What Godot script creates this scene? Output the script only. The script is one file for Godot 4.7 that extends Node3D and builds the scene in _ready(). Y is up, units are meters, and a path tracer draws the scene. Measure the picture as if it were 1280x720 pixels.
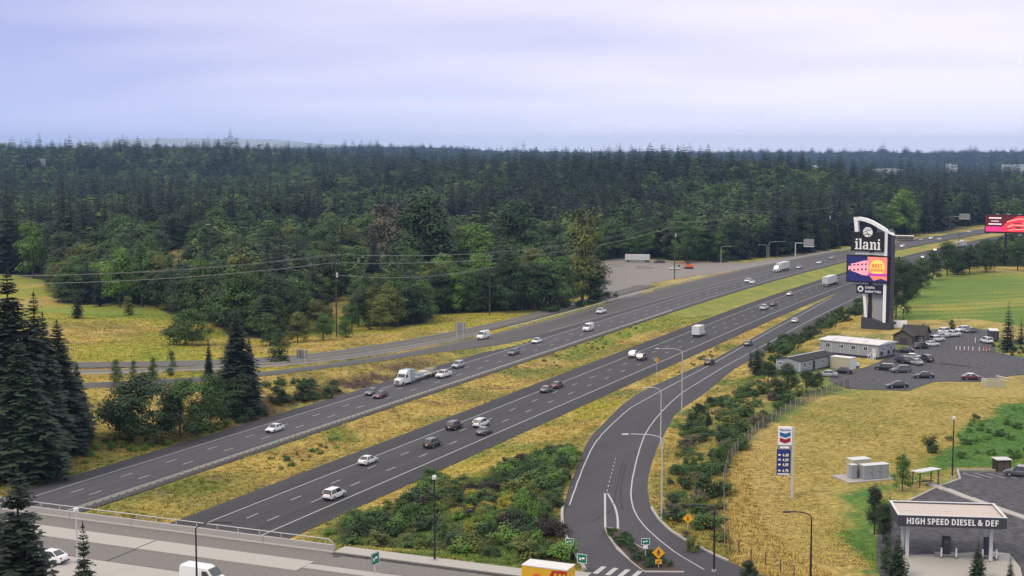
extends Node3D
# An interstate highway seen from a tall tower on a hazy, overcast summer afternoon.
# World: metres, y up, camera tower at the origin looking along -z.
# Highway frame: s runs along the highway, lat across it (lat grows to the right).

const TH := 0.41364
const KC := 0.000296
const CAM_H := 54.0
const T_RL := [Vector2(140.0, -51.0), Vector2(146.9, -55.3), Vector2(147.0, -55.4), Vector2(152.0, -58.6), Vector2(157.0, -61.4), Vector2(162.0, -64.0), Vector2(167.0, -66.2), Vector2(172.0, -68.2), Vector2(177.0, -69.9), Vector2(182.0, -71.5), Vector2(187.0, -73.1), Vector2(192.0, -74.7), Vector2(197.0, -76.2), Vector2(202.0, -77.8), Vector2(207.0, -79.4), Vector2(212.0, -80.9), Vector2(217.0, -82.5), Vector2(222.0, -84.1), Vector2(227.0, -85.6), Vector2(232.0, -87.1), Vector2(237.0, -88.5), Vector2(242.0, -89.8), Vector2(247.0, -90.9), Vector2(252.0, -92.0), Vector2(257.0, -93.2), Vector2(262.0, -94.3), Vector2(267.0, -95.4), Vector2(272.0, -96.5), Vector2(277.0, -97.6), Vector2(282.0, -98.6), Vector2(287.0, -99.4), Vector2(292.0, -100.2), Vector2(297.0, -100.8), Vector2(302.0, -101.3), Vector2(307.0, -101.6), Vector2(312.0, -101.7), Vector2(317.0, -101.6), Vector2(322.0, -101.5), Vector2(327.0, -101.4), Vector2(361.0, -100.5), Vector2(429.0, -102.5), Vector2(477.0, -104.0), Vector2(560.0, -107.0), Vector2(620.0, -109.0), Vector2(1500.0, -109.0)]
const T_RR := [Vector2(140.0, -20.0), Vector2(148.0, -28.0), Vector2(153.0, -36.5), Vector2(158.0, -42.7), Vector2(163.0, -47.9), Vector2(168.0, -52.0), Vector2(173.0, -55.0), Vector2(178.0, -57.5), Vector2(183.0, -59.6), Vector2(188.0, -61.4), Vector2(193.0, -63.2), Vector2(198.0, -64.8), Vector2(203.0, -66.3), Vector2(208.0, -67.7), Vector2(213.0, -69.1), Vector2(218.0, -70.5), Vector2(223.0, -71.8), Vector2(228.0, -73.2), Vector2(233.0, -74.5), Vector2(238.0, -75.7), Vector2(243.0, -76.9), Vector2(248.0, -78.1), Vector2(253.0, -79.3), Vector2(258.0, -80.5), Vector2(263.0, -81.7), Vector2(268.0, -82.9), Vector2(273.0, -84.0), Vector2(278.0, -85.0), Vector2(283.0, -85.8), Vector2(288.0, -86.3), Vector2(293.0, -86.7), Vector2(298.0, -87.1), Vector2(303.0, -87.4), Vector2(308.0, -87.8), Vector2(313.0, -88.2), Vector2(318.0, -88.6), Vector2(323.0, -89.0), Vector2(328.0, -89.5), Vector2(333.0, -89.9), Vector2(338.0, -90.3), Vector2(349.0, -91.2), Vector2(450.0, -92.2), Vector2(600.0, -93.5), Vector2(800.0, -100.0), Vector2(900.0, -107.0), Vector2(1500.0, -107.0)]
const T_RLL := [Vector2(175.9, -68.7), Vector2(177.0, -69.0), Vector2(182.0, -70.6), Vector2(187.0, -72.1), Vector2(192.0, -73.7), Vector2(197.0, -75.2), Vector2(202.0, -76.8), Vector2(207.0, -78.3), Vector2(212.0, -79.8), Vector2(217.0, -81.3), Vector2(222.0, -82.8), Vector2(227.0, -84.2), Vector2(232.0, -85.6), Vector2(237.0, -86.8), Vector2(242.0, -88.1), Vector2(247.0, -89.2), Vector2(252.0, -90.3), Vector2(257.0, -91.4), Vector2(262.0, -92.4), Vector2(267.0, -93.4), Vector2(272.0, -94.4), Vector2(277.0, -95.3), Vector2(282.0, -96.1), Vector2(287.0, -96.6), Vector2(292.0, -97.0), Vector2(297.0, -97.3), Vector2(302.0, -97.6), Vector2(307.0, -97.8), Vector2(312.0, -97.9), Vector2(317.0, -98.0), Vector2(322.0, -98.1), Vector2(327.0, -98.2), Vector2(361.0, -98.8), Vector2(429.0, -101.0), Vector2(477.0, -102.0), Vector2(560.0, -106.0)]
const T_RRL := [Vector2(152.4, -42.9), Vector2(153.0, -43.5), Vector2(158.0, -48.1), Vector2(163.0, -51.8), Vector2(168.0, -55.1), Vector2(173.0, -57.9), Vector2(178.0, -60.2), Vector2(183.0, -62.2), Vector2(188.0, -64.0), Vector2(193.0, -65.6), Vector2(198.0, -67.2), Vector2(203.0, -68.7), Vector2(208.0, -70.2), Vector2(213.0, -71.7), Vector2(218.0, -73.2), Vector2(223.0, -74.6), Vector2(228.0, -76.1), Vector2(233.0, -77.5), Vector2(238.0, -78.9), Vector2(243.0, -80.3), Vector2(248.0, -81.6), Vector2(253.0, -82.8), Vector2(258.0, -84.0), Vector2(263.0, -85.1), Vector2(268.0, -86.2), Vector2(273.0, -87.2), Vector2(278.0, -88.2), Vector2(283.0, -89.1), Vector2(288.0, -90.0), Vector2(293.0, -90.8), Vector2(298.0, -91.5), Vector2(303.0, -92.1), Vector2(308.0, -92.6), Vector2(313.0, -92.9), Vector2(318.0, -93.1), Vector2(323.0, -93.3), Vector2(328.0, -93.5), Vector2(333.0, -93.7), Vector2(338.0, -93.9), Vector2(349.0, -94.4), Vector2(450.0, -95.6), Vector2(600.0, -97.0), Vector2(800.0, -104.0), Vector2(900.0, -111.0)]
const T_OL := [Vector2(200.0, -245.0), Vector2(215.0, -230.2), Vector2(223.0, -222.2), Vector2(231.0, -214.5), Vector2(239.0, -207.4), Vector2(247.0, -200.9), Vector2(255.0, -195.4), Vector2(263.0, -190.6), Vector2(271.0, -186.9), Vector2(279.0, -184.4), Vector2(287.0, -183.0), Vector2(295.0, -182.0), Vector2(303.0, -180.9), Vector2(311.0, -179.8), Vector2(319.0, -178.9), Vector2(327.0, -178.3), Vector2(335.0, -178.0), Vector2(343.0, -177.8), Vector2(351.0, -177.6), Vector2(359.0, -177.5), Vector2(367.0, -177.3), Vector2(375.0, -177.2), Vector2(383.0, -176.9), Vector2(391.0, -176.6), Vector2(399.0, -176.2), Vector2(407.0, -175.9), Vector2(415.0, -175.7), Vector2(450.0, -175.0), Vector2(600.0, -176.5), Vector2(834.0, -170.0), Vector2(1000.0, -163.0), Vector2(1500.0, -163.0)]
const T_OR := [Vector2(200.0, -231.0), Vector2(215.0, -216.8), Vector2(223.0, -209.3), Vector2(231.0, -202.3), Vector2(239.0, -195.7), Vector2(247.0, -189.9), Vector2(255.0, -185.4), Vector2(263.0, -182.1), Vector2(271.0, -179.9), Vector2(279.0, -178.2), Vector2(287.0, -176.8), Vector2(295.0, -175.5), Vector2(303.0, -174.2), Vector2(311.0, -173.1), Vector2(319.0, -172.2), Vector2(327.0, -171.4), Vector2(335.0, -170.2), Vector2(343.0, -168.3), Vector2(351.0, -166.1), Vector2(359.0, -164.0), Vector2(367.0, -163.0), Vector2(375.0, -162.5), Vector2(1500.0, -162.5)]
const T_FL := [Vector2(200.0, -320.0), Vector2(215.0, -301.0), Vector2(223.0, -290.9), Vector2(231.0, -280.8), Vector2(239.0, -270.7), Vector2(247.0, -260.6), Vector2(255.0, -250.5), Vector2(263.0, -240.4), Vector2(271.0, -230.4), Vector2(279.0, -220.7), Vector2(287.0, -212.2), Vector2(295.0, -205.3), Vector2(303.0, -200.8), Vector2(311.0, -197.9), Vector2(319.0, -196.3), Vector2(327.0, -195.1), Vector2(335.0, -194.3), Vector2(343.0, -193.6), Vector2(351.0, -192.9), Vector2(359.0, -192.3), Vector2(367.0, -191.7), Vector2(375.0, -191.1), Vector2(383.0, -190.5), Vector2(391.0, -189.8), Vector2(399.0, -189.2), Vector2(407.0, -188.6), Vector2(415.0, -187.9), Vector2(420.0, -187.5), Vector2(460.0, -187.5), Vector2(560.0, -190.0), Vector2(700.0, -192.0), Vector2(1500.0, -192.0)]
const T_FR := [Vector2(200.0, -302.0), Vector2(215.0, -282.8), Vector2(223.0, -272.5), Vector2(231.0, -262.2), Vector2(239.0, -251.9), Vector2(247.0, -241.7), Vector2(255.0, -231.4), Vector2(263.0, -221.2), Vector2(271.0, -211.3), Vector2(279.0, -202.3), Vector2(287.0, -195.0), Vector2(295.0, -189.8), Vector2(303.0, -186.8), Vector2(311.0, -185.1), Vector2(319.0, -184.2), Vector2(327.0, -183.6), Vector2(335.0, -183.1), Vector2(343.0, -182.8), Vector2(351.0, -182.6), Vector2(359.0, -182.3), Vector2(367.0, -182.0), Vector2(375.0, -181.7), Vector2(383.0, -181.4), Vector2(391.0, -181.1), Vector2(399.0, -180.8), Vector2(407.0, -180.5), Vector2(415.0, -180.2), Vector2(420.0, -180.0), Vector2(460.0, -180.0), Vector2(560.0, -182.0), Vector2(700.0, -184.0), Vector2(1500.0, -184.0)]

var SN := sin(TH)
var CS := cos(TH)
var M := {}
var used := {}
var noise_a := FastNoiseLite.new()
var noise_b := FastNoiseLite.new()
var rng := RandomNumberGenerator.new()
var lib := {}

# ------------------------------------------------------------------ set-up
func _ready():
	rng.seed = 71
	noise_a.seed = 5; noise_a.frequency = 0.012; noise_a.fractal_octaves = 4
	noise_b.seed = 9; noise_b.frequency = 0.09; noise_b.fractal_octaves = 3
	var cam := Camera3D.new(); cam.name = "camera"
	cam.position = Vector3(0, CAM_H, 0)
	cam.rotation.x = -atan(165.0 / 1764.0)
	cam.fov = rad_to_deg(2.0 * atan(360.0 / 1764.0))
	cam.far = 60000.0; cam.near = 0.5
	add_child(cam); cam.current = true
	var env := Environment.new()
	env.background_mode = Environment.BG_SKY
	env.sky = make_sky()
	env.tonemap_mode = Environment.TONE_MAPPER_LINEAR
	env.tonemap_exposure = 1.12
	env.sdfgi_enabled = true; env.ssao_enabled = true; env.ssil_enabled = true
	env.fog_enabled = true
	env.fog_density = 0.000062
	env.fog_light_color = Color(0.64, 0.79, 1.0)
	var we := WorldEnvironment.new(); we.name = "world_environment"; we.environment = env
	add_child(we)
	var sun := DirectionalLight3D.new(); sun.name = "sun"
	sun.light_energy = 0.5; sun.light_angular_distance = 12.0
	sun.light_color = Color(1.0, 0.93, 0.82); sun.shadow_enabled = true
	sun.rotation = Vector3(deg_to_rad(-52), deg_to_rad(-55), 0)
	add_child(sun)
	make_materials()
	print("terrain"); build_terrain()
	print("roads"); build_roads()
	print("overpass"); build_overpass()
	print("barriers"); build_barriers()
	print("buildings"); build_buildings()
	print("signs"); build_signs()
	print("poles"); build_poles()
	print("vehicles"); build_vehicles()
	print("trees"); build_trees()
	print("shrubs"); build_shrubs()
	print("grass"); build_grass()
	print("far"); build_far()
	print("done")

func make_sky() -> Sky:
	var w := 1536; var h := 768
	var n1 := FastNoiseLite.new(); n1.seed = 21; n1.frequency = 0.16; n1.fractal_octaves = 4; n1.fractal_gain = 0.45
	var n2 := FastNoiseLite.new(); n2.seed = 4; n2.frequency = 0.05; n2.fractal_octaves = 2
	var data := PackedByteArray(); data.resize(w * h * 3)
	var sun_az := Vector2(sin(deg_to_rad(55)), -cos(deg_to_rad(55)))
	var e_mul := 1.9
	var k := 0
	for j in h:
		var el := (0.5 - (j + 0.5) / h) * PI
		var ce := cos(el); var se := sin(el)
		for i in w:
			var az := (i + 0.5) / w * TAU
			var dx := sin(az); var dz := -cos(az)
			var c := Color(0.45, 0.46, 0.5)
			if el > -0.02:
				var up := maxf(se, 0.0)
				var t := 1.0 / (up + 0.07)
				var px := dx * ce * t; var pz := dz * ce * t
				var toward := 0.5 + 0.5 * (dx * sun_az.x + dz * sun_az.y)
				var f := n1.get_noise_2d(px * 3.0, pz * 5.0) * 0.9 + n2.get_noise_2d(px * 5.0 + 40.0, pz * 9.0) * 0.8
				var br := clampf(1.2 * ss(0.58, 0.93, toward) + 0.36 * f - 0.04, 0.0, 1.15)
				# low cloud deck: lavender grey where thick, white where thin
				var low := Color(0.37, 0.41, 0.73).lerp(Color(0.82, 0.78, 0.94), br)
				# higher up the overcast evens out to a bright neutral white
				var high := Color(1.22, 1.20, 1.20) * (0.92 + 0.12 * f)
				c = low.lerp(high, ss(0.10, 0.5, up))
				var hz := exp(-up * 18.0)
				c = c.lerp(Color(0.78, 0.84, 1.2).lerp(Color(1.25, 1.22, 1.36), ss(0.55, 0.95, toward)), hz * 0.85)
			c = Color(clampf(c.r / e_mul, 0, 1), clampf(c.g / e_mul, 0, 1), clampf(c.b / e_mul, 0, 1)).linear_to_srgb()
			data[k] = int(c.r * 255.0); data[k + 1] = int(c.g * 255.0); data[k + 2] = int(c.b * 255.0)
			k += 3
	var img := Image.create_from_data(w, h, false, Image.FORMAT_RGB8, data)
	var pm := PanoramaSkyMaterial.new(); pm.panorama = ImageTexture.create_from_image(img)
	pm.energy_multiplier = e_mul
	var sky := Sky.new(); sky.sky_material = pm
	return sky

# ------------------------------------------------------------------ highway frame and terrain
func ss(a: float, b: float, t: float) -> float:
	t = clampf((t - a) / (b - a), 0.0, 1.0)
	return t * t * (3.0 - 2.0 * t)
func dev(s: float) -> float:
	if s < 450.0: return 0.0
	if s < 1300.0: return KC / 2.0 * (s - 450.0) * (s - 450.0)
	return KC / 2.0 * 722500.0 + KC * 850.0 * (s - 1300.0)
func heading(s: float) -> float:
	return TH + (0.0 if s < 450.0 else atan(KC * minf(s - 450.0, 850.0)))
func to_sl(x: float, z: float) -> Vector2:
	var s := x * SN - z * CS
	return Vector2(s, x * CS + z * SN - dev(s))
func to_xz(s: float, lc: float) -> Vector2:
	var l := lc + dev(s)
	return Vector2(s * SN + l * CS, -s * CS + l * SN)
func ti(t: Array, s: float) -> float:
	if s <= t[0].x: return t[0].y
	for i in range(1, t.size()):
		if s <= t[i].x:
			return lerpf(t[i - 1].y, t[i].y, (s - t[i - 1].x) / (t[i].x - t[i - 1].x))
	return t[t.size() - 1].y
func ramp_e(s: float) -> float: return 7.0 * (1.0 - ss(150, 310, s))
func off_e(s: float) -> float: return 6.0 * (1.0 - ss(180, 400, s))
func right_e(z: float) -> float: return 5.5 - 2.5 * ss(-170, -420, z) - 2.0 * ss(-450, -750, z)
func hill(x: float, z: float) -> float:
	var d := -z
	if d < 900.0: return 0.0
	return ss(1500, 2600, d) * 6.0 * sin(x * .0061 + z * .0023) * sin(z * .0041 + 1.3) + ss(1300, 2700, d) * (-3.0 + 47.0 * ss(450, -650, x)) + ss(3800, 6400, d) * (52.0 - 34.0 * ss(600, -1200, x)) + ss(900, 1500, d) * 4.0 * sin(x * .004 + 1.0) * sin(z * .003)
func H(x: float, z: float) -> float:
	var q := to_sl(x, z)
	var s := q.x; var lc := q.y
	var rr := ti(T_RR, s)
	var h := 0.0
	var oe := off_e(s)
	if lc < -144.0:
		var o := ti(T_OR, s)
		if lc < o + 2.5: h = lerpf(oe + 0.3, oe, (lc + 900.0) / (o + 902.5)) if lc > -900.0 else oe + 0.3
		else:
			var e2 := maxf(o + 3.0, -164.8)
			h = lerpf(oe, 0.0, (lc - o - 2.5) / (e2 - o - 2.5)) if lc < e2 else 0.0
	elif lc < -128.5:
		h = -0.9 * (lc + 144.0) / 8.0 if lc < -136.0 else -0.9 * (-128.5 - lc) / 7.5
	elif lc > -105.0:
		var re := ramp_e(s)
		var a := maxf(ti(T_RL, s) - 3.0, -104.9)
		var b := maxf(rr + 3.0, -104.8)
		var c := maxf(rr, -104.0) + 14.0
		if lc < a: h = re * (lc + 105.0) / (a + 105.0)
		elif lc < b: h = re
		elif lc < c: h = lerpf(re, right_e(z), (lc - b) / (c - b))
		else: h = right_e(z)
	if s < 158.0:
		var l := x * CS + z * SN
		var w := ss(158, 143.5, s) * (1.0 - ss(108, 100, s)) * maxf(ss(-98, -86, l), ss(-172, -184, l))
		h = lerpf(h, 6.85, w)
	var fl := minf(ti(T_FL, s), -195.0)
	var m := maxf(ss(rr + 10.0, rr + 22.0, lc), ss(fl - 5.0, fl - 20.0, lc))
	h += m * 0.35 * sin(x * .11 + .7) * sin(z * .09)
	if z < -950.0: h += 24.0 * ss(-950, -1500, z) * (1.0 - ss(-1750, -2600, z)) * ss(-450, 150, x) * (1.0 - ss(290, 420, x)) * maxf(ss(-175, -330, lc), ss(-60, 90, lc))
	return h + hill(x, z)
func on_ground(p: Vector2, lift := 0.0) -> Vector3:
	return Vector3(p.x, H(p.x, p.y) + lift, p.y)

# ------------------------------------------------------------------ nodes
func numbered(n: String) -> String:
	var k: int = used.get(n, 0)
	used[n] = k + 1
	return n if k == 0 else "%s_%03d" % [n, k]
func thing(called: String, label: String, category: String, pos := Vector3.ZERO, yaw := 0.0, group := "") -> Node3D:
	var o := Node3D.new(); o.name = numbered(called); add_child(o)
	o.position = pos; o.rotation.y = yaw
	o.set_meta("label", label); o.set_meta("category", category)
	if group != "": o.set_meta("group", group)
	return o
func setting(called: String, pos := Vector3.ZERO) -> Node3D:
	var o := Node3D.new(); o.name = numbered(called); add_child(o)
	o.position = pos; o.set_meta("kind", "structure")
	return o
func part(parent: Node3D, called: String, mesh: Mesh, material: Material, pos := Vector3.ZERO, yaw := 0.0) -> MeshInstance3D:
	var o := MeshInstance3D.new(); o.name = called; o.mesh = mesh
	if material: o.material_override = material
	o.position = pos; o.rotation.y = yaw
	if parent == self: o.name = numbered(called)
	parent.add_child(o, true)
	return o

# ------------------------------------------------------------------ mesh builder
class MB:
	var v := PackedVector3Array()
	var n := PackedVector3Array()
	var c := PackedColorArray()
	var uv := PackedVector2Array()
	var has_uv := false
	var tint := Color(1, 1, 1)
	func tri(a: Vector3, b: Vector3, d: Vector3, out := Vector3.ZERO):
		var nn := (d - a).cross(b - a)
		if nn.length_squared() < 1e-14: return
		nn = nn.normalized()
		if out != Vector3.ZERO and nn.dot(out) < 0.0:
			var t := b; b = d; d = t; nn = -nn
		v.append(a); v.append(b); v.append(d)
		n.append(nn); n.append(nn); n.append(nn)
		c.append(tint); c.append(tint); c.append(tint)
	func quad(a: Vector3, b: Vector3, d: Vector3, e: Vector3, out := Vector3.ZERO):
		tri(a, b, d, out); tri(a, d, e, out)
	func soft(a: Vector3, b: Vector3, d: Vector3, nn: Vector3):
		if (d - a).cross(b - a).dot(nn) < 0.0:
			var t := b; b = d; d = t
		v.append(a); v.append(b); v.append(d)
		n.append(nn); n.append(nn); n.append(nn)
		c.append(tint); c.append(tint); c.append(tint)
	func box(p: Vector3, size: Vector3, b := Basis.IDENTITY):
		var h := size * 0.5
		for ax in 3:
			for sg in [-1.0, 1.0]:
				var d := Vector3.ZERO; d[ax] = sg
				var u := Vector3.ZERO; u[(ax + 1) % 3] = h[(ax + 1) % 3]
				var w := Vector3.ZERO; w[(ax + 2) % 3] = h[(ax + 2) % 3]
				var o := d * h[ax]
				quad(p + b * (o - u - w), p + b * (o + u - w), p + b * (o + u + w), p + b * (o - u + w), b * d)
	# box with chamfered vertical and top edges
	func bevel_box(p: Vector3, size: Vector3, e := 0.05):
		var x := size.x / 2; var y := size.y / 2; var z := size.z / 2
		var rings := []
		for q in [[-y, 0.0], [y - e, 0.0], [y, e]]:
			var r := []
			var ax: float = x - q[1]; var az: float = z - q[1]
			for cc in [[ax - e, -az], [ax, -az + e], [ax, az - e], [ax - e, az], [-ax + e, az], [-ax, az - e], [-ax, -az + e], [-ax + e, -az]]:
				r.append(p + Vector3(cc[0], q[0], cc[1]))
			rings.append(r)
		loft(rings, p, true)
	func loft(rings: Array, ref: Vector3, caps := true):
		for i in range(rings.size() - 1):
			var a: Array = rings[i]; var b: Array = rings[i + 1]
			var ca := Vector3.ZERO
			for q in a: ca += q
			for q in b: ca += q
			ca /= a.size() + b.size()
			for j in a.size():
				var k: int = (j + 1) % a.size()
				var mid: Vector3 = (a[j] + a[k] + b[j] + b[k]) * 0.25
				quad(a[j], a[k], b[k], b[j], mid - ca)
		if caps:
			for e in [[rings[0], rings[1]], [rings[rings.size() - 1], rings[rings.size() - 2]]]:
				var r: Array = e[0]
				var m := Vector3.ZERO; var m2 := Vector3.ZERO
				for q in r: m += q
				for q in e[1]: m2 += q
				m /= r.size(); m2 /= r.size()
				for j in r.size():
					tri(m, r[j], r[(j + 1) % r.size()], m - m2)
	func tube(a: Vector3, b: Vector3, r0: float, r1: float, sides := 8, caps := true):
		var d := (b - a).normalized()
		var u := d.cross(Vector3.UP if absf(d.y) < 0.95 else Vector3.RIGHT).normalized()
		var w := d.cross(u)
		var ra := []; var rb := []
		for i in sides:
			var t := TAU * i / sides
			var o := u * cos(t) + w * sin(t)
			ra.append(a + o * r0); rb.append(b + o * r1)
		for i in sides:
			var k := (i + 1) % sides
			var na: Vector3 = (ra[i] - a).normalized(); var nk: Vector3 = (ra[k] - a).normalized()
			var q := [[ra[i], na], [ra[k], nk], [rb[k], nk], [ra[i], na], [rb[k], nk], [rb[i], na]]
			if (rb[k] - ra[i]).cross(ra[k] - ra[i]).dot(na + nk) + (rb[i] - ra[i]).cross(rb[k] - ra[i]).dot(na + nk) < 0.0:
				q = [[ra[i], na], [rb[k], nk], [ra[k], nk], [ra[i], na], [rb[i], na], [rb[k], nk]]
			for e in q:
				v.append(e[0]); n.append(e[1]); c.append(tint)
		if caps:
			for i in sides:
				var k := (i + 1) % sides
				if r0 > 0.001: tri(a, ra[i], ra[k], -d)
				if r1 > 0.001: tri(b, rb[i], rb[k], d)
	func path(pts: Array, r: float, sides := 6):
		for i in range(pts.size() - 1): tube(pts[i], pts[i + 1], r, r, sides, true)
	# polygon in a plane given by origin o and axes u, w, pushed out by depth along k
	func slab(poly: PackedVector2Array, o: Vector3, u: Vector3, w: Vector3, k: Vector3):
		var ids := Geometry2D.triangulate_polygon(poly)
		for i in range(0, ids.size(), 3):
			var a := o + u * poly[ids[i]].x + w * poly[ids[i]].y
			var b := o + u * poly[ids[i + 1]].x + w * poly[ids[i + 1]].y
			var d := o + u * poly[ids[i + 2]].x + w * poly[ids[i + 2]].y
			tri(a, b, d, -k); tri(a + k, b + k, d + k, k)
		var ccw := not Geometry2D.is_polygon_clockwise(poly)
		for i in poly.size():
			var p := poly[i]; var q := poly[(i + 1) % poly.size()]
			var e := (q - p)
			var out2 := Vector2(e.y, -e.x) if ccw else Vector2(-e.y, e.x)
			var a := o + u * p.x + w * p.y; var b := o + u * q.x + w * q.y
			quad(a, b, b + k, a + k, u * out2.x + w * out2.y)
	func mesh() -> ArrayMesh:
		var arr := []; arr.resize(Mesh.ARRAY_MAX)
		arr[Mesh.ARRAY_VERTEX] = v; arr[Mesh.ARRAY_NORMAL] = n; arr[Mesh.ARRAY_COLOR] = c
		if has_uv: arr[Mesh.ARRAY_TEX_UV] = uv
		var m := ArrayMesh.new(); m.add_surface_from_arrays(Mesh.PRIMITIVE_TRIANGLES, arr)
		return m

func box_mesh(size: Vector3, at := Vector3.ZERO) -> ArrayMesh:
	var b := MB.new(); b.box(at, size); return b.mesh()
func tube_mesh(a: Vector3, b: Vector3, r0: float, r1: float, sides := 8) -> ArrayMesh:
	var m := MB.new(); m.tube(a, b, r0, r1, sides); return m.mesh()
func text_mesh(t: String, height: float, depth := 0.05, font := "Droid Sans", weight := 700) -> TextMesh:
	var f := SystemFont.new(); f.font_names = PackedStringArray([font]); f.font_weight = weight
	var tm := TextMesh.new(); tm.font = f; tm.text = t
	tm.font_size = 32; tm.pixel_size = height / 24.0; tm.depth = depth; tm.curve_step = 2.0
	return tm

# ------------------------------------------------------------------ materials
func lin(r: float, g: float, b: float) -> Color: return Color(r, g, b).linear_to_srgb()
func mat(called: String, c: Color, rough := 0.8, metal := 0.0) -> StandardMaterial3D:
	var m := StandardMaterial3D.new(); m.albedo_color = c; m.roughness = rough; m.metallic = metal
	m.resource_name = called; M[called] = m
	return m
func grain(seed_: int, freq: float, lo: float, hi: float, size := 512, oct := 4) -> ImageTexture:
	var f := FastNoiseLite.new(); f.seed = seed_; f.frequency = freq; f.fractal_octaves = oct; f.fractal_gain = 0.65
	var im := f.get_seamless_image(size, size)
	im.convert(Image.FORMAT_L8)
	var d := im.get_data()
	for i in d.size(): d[i] = int(255.0 * lerpf(lo, hi, d[i] / 255.0))
	im = Image.create_from_data(size, size, false, Image.FORMAT_L8, d)
	im.convert(Image.FORMAT_RGB8)
	return ImageTexture.create_from_image(im)
func tri_tex(m: StandardMaterial3D, t: Texture2D, scale_: float):
	m.albedo_texture = t; m.uv1_triplanar = true; m.uv1_world_triplanar = true
	m.uv1_scale = Vector3.ONE * scale_
func make_materials():
	var g1 := grain(3, 0.03, 0.55, 1.0)
	var g2 := grain(8, 0.05, 0.78, 1.0)
	var m := mat("ground", Color.WHITE, 1.0); m.vertex_color_use_as_albedo = true; tri_tex(m, g1, 0.05)
	m = mat("asphalt", Color.WHITE, 0.93); m.vertex_color_use_as_albedo = true; tri_tex(m, g2, 0.11)
	m = mat("lot", lin(0.105, 0.100, 0.118), 0.95); tri_tex(m, g1, 0.045)
	m = mat("gravel", lin(0.26, 0.235, 0.225), 1.0); tri_tex(m, g2, 0.05)
	m = mat("concrete", lin(0.47, 0.44, 0.41), 0.9); tri_tex(m, g2, 0.2)
	m = mat("old_concrete", lin(0.20, 0.185, 0.17), 0.92); tri_tex(m, g1, 0.15)
	m = mat("deck", lin(0.21, 0.19, 0.178), 0.92); tri_tex(m, g2, 0.09)
	m = mat("paint", lin(0.70, 0.70, 0.70), 0.7); tri_tex(m, g1, 0.5)
	m = mat("paint_yellow", lin(0.65, 0.42, 0.06), 0.7)
	m = mat("galv", lin(0.52, 0.52, 0.52), 0.55, 0.1)
	m = mat("rail", lin(0.52, 0.51, 0.48), 0.6, 0.15)
	m = mat("dark_metal", lin(0.03, 0.03, 0.033), 0.5, 0.3)
	m = mat("post_grey", lin(0.24, 0.22, 0.18), 0.95)
	m = mat("wood_post", lin(0.10, 0.075, 0.055), 0.95)
	m = mat("pole_wood", lin(0.12, 0.095, 0.075), 0.95); tri_tex(m, g1, 0.4)
	m = mat("wire", lin(0.20, 0.20, 0.20), 0.6)
	m = mat("insulator", lin(0.5, 0.5, 0.5), 0.4)
	m = mat("white_panel", lin(0.70, 0.71, 0.73), 0.6); tri_tex(m, g2, 0.3)
	m = mat("white_roof", lin(0.78, 0.76, 0.76), 0.8); tri_tex(m, g2, 0.15)
	m = mat("siding", lin(0.36, 0.38, 0.43), 0.75); tri_tex(m, g2, 0.25)
	m = mat("siding_trim", lin(0.62, 0.64, 0.68), 0.7)
	m = mat("canopy_roof", lin(0.62, 0.53, 0.49), 0.85); tri_tex(m, g2, 0.2)
	m = mat("dark_roof", lin(0.035, 0.032, 0.037), 0.9); tri_tex(m, g1, 0.2)
	m = mat("shingle", lin(0.075, 0.07, 0.068), 0.95); tri_tex(m, g1, 0.4)
	m = mat("house_wall", lin(0.13, 0.112, 0.10), 0.85); tri_tex(m, g2, 0.4)
	m = mat("cream", lin(0.56, 0.52, 0.38), 0.7); tri_tex(m, g2, 0.3)
	m = mat("navy", lin(0.012, 0.012, 0.045), 0.45)
	m = mat("charcoal", lin(0.045, 0.045, 0.06), 0.7)
	m = mat("black", lin(0.008, 0.008, 0.012), 0.5)
	m = mat("letter_white", lin(0.85, 0.85, 0.87), 0.5)
	m = mat("sign_green", lin(0.005, 0.16, 0.085), 0.5)
	m = mat("sign_yellow", lin(0.80, 0.40, 0.015), 0.5)
	m = mat("sign_blue", lin(0.015, 0.03, 0.22), 0.5)
	m = mat("chev_blue", lin(0.01, 0.12, 0.32), 0.5)
	m = mat("chev_red", lin(0.32, 0.01, 0.03), 0.5)
	m = mat("sign_back", lin(0.30, 0.30, 0.31), 0.6, 0.4)
	m = mat("orange", lin(0.75, 0.13, 0.03), 0.7)
	m = mat("mulch", lin(0.06, 0.04, 0.03), 1.0)
	m = mat("glass", lin(0.018, 0.022, 0.028), 0.08); m.metallic_specular = 0.7
	m = mat("window", lin(0.04, 0.05, 0.065), 0.1); m.metallic_specular = 0.7
	m = mat("tyre", lin(0.012, 0.012, 0.013), 0.9)
	m = mat("rim", lin(0.38, 0.38, 0.40), 0.35, 0.7)
	m = mat("lamp_clear", lin(0.62, 0.64, 0.66), 0.15)
	m = mat("lamp_red", lin(0.35, 0.012, 0.012), 0.2)
	m = mat("trim", lin(0.02, 0.02, 0.022), 0.6)
	for p in [["white", 0.72, 0.73, 0.75], ["silver", 0.36, 0.37, 0.40], ["grey", 0.10, 0.105, 0.12], ["black", 0.012, 0.012, 0.018], ["maroon", 0.09, 0.012, 0.025], ["green", 0.022, 0.035, 0.025], ["purple", 0.03, 0.018, 0.04], ["blue", 0.03, 0.05, 0.13], ["tan", 0.33, 0.29, 0.23], ["teal", 0.30, 0.42, 0.45]]:
		m = mat("car_" + p[0], lin(p[1], p[2], p[3]), 0.3, 0.25 if p[0] in ["silver", "grey"] else 0.0)
		m.clearcoat_enabled = true; m.clearcoat = 0.8; m.clearcoat_roughness = 0.06
	m = mat("truck_yellow", lin(0.72, 0.42, 0.02), 0.5)
	m = mat("truck_red", lin(0.45, 0.03, 0.02), 0.5)
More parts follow.
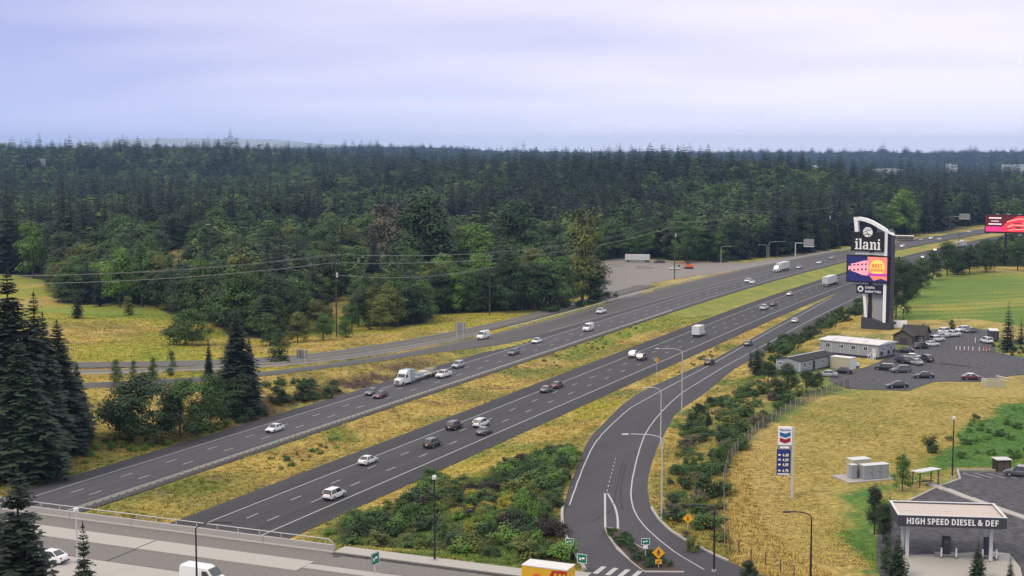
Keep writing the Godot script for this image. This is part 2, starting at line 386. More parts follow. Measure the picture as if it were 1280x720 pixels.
	for p in [["fir", 0.017, 0.032, 0.018], ["fir_blue", 0.016, 0.033, 0.026], ["fir_green", 0.026, 0.052, 0.020], ["leaf", 0.070, 0.150, 0.026], ["leaf_dark", 0.034, 0.080, 0.020], ["leaf_light", 0.14, 0.28, 0.034], ["leaf_olive", 0.16, 0.19, 0.032], ["leaf_red", 0.038, 0.024, 0.022], ["leaf_yellow", 0.42, 0.36, 0.03], ["leaf_dry", 0.16, 0.14, 0.085]]:
		m = mat(p[0], lin(p[1], p[2], p[3]), 0.75)
		m.vertex_color_use_as_albedo = true
		m.backlight_enabled = true; m.backlight = Color(0.3, 0.32, 0.2)
	m = mat("bark", lin(0.07, 0.055, 0.045), 0.95)
	m = mat("bark_pale", lin(0.20, 0.18, 0.16), 0.95)
	m = mat("forest", Color.WHITE, 0.8); m.vertex_color_use_as_albedo = true
	m.backlight_enabled = true; m.backlight = Color(0.25, 0.27, 0.18)
	m = mat("grass", Color.WHITE, 0.9); m.vertex_color_use_as_albedo = true
	m.backlight_enabled = true; m.backlight = Color(0.3, 0.3, 0.2)
	m = mat("hills", lin(0.34, 0.36, 0.36), 1.0)  # paler than wooded hills: distance haze put into the base colour
	m = mat("mesh_fence", lin(0.09, 0.085, 0.075), 0.7, 0.3)

# ------------------------------------------------------------------ ground
var meadow := PackedVector2Array([Vector2(-308.7, -678.6), Vector2(-226.3, -641.5), Vector2(-198.8, -608.6), Vector2(-168.4, -520.1), Vector2(-126.3, -503.6), Vector2(-110.0, -464.5), Vector2(-98.6, -456.9), Vector2(-83.1, -415.6), Vector2(-70.1, -408.8), Vector2(-70.2, -442.6), Vector2(-66.1, -482.8), Vector2(-67.2, -556.6), Vector2(-59.3, -542.0), Vector2(-49.9, -465.4), Vector2(-37.9, -442.1), Vector2(-28.5, -454.6), Vector2(-26.2, -483.6), Vector2(2.8, -492.7), Vector2(27.8, -514.3), Vector2(27.8, -487.7), Vector2(0.0, -421.4), Vector2(-45.0, -327.7), Vector2(-88.5, -285.8), Vector2(-121.4, -264.2)])
var clearing := PackedVector2Array([Vector2(-197.5, -782.9), Vector2(-195.7, -853.2), Vector2(-179.3, -822.1), Vector2(-161.3, -720.1), Vector2(-117.1, -498.4), Vector2(-123.5, -496.8)])
var clearing_b := PackedVector2Array([Vector2(-178.6, -850.1), Vector2(-172.6, -873.8), Vector2(-161.0, -834.0), Vector2(-167.7, -811.0)])
var gravel_lot := PackedVector2Array([Vector2(34.8, -696.5), Vector2(54.9, -743.4), Vector2(89.2, -713.2), Vector2(117.4, -711.9), Vector2(183.1, -805.7), Vector2(177.1, -779.3), Vector2(110.8, -671.6), Vector2(81.3, -635.4), Vector2(58.7, -599.2), Vector2(48.0, -544.0), Vector2(33.9, -517.1), Vector2(33.8, -606.3)])
var lot_verge := PackedVector2Array([Vector2(35.2, -703.9), Vector2(55.3, -748.7), Vector2(86.7, -726.1), Vector2(108.0, -717.2), Vector2(165.8, -788.9), Vector2(200.7, -837.7), Vector2(189.1, -789.1), Vector2(76.0, -606.9), Vector2(30.1, -503.3), Vector2(31.9, -610.2)])
var median_green := PackedVector2Array([Vector2(13.0, -380.2), Vector2(39.3, -459.1), Vector2(66.7, -531.8), Vector2(122.9, -635.5), Vector2(183.6, -751.6), Vector2(221.7, -830.5), Vector2(290.1, -946.6), Vector2(271.1, -884.3), Vector2(178.1, -696.3), Vector2(99.3, -544.9), Vector2(63.5, -463.7), Vector2(39.4, -431.7), Vector2(22.4, -392.6)])
var shrub_bed := PackedVector2Array([Vector2(-27.0, -197.4), Vector2(-23.8, -205.7), Vector2(-19.2, -207.7), Vector2(-13.4, -232.2), Vector2(-5.2, -225.4), Vector2(0.0, -233.2), Vector2(5.6, -243.7), Vector2(12.1, -241.6), Vector2(9.4, -214.6), Vector2(6.5, -187.9), Vector2(5.8, -168.2), Vector2(8.1, -157.8), Vector2(0.0, -159.3), Vector2(-22.4, -184.1)])
var gas_green := PackedVector2Array([Vector2(45.3, -190.3), Vector2(48.5, -200.2), Vector2(55.9, -206.3), Vector2(60.3, -209.2), Vector2(65.9, -215.8), Vector2(70.6, -218.8), Vector2(82.7, -217.4), Vector2(107.8, -284.7), Vector2(97.8, -279.6), Vector2(89.7, -267.0), Vector2(72.9, -234.7), Vector2(64.4, -219.1), Vector2(52.1, -196.3), Vector2(49.3, -181.2), Vector2(43.4, -159.0), Vector2(40.6, -158.9)])
var lawn := PackedVector2Array([Vector2(24.9, -161.4), Vector2(32.4, -209.4), Vector2(37.4, -227.9), Vector2(45.8, -248.9), Vector2(67.2, -293.1), Vector2(84.2, -306.3), Vector2(116.5, -308.1), Vector2(88.3, -232.6), Vector2(62.7, -209.2), Vector2(47.2, -190.1), Vector2(41.7, -155.9), Vector2(23.5, -152.3)])
var green_field := PackedVector2Array([Vector2(118.6, -440.5), Vector2(144.9, -532.3), Vector2(175.5, -623.0), Vector2(197.7, -643.8), Vector2(235.6, -627.6), Vector2(157.3, -417.6), Vector2(140.9, -441.0)])

func inside(x: float, z: float, poly: PackedVector2Array) -> bool:
	return Geometry2D.is_point_in_polygon(Vector2(x, z), poly)
func is_forest(x: float, z: float) -> bool:
	if z > -330.0: return false
	var q := to_sl(x, z)
	if z < -7200.0: return false
	if q.y < -150.0:
		if q.x < 1500.0 and q.y > (ti(T_FL, q.x) - 6.0 if q.x < 560.0 else -180.0): return false
		if z > -1200.0:
			if inside(x, z, meadow) or inside(x, z, clearing) or inside(x, z, clearing_b) or inside(x, z, lot_verge): return false
		return true
	if q.y > -80.0 or q.x > 1700.0:
		return z < -690.0 + 25.0 * sin(x * 0.03)
	return false

func ground_color(x: float, z: float) -> Color:
	var a := noise_a.get_noise_2d(x, z)
	var b := noise_b.get_noise_2d(x, z)
	var wx := x + 3.0 * noise_b.get_noise_2d(z * 0.6 + 31.0, x * 0.6)
	var wz := z + 3.0 * noise_b.get_noise_2d(x * 0.6 - 17.0, z * 0.6)
	var dry := Color(0.66, 0.50, 0.13).lerp(Color(0.45, 0.30, 0.07), clampf(0.35 + 0.9 * b, 0, 1))
	dry = dry.lerp(Color(0.33, 0.29, 0.06), clampf(noise_a.get_noise_2d(x * 2.2 - 40.0, z * 2.2) * 3.0, 0, 0.85))
	var yg := Color(0.44, 0.42, 0.03)
	var gr := Color(0.12, 0.22, 0.03)
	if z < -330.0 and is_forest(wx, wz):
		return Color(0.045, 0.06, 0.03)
	var q := to_sl(wx, wz)
	if inside(wx, wz, gravel_lot): return Color(0.25, 0.225, 0.205)
	if inside(wx, wz, meadow) and q.y < ti(T_FL, q.x):
		var t := clampf(0.62 + 1.8 * a + 0.7 * b, 0, 1)
		return dry.lerp(yg, t).lerp(Color(0.26, 0.35, 0.035), clampf(a * 2.4 - 0.25 + b * 0.6, 0, 0.85))
	if q.y > -144.5 and q.y < -127.5:
		if inside(wx, wz, median_green): return Color(0.24, 0.31, 0.03).lerp(Color(0.42, 0.39, 0.055), clampf(0.4 + 1.2 * b, 0, 1))
		var g := clampf((noise_a.get_noise_2d(x * 2.0 + 70.0, z * 2.0) - 0.12) * 4.0, 0, 0.85)
		return dry.lerp(Color(0.20, 0.25, 0.03), g if q.y < -135.0 else g * 0.5).lerp(Color(0.22, 0.15, 0.07), clampf(1.4 * b - 0.3, 0, 0.7))
	if q.y < -163.0 and q.y > ti(T_OR, q.x) and q.x < 340.0:
		var bank := ss(212, 232, q.x) * (1.0 - ss(310, 340, q.x)) * ss(-171.5, -168.0, q.y)
		return dry.lerp(Color(0.11, 0.065, 0.045), bank * clampf(0.85 + b, 0, 1)).lerp(gr, clampf((1.0 - ss(180, 240, q.x)) * (0.2 + b), 0, 0.6))
	if inside(wx, wz, shrub_bed): return Color(0.10, 0.08, 0.035).lerp(gr, clampf(0.4 + b, 0, 1))
	if inside(wx, wz, green_field):
		var st := 0.5 + 0.5 * sin((x * 0.35 + z) * 0.55 + 2.0 * a)
		return Color(0.15, 0.27, 0.012).lerp(Color(0.46, 0.41, 0.05), clampf(ss(150, 270, x) * 0.75 + 0.7 * st - 0.25 + 1.3 * a, 0, 1))
	if inside(wx, wz, gas_green): return Color(0.09, 0.23, 0.022).lerp(yg, clampf(0.05 + a + 0.5 * b, 0, 0.7))
	if inside(wx, wz, lawn):
		var st2 := 0.5 + 0.5 * sin((x * 1.0 - z * 0.5) * 0.7 + 3.0 * a)
		return Color(0.53, 0.40, 0.095).lerp(Color(0.34, 0.31, 0.045), clampf(0.2 + 0.4 * st2 + 0.8 * b + 1.2 * a, 0, 1)).lerp(Color(0.58, 0.41, 0.12), clampf(1.0 - (q.y - ti(T_RR, q.x) - 16.0) / 10.0, 0, 0.8))
	if q.y > -92.0:
		return dry.lerp(gr, clampf(0.25 + 1.8 * a + b, 0, 0.9))
	if q.y < -162.5 and q.y > -166.0: return dry.lerp(gr, clampf(0.55 + b, 0, 0.9))
	return dry.lerp(yg, clampf(0.1 + a * 1.8 + 0.5 * b, 0, 0.8)).lerp(gr, clampf(noise_a.get_noise_2d(x * 3.0 + 9.0, z * 3.0) * 3.0 - 0.5, 0, 0.6))

func grid_axis(a: float, b: float, fine: float, lo: float, hi: float, grow: float) -> PackedFloat32Array:
	var left := []
	var x := a; var st := fine
	while x > lo:
		st *= grow; x -= st; left.append(x)
	left.reverse()
	var out := PackedFloat32Array(left)
	x = a
	while x < b:
		out.append(x); x += fine
	st = fine
	while x < hi:
		out.append(x); st *= grow; x += st
	out.append(hi)
	return out

func build_terrain():
	var xs := grid_axis(-190, 190, 1.7, -8000, 8000, 1.08)
	var zs := grid_axis(-480, -130, 1.7, -15500, 300, 1.035)
	var nx := xs.size(); var nz := zs.size()
	var v := PackedVector3Array(); v.resize(nx * nz)
	var n := PackedVector3Array(); n.resize(nx * nz)
	var c := PackedColorArray(); c.resize(nx * nz)
	for j in nz:
		for i in nx:
			var x := xs[i]; var z := zs[j]
			v[j * nx + i] = Vector3(x, H(x, z), z)
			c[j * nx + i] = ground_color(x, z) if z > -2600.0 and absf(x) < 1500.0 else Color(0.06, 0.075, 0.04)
	var idx := PackedInt32Array()
	for j in nz:
		for i in nx:
			var k := j * nx + i
			var ex := v[k + (1 if i < nx - 1 else 0)] - v[k - (1 if i > 0 else 0)]
			var ez := v[k + (nx if j < nz - 1 else 0)] - v[k - (nx if j > 0 else 0)]
			n[k] = ez.cross(ex).normalized()
			if i < nx - 1 and j < nz - 1:
				idx.append_array(PackedInt32Array([k, k + 1, k + nx + 1, k, k + nx + 1, k + nx]))
	var arr := []; arr.resize(Mesh.ARRAY_MAX)
	arr[Mesh.ARRAY_VERTEX] = v; arr[Mesh.ARRAY_NORMAL] = n; arr[Mesh.ARRAY_COLOR] = c; arr[Mesh.ARRAY_INDEX] = idx
	var m := ArrayMesh.new(); m.add_surface_from_arrays(Mesh.PRIMITIVE_TRIANGLES, arr)
	var g := part(self, "ground", m, M.ground); g.set_meta("kind", "structure")

# ------------------------------------------------------------------ roads
# a sheet between two lateral edges, following the highway frame
func strip(s0: float, s1: float, step: float, fl: Callable, fr: Callable, fe: Callable, lift: float, cols: int, fc: Callable) -> ArrayMesh:
	var rows := int(ceil((s1 - s0) / step)) + 1
	var v := PackedVector3Array(); var n := PackedVector3Array(); var c := PackedColorArray(); var idx := PackedInt32Array()
	for j in rows:
		var s := minf(s0 + j * step, s1)
		var l: float = fl.call(s); var r: float = fr.call(s); var e: float = fe.call(s) + lift
		for i in cols + 1:
			var lat := lerpf(l, r, float(i) / cols)
			var p := to_xz(s, lat)
			v.append(Vector3(p.x, e, p.y)); n.append(Vector3.UP); c.append(fc.call(s, lat))
			if i < cols and j < rows - 1:
				var k := j * (cols + 1) + i
				idx.append_array(PackedInt32Array([k, k + cols + 1, k + cols + 2, k, k + cols + 2, k + 1]))
	var arr := []; arr.resize(Mesh.ARRAY_MAX)
	arr[Mesh.ARRAY_VERTEX] = v; arr[Mesh.ARRAY_NORMAL] = n; arr[Mesh.ARRAY_COLOR] = c; arr[Mesh.ARRAY_INDEX] = idx
	var m := ArrayMesh.new(); m.add_surface_from_arrays(Mesh.PRIMITIVE_TRIANGLES, arr)
	return m
func flat(_s: float) -> float: return 0.0
func k(val: float) -> Callable: return func(_s): return val
func white(_s, _l): return Color.WHITE
func line_along(parent: Node3D, called: String, s0: float, s1: float, step: float, fl: Callable, w: float, fe: Callable, m := "paint"):
	part(parent, called, strip(s0, s1, step, func(s): return fl.call(s) - w / 2.0, func(s): return fl.call(s) + w / 2.0, fe, 0.115, 1, white), M[m])
func dashes(parent: Node3D, lat: float, phase: float, s0: float, s_split: float, s1: float):
	var one := box_mesh(Vector3(0.17, 0.012, 3.05))
	var rest := MB.new()
	var s := phase
	while s < s1:
		if s > s0:
			var p := to_xz(s, lat)
			var yaw := -heading(s)
			if s < s_split: part(parent, "lane_dash", one, M.paint, Vector3(p.x, 0.109, p.y), yaw)
			else: rest.box(Vector3(p.x, 0.109, p.y), Vector3(0.17, 0.012, 3.05), Basis(Vector3.UP, yaw))
		s += 12.19
	var o := part(parent, "far_lane_dashes", rest.mesh(), M.paint); o.set_meta("kind", "stuff")

func build_roads():
	var wear := func(tone: Color, centres: Array, half: float):
		return func(s: float, lat: float):
			var t := 1.0
			for c in centres:
				var d: float = absf(lat - c)
				if d < half:
					t = 0.86 + 0.14 * absf(absf(d) - 0.85) / 0.95 if d < 1.8 else t
			var nn := 0.9 + 0.22 * noise_b.get_noise_2d(s * 0.05, lat * 3.0) + 0.16 * noise_a.get_noise_2d(s, lat * 6.0)
			if lat < centres[0] - 1.95 or lat > centres[2] + 1.95: t = 0.72 + 0.10 * noise_b.get_noise_2d(s * 0.4, lat * 2.0)
			return Color(tone.r * t * nn, tone.g * t * nn, tone.b * t * nn)
	# towards the camera
	var w := setting("southbound_carriageway")
	part(w, "pavement", strip(60, 1500, 5, k(-162.5), k(-144.4), flat, 0.10, 36, wear.call(Color(0.100, 0.094, 0.112), [-156.4, -152.75, -149.1], 1.8)), M.asphalt)
	line_along(w, "edge_line", 60, 1500, 6, k(-158.2), 0.2, flat)
	line_along(w, "median_edge_line", 60, 1500, 6, k(-147.3), 0.2, flat)
	dashes(w, -154.57, 152.8, 150, 420, 1000); dashes(w, -150.93, 152.8, 150, 420, 1000)
	# away from the camera
	var e := setting("northbound_carriageway")
	part(e, "pavement", strip(60, 1500, 5, k(-128.2), k(-107.5), flat, 0.10, 40, wear.call(Color(0.070, 0.066, 0.076), [-121.5, -117.7, -113.9], 1.8)), M.asphalt)
	line_along(e, "median_edge_line", 60, 1500, 6, k(-123.3), 0.2, flat)
	line_along(e, "edge_line", 60, 1500, 6, k(-112.0), 0.22, flat)
	dashes(e, -119.5, 150.6, 150, 420, 1000); dashes(e, -115.75, 150.6, 150, 420, 1000)
	# on-ramp
	var plain := func(tone: Color):
		return func(s: float, lat: float):
			var nn := 0.92 + 0.16 * noise_b.get_noise_2d(s * 0.12, lat * 1.5) + 0.12 * noise_a.get_noise_2d(s, lat * 4.0)
			return Color(tone.r * nn, tone.g * nn, tone.b * nn)
	var r := setting("on_ramp")
	part(r, "pavement", strip(143.2, 880, 1.5, func(s): return maxf(ti(T_RL, s), -107.5), func(s): return maxf(ti(T_RR, s), -107.2), ramp_e, 0.10, 20, plain.call(Color(0.068, 0.064, 0.078))), M.asphalt)
	line_along(r, "edge_line", 176, 540, 2, func(s): return ti(T_RLL, s), 0.2, ramp_e)
	line_along(r, "shoulder_line", 152.6, 700, 1.5, func(s): return ti(T_RRL, s), 0.2, ramp_e)
	line_along(r, "gore_line", 166, 186, 1, func(s): return lerpf(-59.9, -67.2, (s - 166.0) / 20.0), 0.3, ramp_e)
	line_along(r, "gore_line", 166, 186, 1, func(s): return lerpf(-58.2, -66.8, (s - 166.0) / 20.0) + 0.5 * sin((s - 166.0) / 20.0 * PI), 0.3, ramp_e)
	var sh := box_mesh(Vector3(0.14, 0.012, 1.0))
	for i in 9:
		var s := 188.0 + i * 3.4
		var p := to_xz(s, lerpf(-67.6, -76.2, (s - 188.0) / 28.0))
		part(r, "lane_dash", sh, M.paint, Vector3(p.x, ramp_e(s) + 0.115, p.y), -TH + 0.28)
	# sealed cracks in the ramp surface
	var seal := MB.new()
	for t in [[-2.6, 168.0, 214.0], [-9.5, 176.0, 212.0]]:
		var s: float = t[1]
		while s < t[2]:
			var base: float = ti(T_RLL, maxf(s, 176.0)) if t[0] > -5.0 else ti(T_RRL, s)
			var base2: float = ti(T_RLL, maxf(s + 1.5, 176.0)) if t[0] > -5.0 else ti(T_RRL, s + 1.5)
			var o: float = 6.2 if t[0] > -5.0 else -1.6
			var a := to_xz(s, base + o); var b := to_xz(s + 1.5, base2 + o)
			seal.box(Vector3((a.x + b.x) / 2, ramp_e(s + 0.75) + 0.11, (a.y + b.y) / 2), Vector3(0.13, 0.006, 1.55), Basis(Vector3.UP, atan2(a.x - b.x, a.y - b.y)))
			s += 1.5
	part(r, "crack_sealant", seal.mesh(), M.tyre)
	# kerb along the left of the ramp mouth
	var kb := MB.new()
	var ks := 147.0
	while ks < 174.5:
		var a := to_xz(ks, ti(T_RL, ks)); var b := to_xz(ks + 1.5, ti(T_RL, ks + 1.5))
		kb.box(Vector3((a.x + b.x) / 2, ramp_e(ks) + 0.14, (a.y + b.y) / 2), Vector3(0.35, 0.32, a.distance_to(b) + 0.08), Basis(Vector3.UP, atan2(a.x - b.x, a.y - b.y)))
		ks += 1.5
	part(r, "kerb", kb.mesh(), M.concrete)
	kb = MB.new(); ks = 157.0
	while ks < 178.5:
		var a := to_xz(ks, ti(T_RR, ks)); var b := to_xz(ks + 1.5, ti(T_RR, ks + 1.5))
		kb.box(Vector3((a.x + b.x) / 2, ramp_e(ks) + 0.14, (a.y + b.y) / 2), Vector3(0.3, 0.3, a.distance_to(b) + 0.08), Basis(Vector3.UP, atan2(a.x - b.x, a.y - b.y)))
		ks += 1.5
	part(r, "kerb", kb.mesh(), M.concrete)
	# planted island
	var isl := PackedVector2Array()
	for p in [Vector2(11.7, -175.4), Vector2(11.8, -172.1), Vector2(12.5, -165.4), Vector2(13.9, -159.5), Vector2(15.0, -155.9), Vector2(19.5, -155.8), Vector2(17.4, -161.3), Vector2(15.0, -167.6), Vector2(13.5, -174.6)]: isl.append(p)
	var tops := MB.new()
	tops.slab(isl, Vector3(0, 7.0, 0), Vector3.RIGHT, Vector3(0, 0, 1), Vector3(0, 0.2, 0))
	var island := setting("traffic_island")
	part(island, "kerb", tops.mesh(), M.concrete)
	var inner := PackedVector2Array()
	var cen := Vector2.ZERO
	for p in isl: cen += p / isl.size()
	for p in isl: inner.append(p + (cen - p).normalized() * 0.45)
	tops = MB.new(); tops.slab(inner, Vector3(0, 7.19, 0), Vector3.RIGHT, Vector3(0, 0, 1), Vector3(0, 0.06, 0))
	part(island, "soil", tops.mesh(), M.mulch)
	# exit ramp and frontage road on the far side
	var o := setting("exit_ramp")
	part(o, "pavement", strip(205, 1000, 3, func(s): return ti(T_OL, s), func(s): return minf(ti(T_OR, s), -162.5) if s > 340.0 else ti(T_OR, s), off_e, 0.10, 8, plain.call(Color(0.105, 0.098, 0.10))), M.asphalt)
	line_along(o, "edge_line", 235, 830, 5, func(s): return ti(T_OL, s) + 1.6, 0.16, off_e)
	line_along(o, "gore_line", 400, 860, 5, func(s): return -161.9 if s > 480.0 else lerpf(-163.2, -161.9, (s - 400.0) / 80.0), 0.2, flat)
	var f := setting("frontage_road")
	part(f, "pavement", strip(215, 560, 3, func(s): return ti(T_FL, s), func(s): return ti(T_FR, s), func(s): return off_e(s) + 0.12, 0.12, 6, plain.call(Color(0.14, 0.132, 0.13))), M.asphalt)
	line_along(f, "edge_line", 255, 550, 4, func(s): return ti(T_FL, s) + 0.6, 0.15, func(s): return off_e(s) + 0.15)
	line_along(f, "centre_line", 255, 550, 4, func(s): return (ti(T_FL, s) + ti(T_FR, s)) / 2.0, 0.13, func(s): return off_e(s) + 0.15, "paint_yellow")

# ------------------------------------------------------------------ overpass and cross street
func build_overpass():
	var o := thing("overpass_bridge", "concrete overpass crossing the highway in the lower left corner", "bridge", Vector3(to_xz(127, -120).x, 0, to_xz(127, -120).y), -TH)
	# local x = across the highway, local -z = along it
	var x0 := -90.0; var x1 := 34.5
	part(o, "deck", box_mesh(Vector3(x1 - x0, 1.1, 34.0), Vector3((x0 + x1) / 2, 6.35, 2.0)), M.old_concrete)
	part(o, "lane_surface", box_mesh(Vector3(x1 - x0, 0.06, 4.6), Vector3((x0 + x1) / 2, 6.93, -12.9)), M.deck)
	part(o, "lane_surface", box_mesh(Vector3(x1 - x0, 0.06, 5.4), Vector3((x0 + x1) / 2, 6.93, -4.0)), M.deck)
	part(o, "median", box_mesh(Vector3(x1 - x0, 0.2, 3.85), Vector3((x0 + x1) / 2, 6.99, -8.65)), M.concrete)
	part(o, "concrete_lane", box_mesh(Vector3(x1 - x0, 0.1, 16.0), Vector3((x0 + x1) / 2, 6.93, 6.8)), M.concrete)
	part(o, "dark_line", box_mesh(Vector3(x1 - x0, 0.08, 0.3), Vector3((x0 + x1) / 2, 6.93, -1.2)), M.trim)  # thin dark strip along the edge of the concrete lane
	var seg := MB.new()
	seg.slab(PackedVector2Array([Vector2(-0.25, 0), Vector2(0.25, 0), Vector2(0.25, 0.12), Vector2(0.14, 0.3), Vector2(0.12, 0.95), Vector2(-0.25, 0.95)]), Vector3(0.03, 6.9, 0), Vector3(0, 0, 1), Vector3.UP, Vector3(9.9, 0, 0))
	var sm := seg.mesh()
	for i in 12:
		part(o, "parapet", sm, M.concrete, Vector3(x1 - 9.96 * (i + 1), 0, -15.15))
	var rail := MB.new(); var pz := -15.2
	rail.tube(Vector3(x0, 8.5, pz), Vector3(x1 - 1.2, 8.5, pz), 0.055, 0.055, 8)
	rail.path([Vector3(x1 - 1.2, 8.5, pz), Vector3(x1 - 0.6, 8.4, pz), Vector3(x1 - 0.25, 8.1, pz), Vector3(x1 - 0.2, 7.8, pz)], 0.055, 8)
	part(o, "handrail", rail.mesh(), M.galv)
	var post := tube_mesh(Vector3.ZERO, Vector3(0, 0.7, 0), 0.045, 0.045, 6)
	for i in 40: part(o, "rail_post", post, M.galv, Vector3(x1 - 1.3 - i * 3.1, 7.82, pz))
	for xx in [-16.5, -15.0 - 30.0, 17.0]:
		for zz in [-10.0, 0.0, 10.0]:
			part(o, "pier", tube_mesh(Vector3(xx, -1.2, zz), Vector3(xx, 5.85, zz), 0.6, 0.6, 12), M.old_concrete)
	for xx in [-48.0, 12.0]:
		part(o, "expansion_joint", box_mesh(Vector3(0.25, 0.012, 5.3), Vector3(xx, 6.967, -4.0)), M.trim)
		part(o, "expansion_joint", box_mesh(Vector3(0.16, 0.012, 3.8), Vector3(xx, 7.097, -8.65)), M.trim)
	# street level east of the bridge
	var c := setting("cross_street", Vector3(to_xz(127, -85.5).x, 0, to_xz(127, -85.5).y)); c.rotation.y = -TH
	part(c, "pavement", box_mesh(Vector3(160, 0.5, 34.0), Vector3(80.05, 6.72, 2.2)), M.lot)
	part(c, "lane_surface", box_mesh(Vector3(28, 0.05, 10), Vector3(14.1, 6.985, -9.0)), M.deck)
	part(c, "sidewalk", box_mesh(Vector3(26.5, 0.22, 2.6), Vector3(13.4, 7.06, -16.1)), M.concrete)
	part(c, "kerb", box_mesh(Vector3(26.5, 0.2, 0.3), Vector3(13.4, 7.05, -14.6)), M.old_concrete)
	part(c, "corner_pad", box_mesh(Vector3(4.0, 0.2, 3.2), Vector3(29.2, 7.06, -17.5)), M.concrete)
	part(c, "median", box_mesh(Vector3(18, 0.2, 1.6), Vector3(9.2, 7.06, -8.6)), M.concrete)
	for i in 4:
		part(c, "crosswalk_bar", box_mesh(Vector3(0.6, 0.012, 3.0), Vector3(31.6 + i * 1.45, 7.08 if false else 7.116, -20.6)), M.paint)
	part(c, "drain", box_mesh(Vector3(0.9, 0.03, 0.5), Vector3(1.2, 7.02, -13.6)), M.trim)

# ------------------------------------------------------------------ guard rails, walls, fences
func guardrail(label: String, s0: float, s1: float, fl: Callable, fe: Callable, gap: float, post_to: float, face: float):
	var p0 := to_xz(s0, fl.call(s0))
	var g := thing("guardrail", label, "guardrail", Vector3(p0.x, fe.call(s0), p0.y))
	var org := g.position
	var b := MB.new()
	var prof := [Vector2(0.0, 0.52), Vector2(0.08, 0.60), Vector2(0.0, 0.68), Vector2(0.08, 0.76), Vector2(0.0, 0.84), Vector2(-0.02, 0.84), Vector2(-0.02, 0.52)]
	var s := s0
	var prev := []
	while s <= s1:
		var c := to_xz(s, fl.call(s)); var h := heading(s)
		var nn := Vector3(cos(h), 0, sin(h)) * face
		var ring := []
		for q in prof: ring.append(Vector3(c.x, fe.call(s) + q.y + 0.1, c.y) - org + nn * q.x)
		if prev.size() > 0: b.loft([prev, ring], Vector3.ZERO, false)
		prev = ring
		s += 4.0
	part(g, "beam", b.mesh(), M.rail)
	var pm := box_mesh(Vector3(0.16, 1.0, 0.2), Vector3(0, 0.4, 0))
	s = s0 + 0.5
	while s < post_to:
		var c := to_xz(s, fl.call(s)); var h := heading(s)
		part(g, "post", pm, M.post_grey, Vector3(c.x, fe.call(s), c.y) - org - Vector3(cos(h), 0, sin(h)) * face * 0.12, -h)
		s += gap
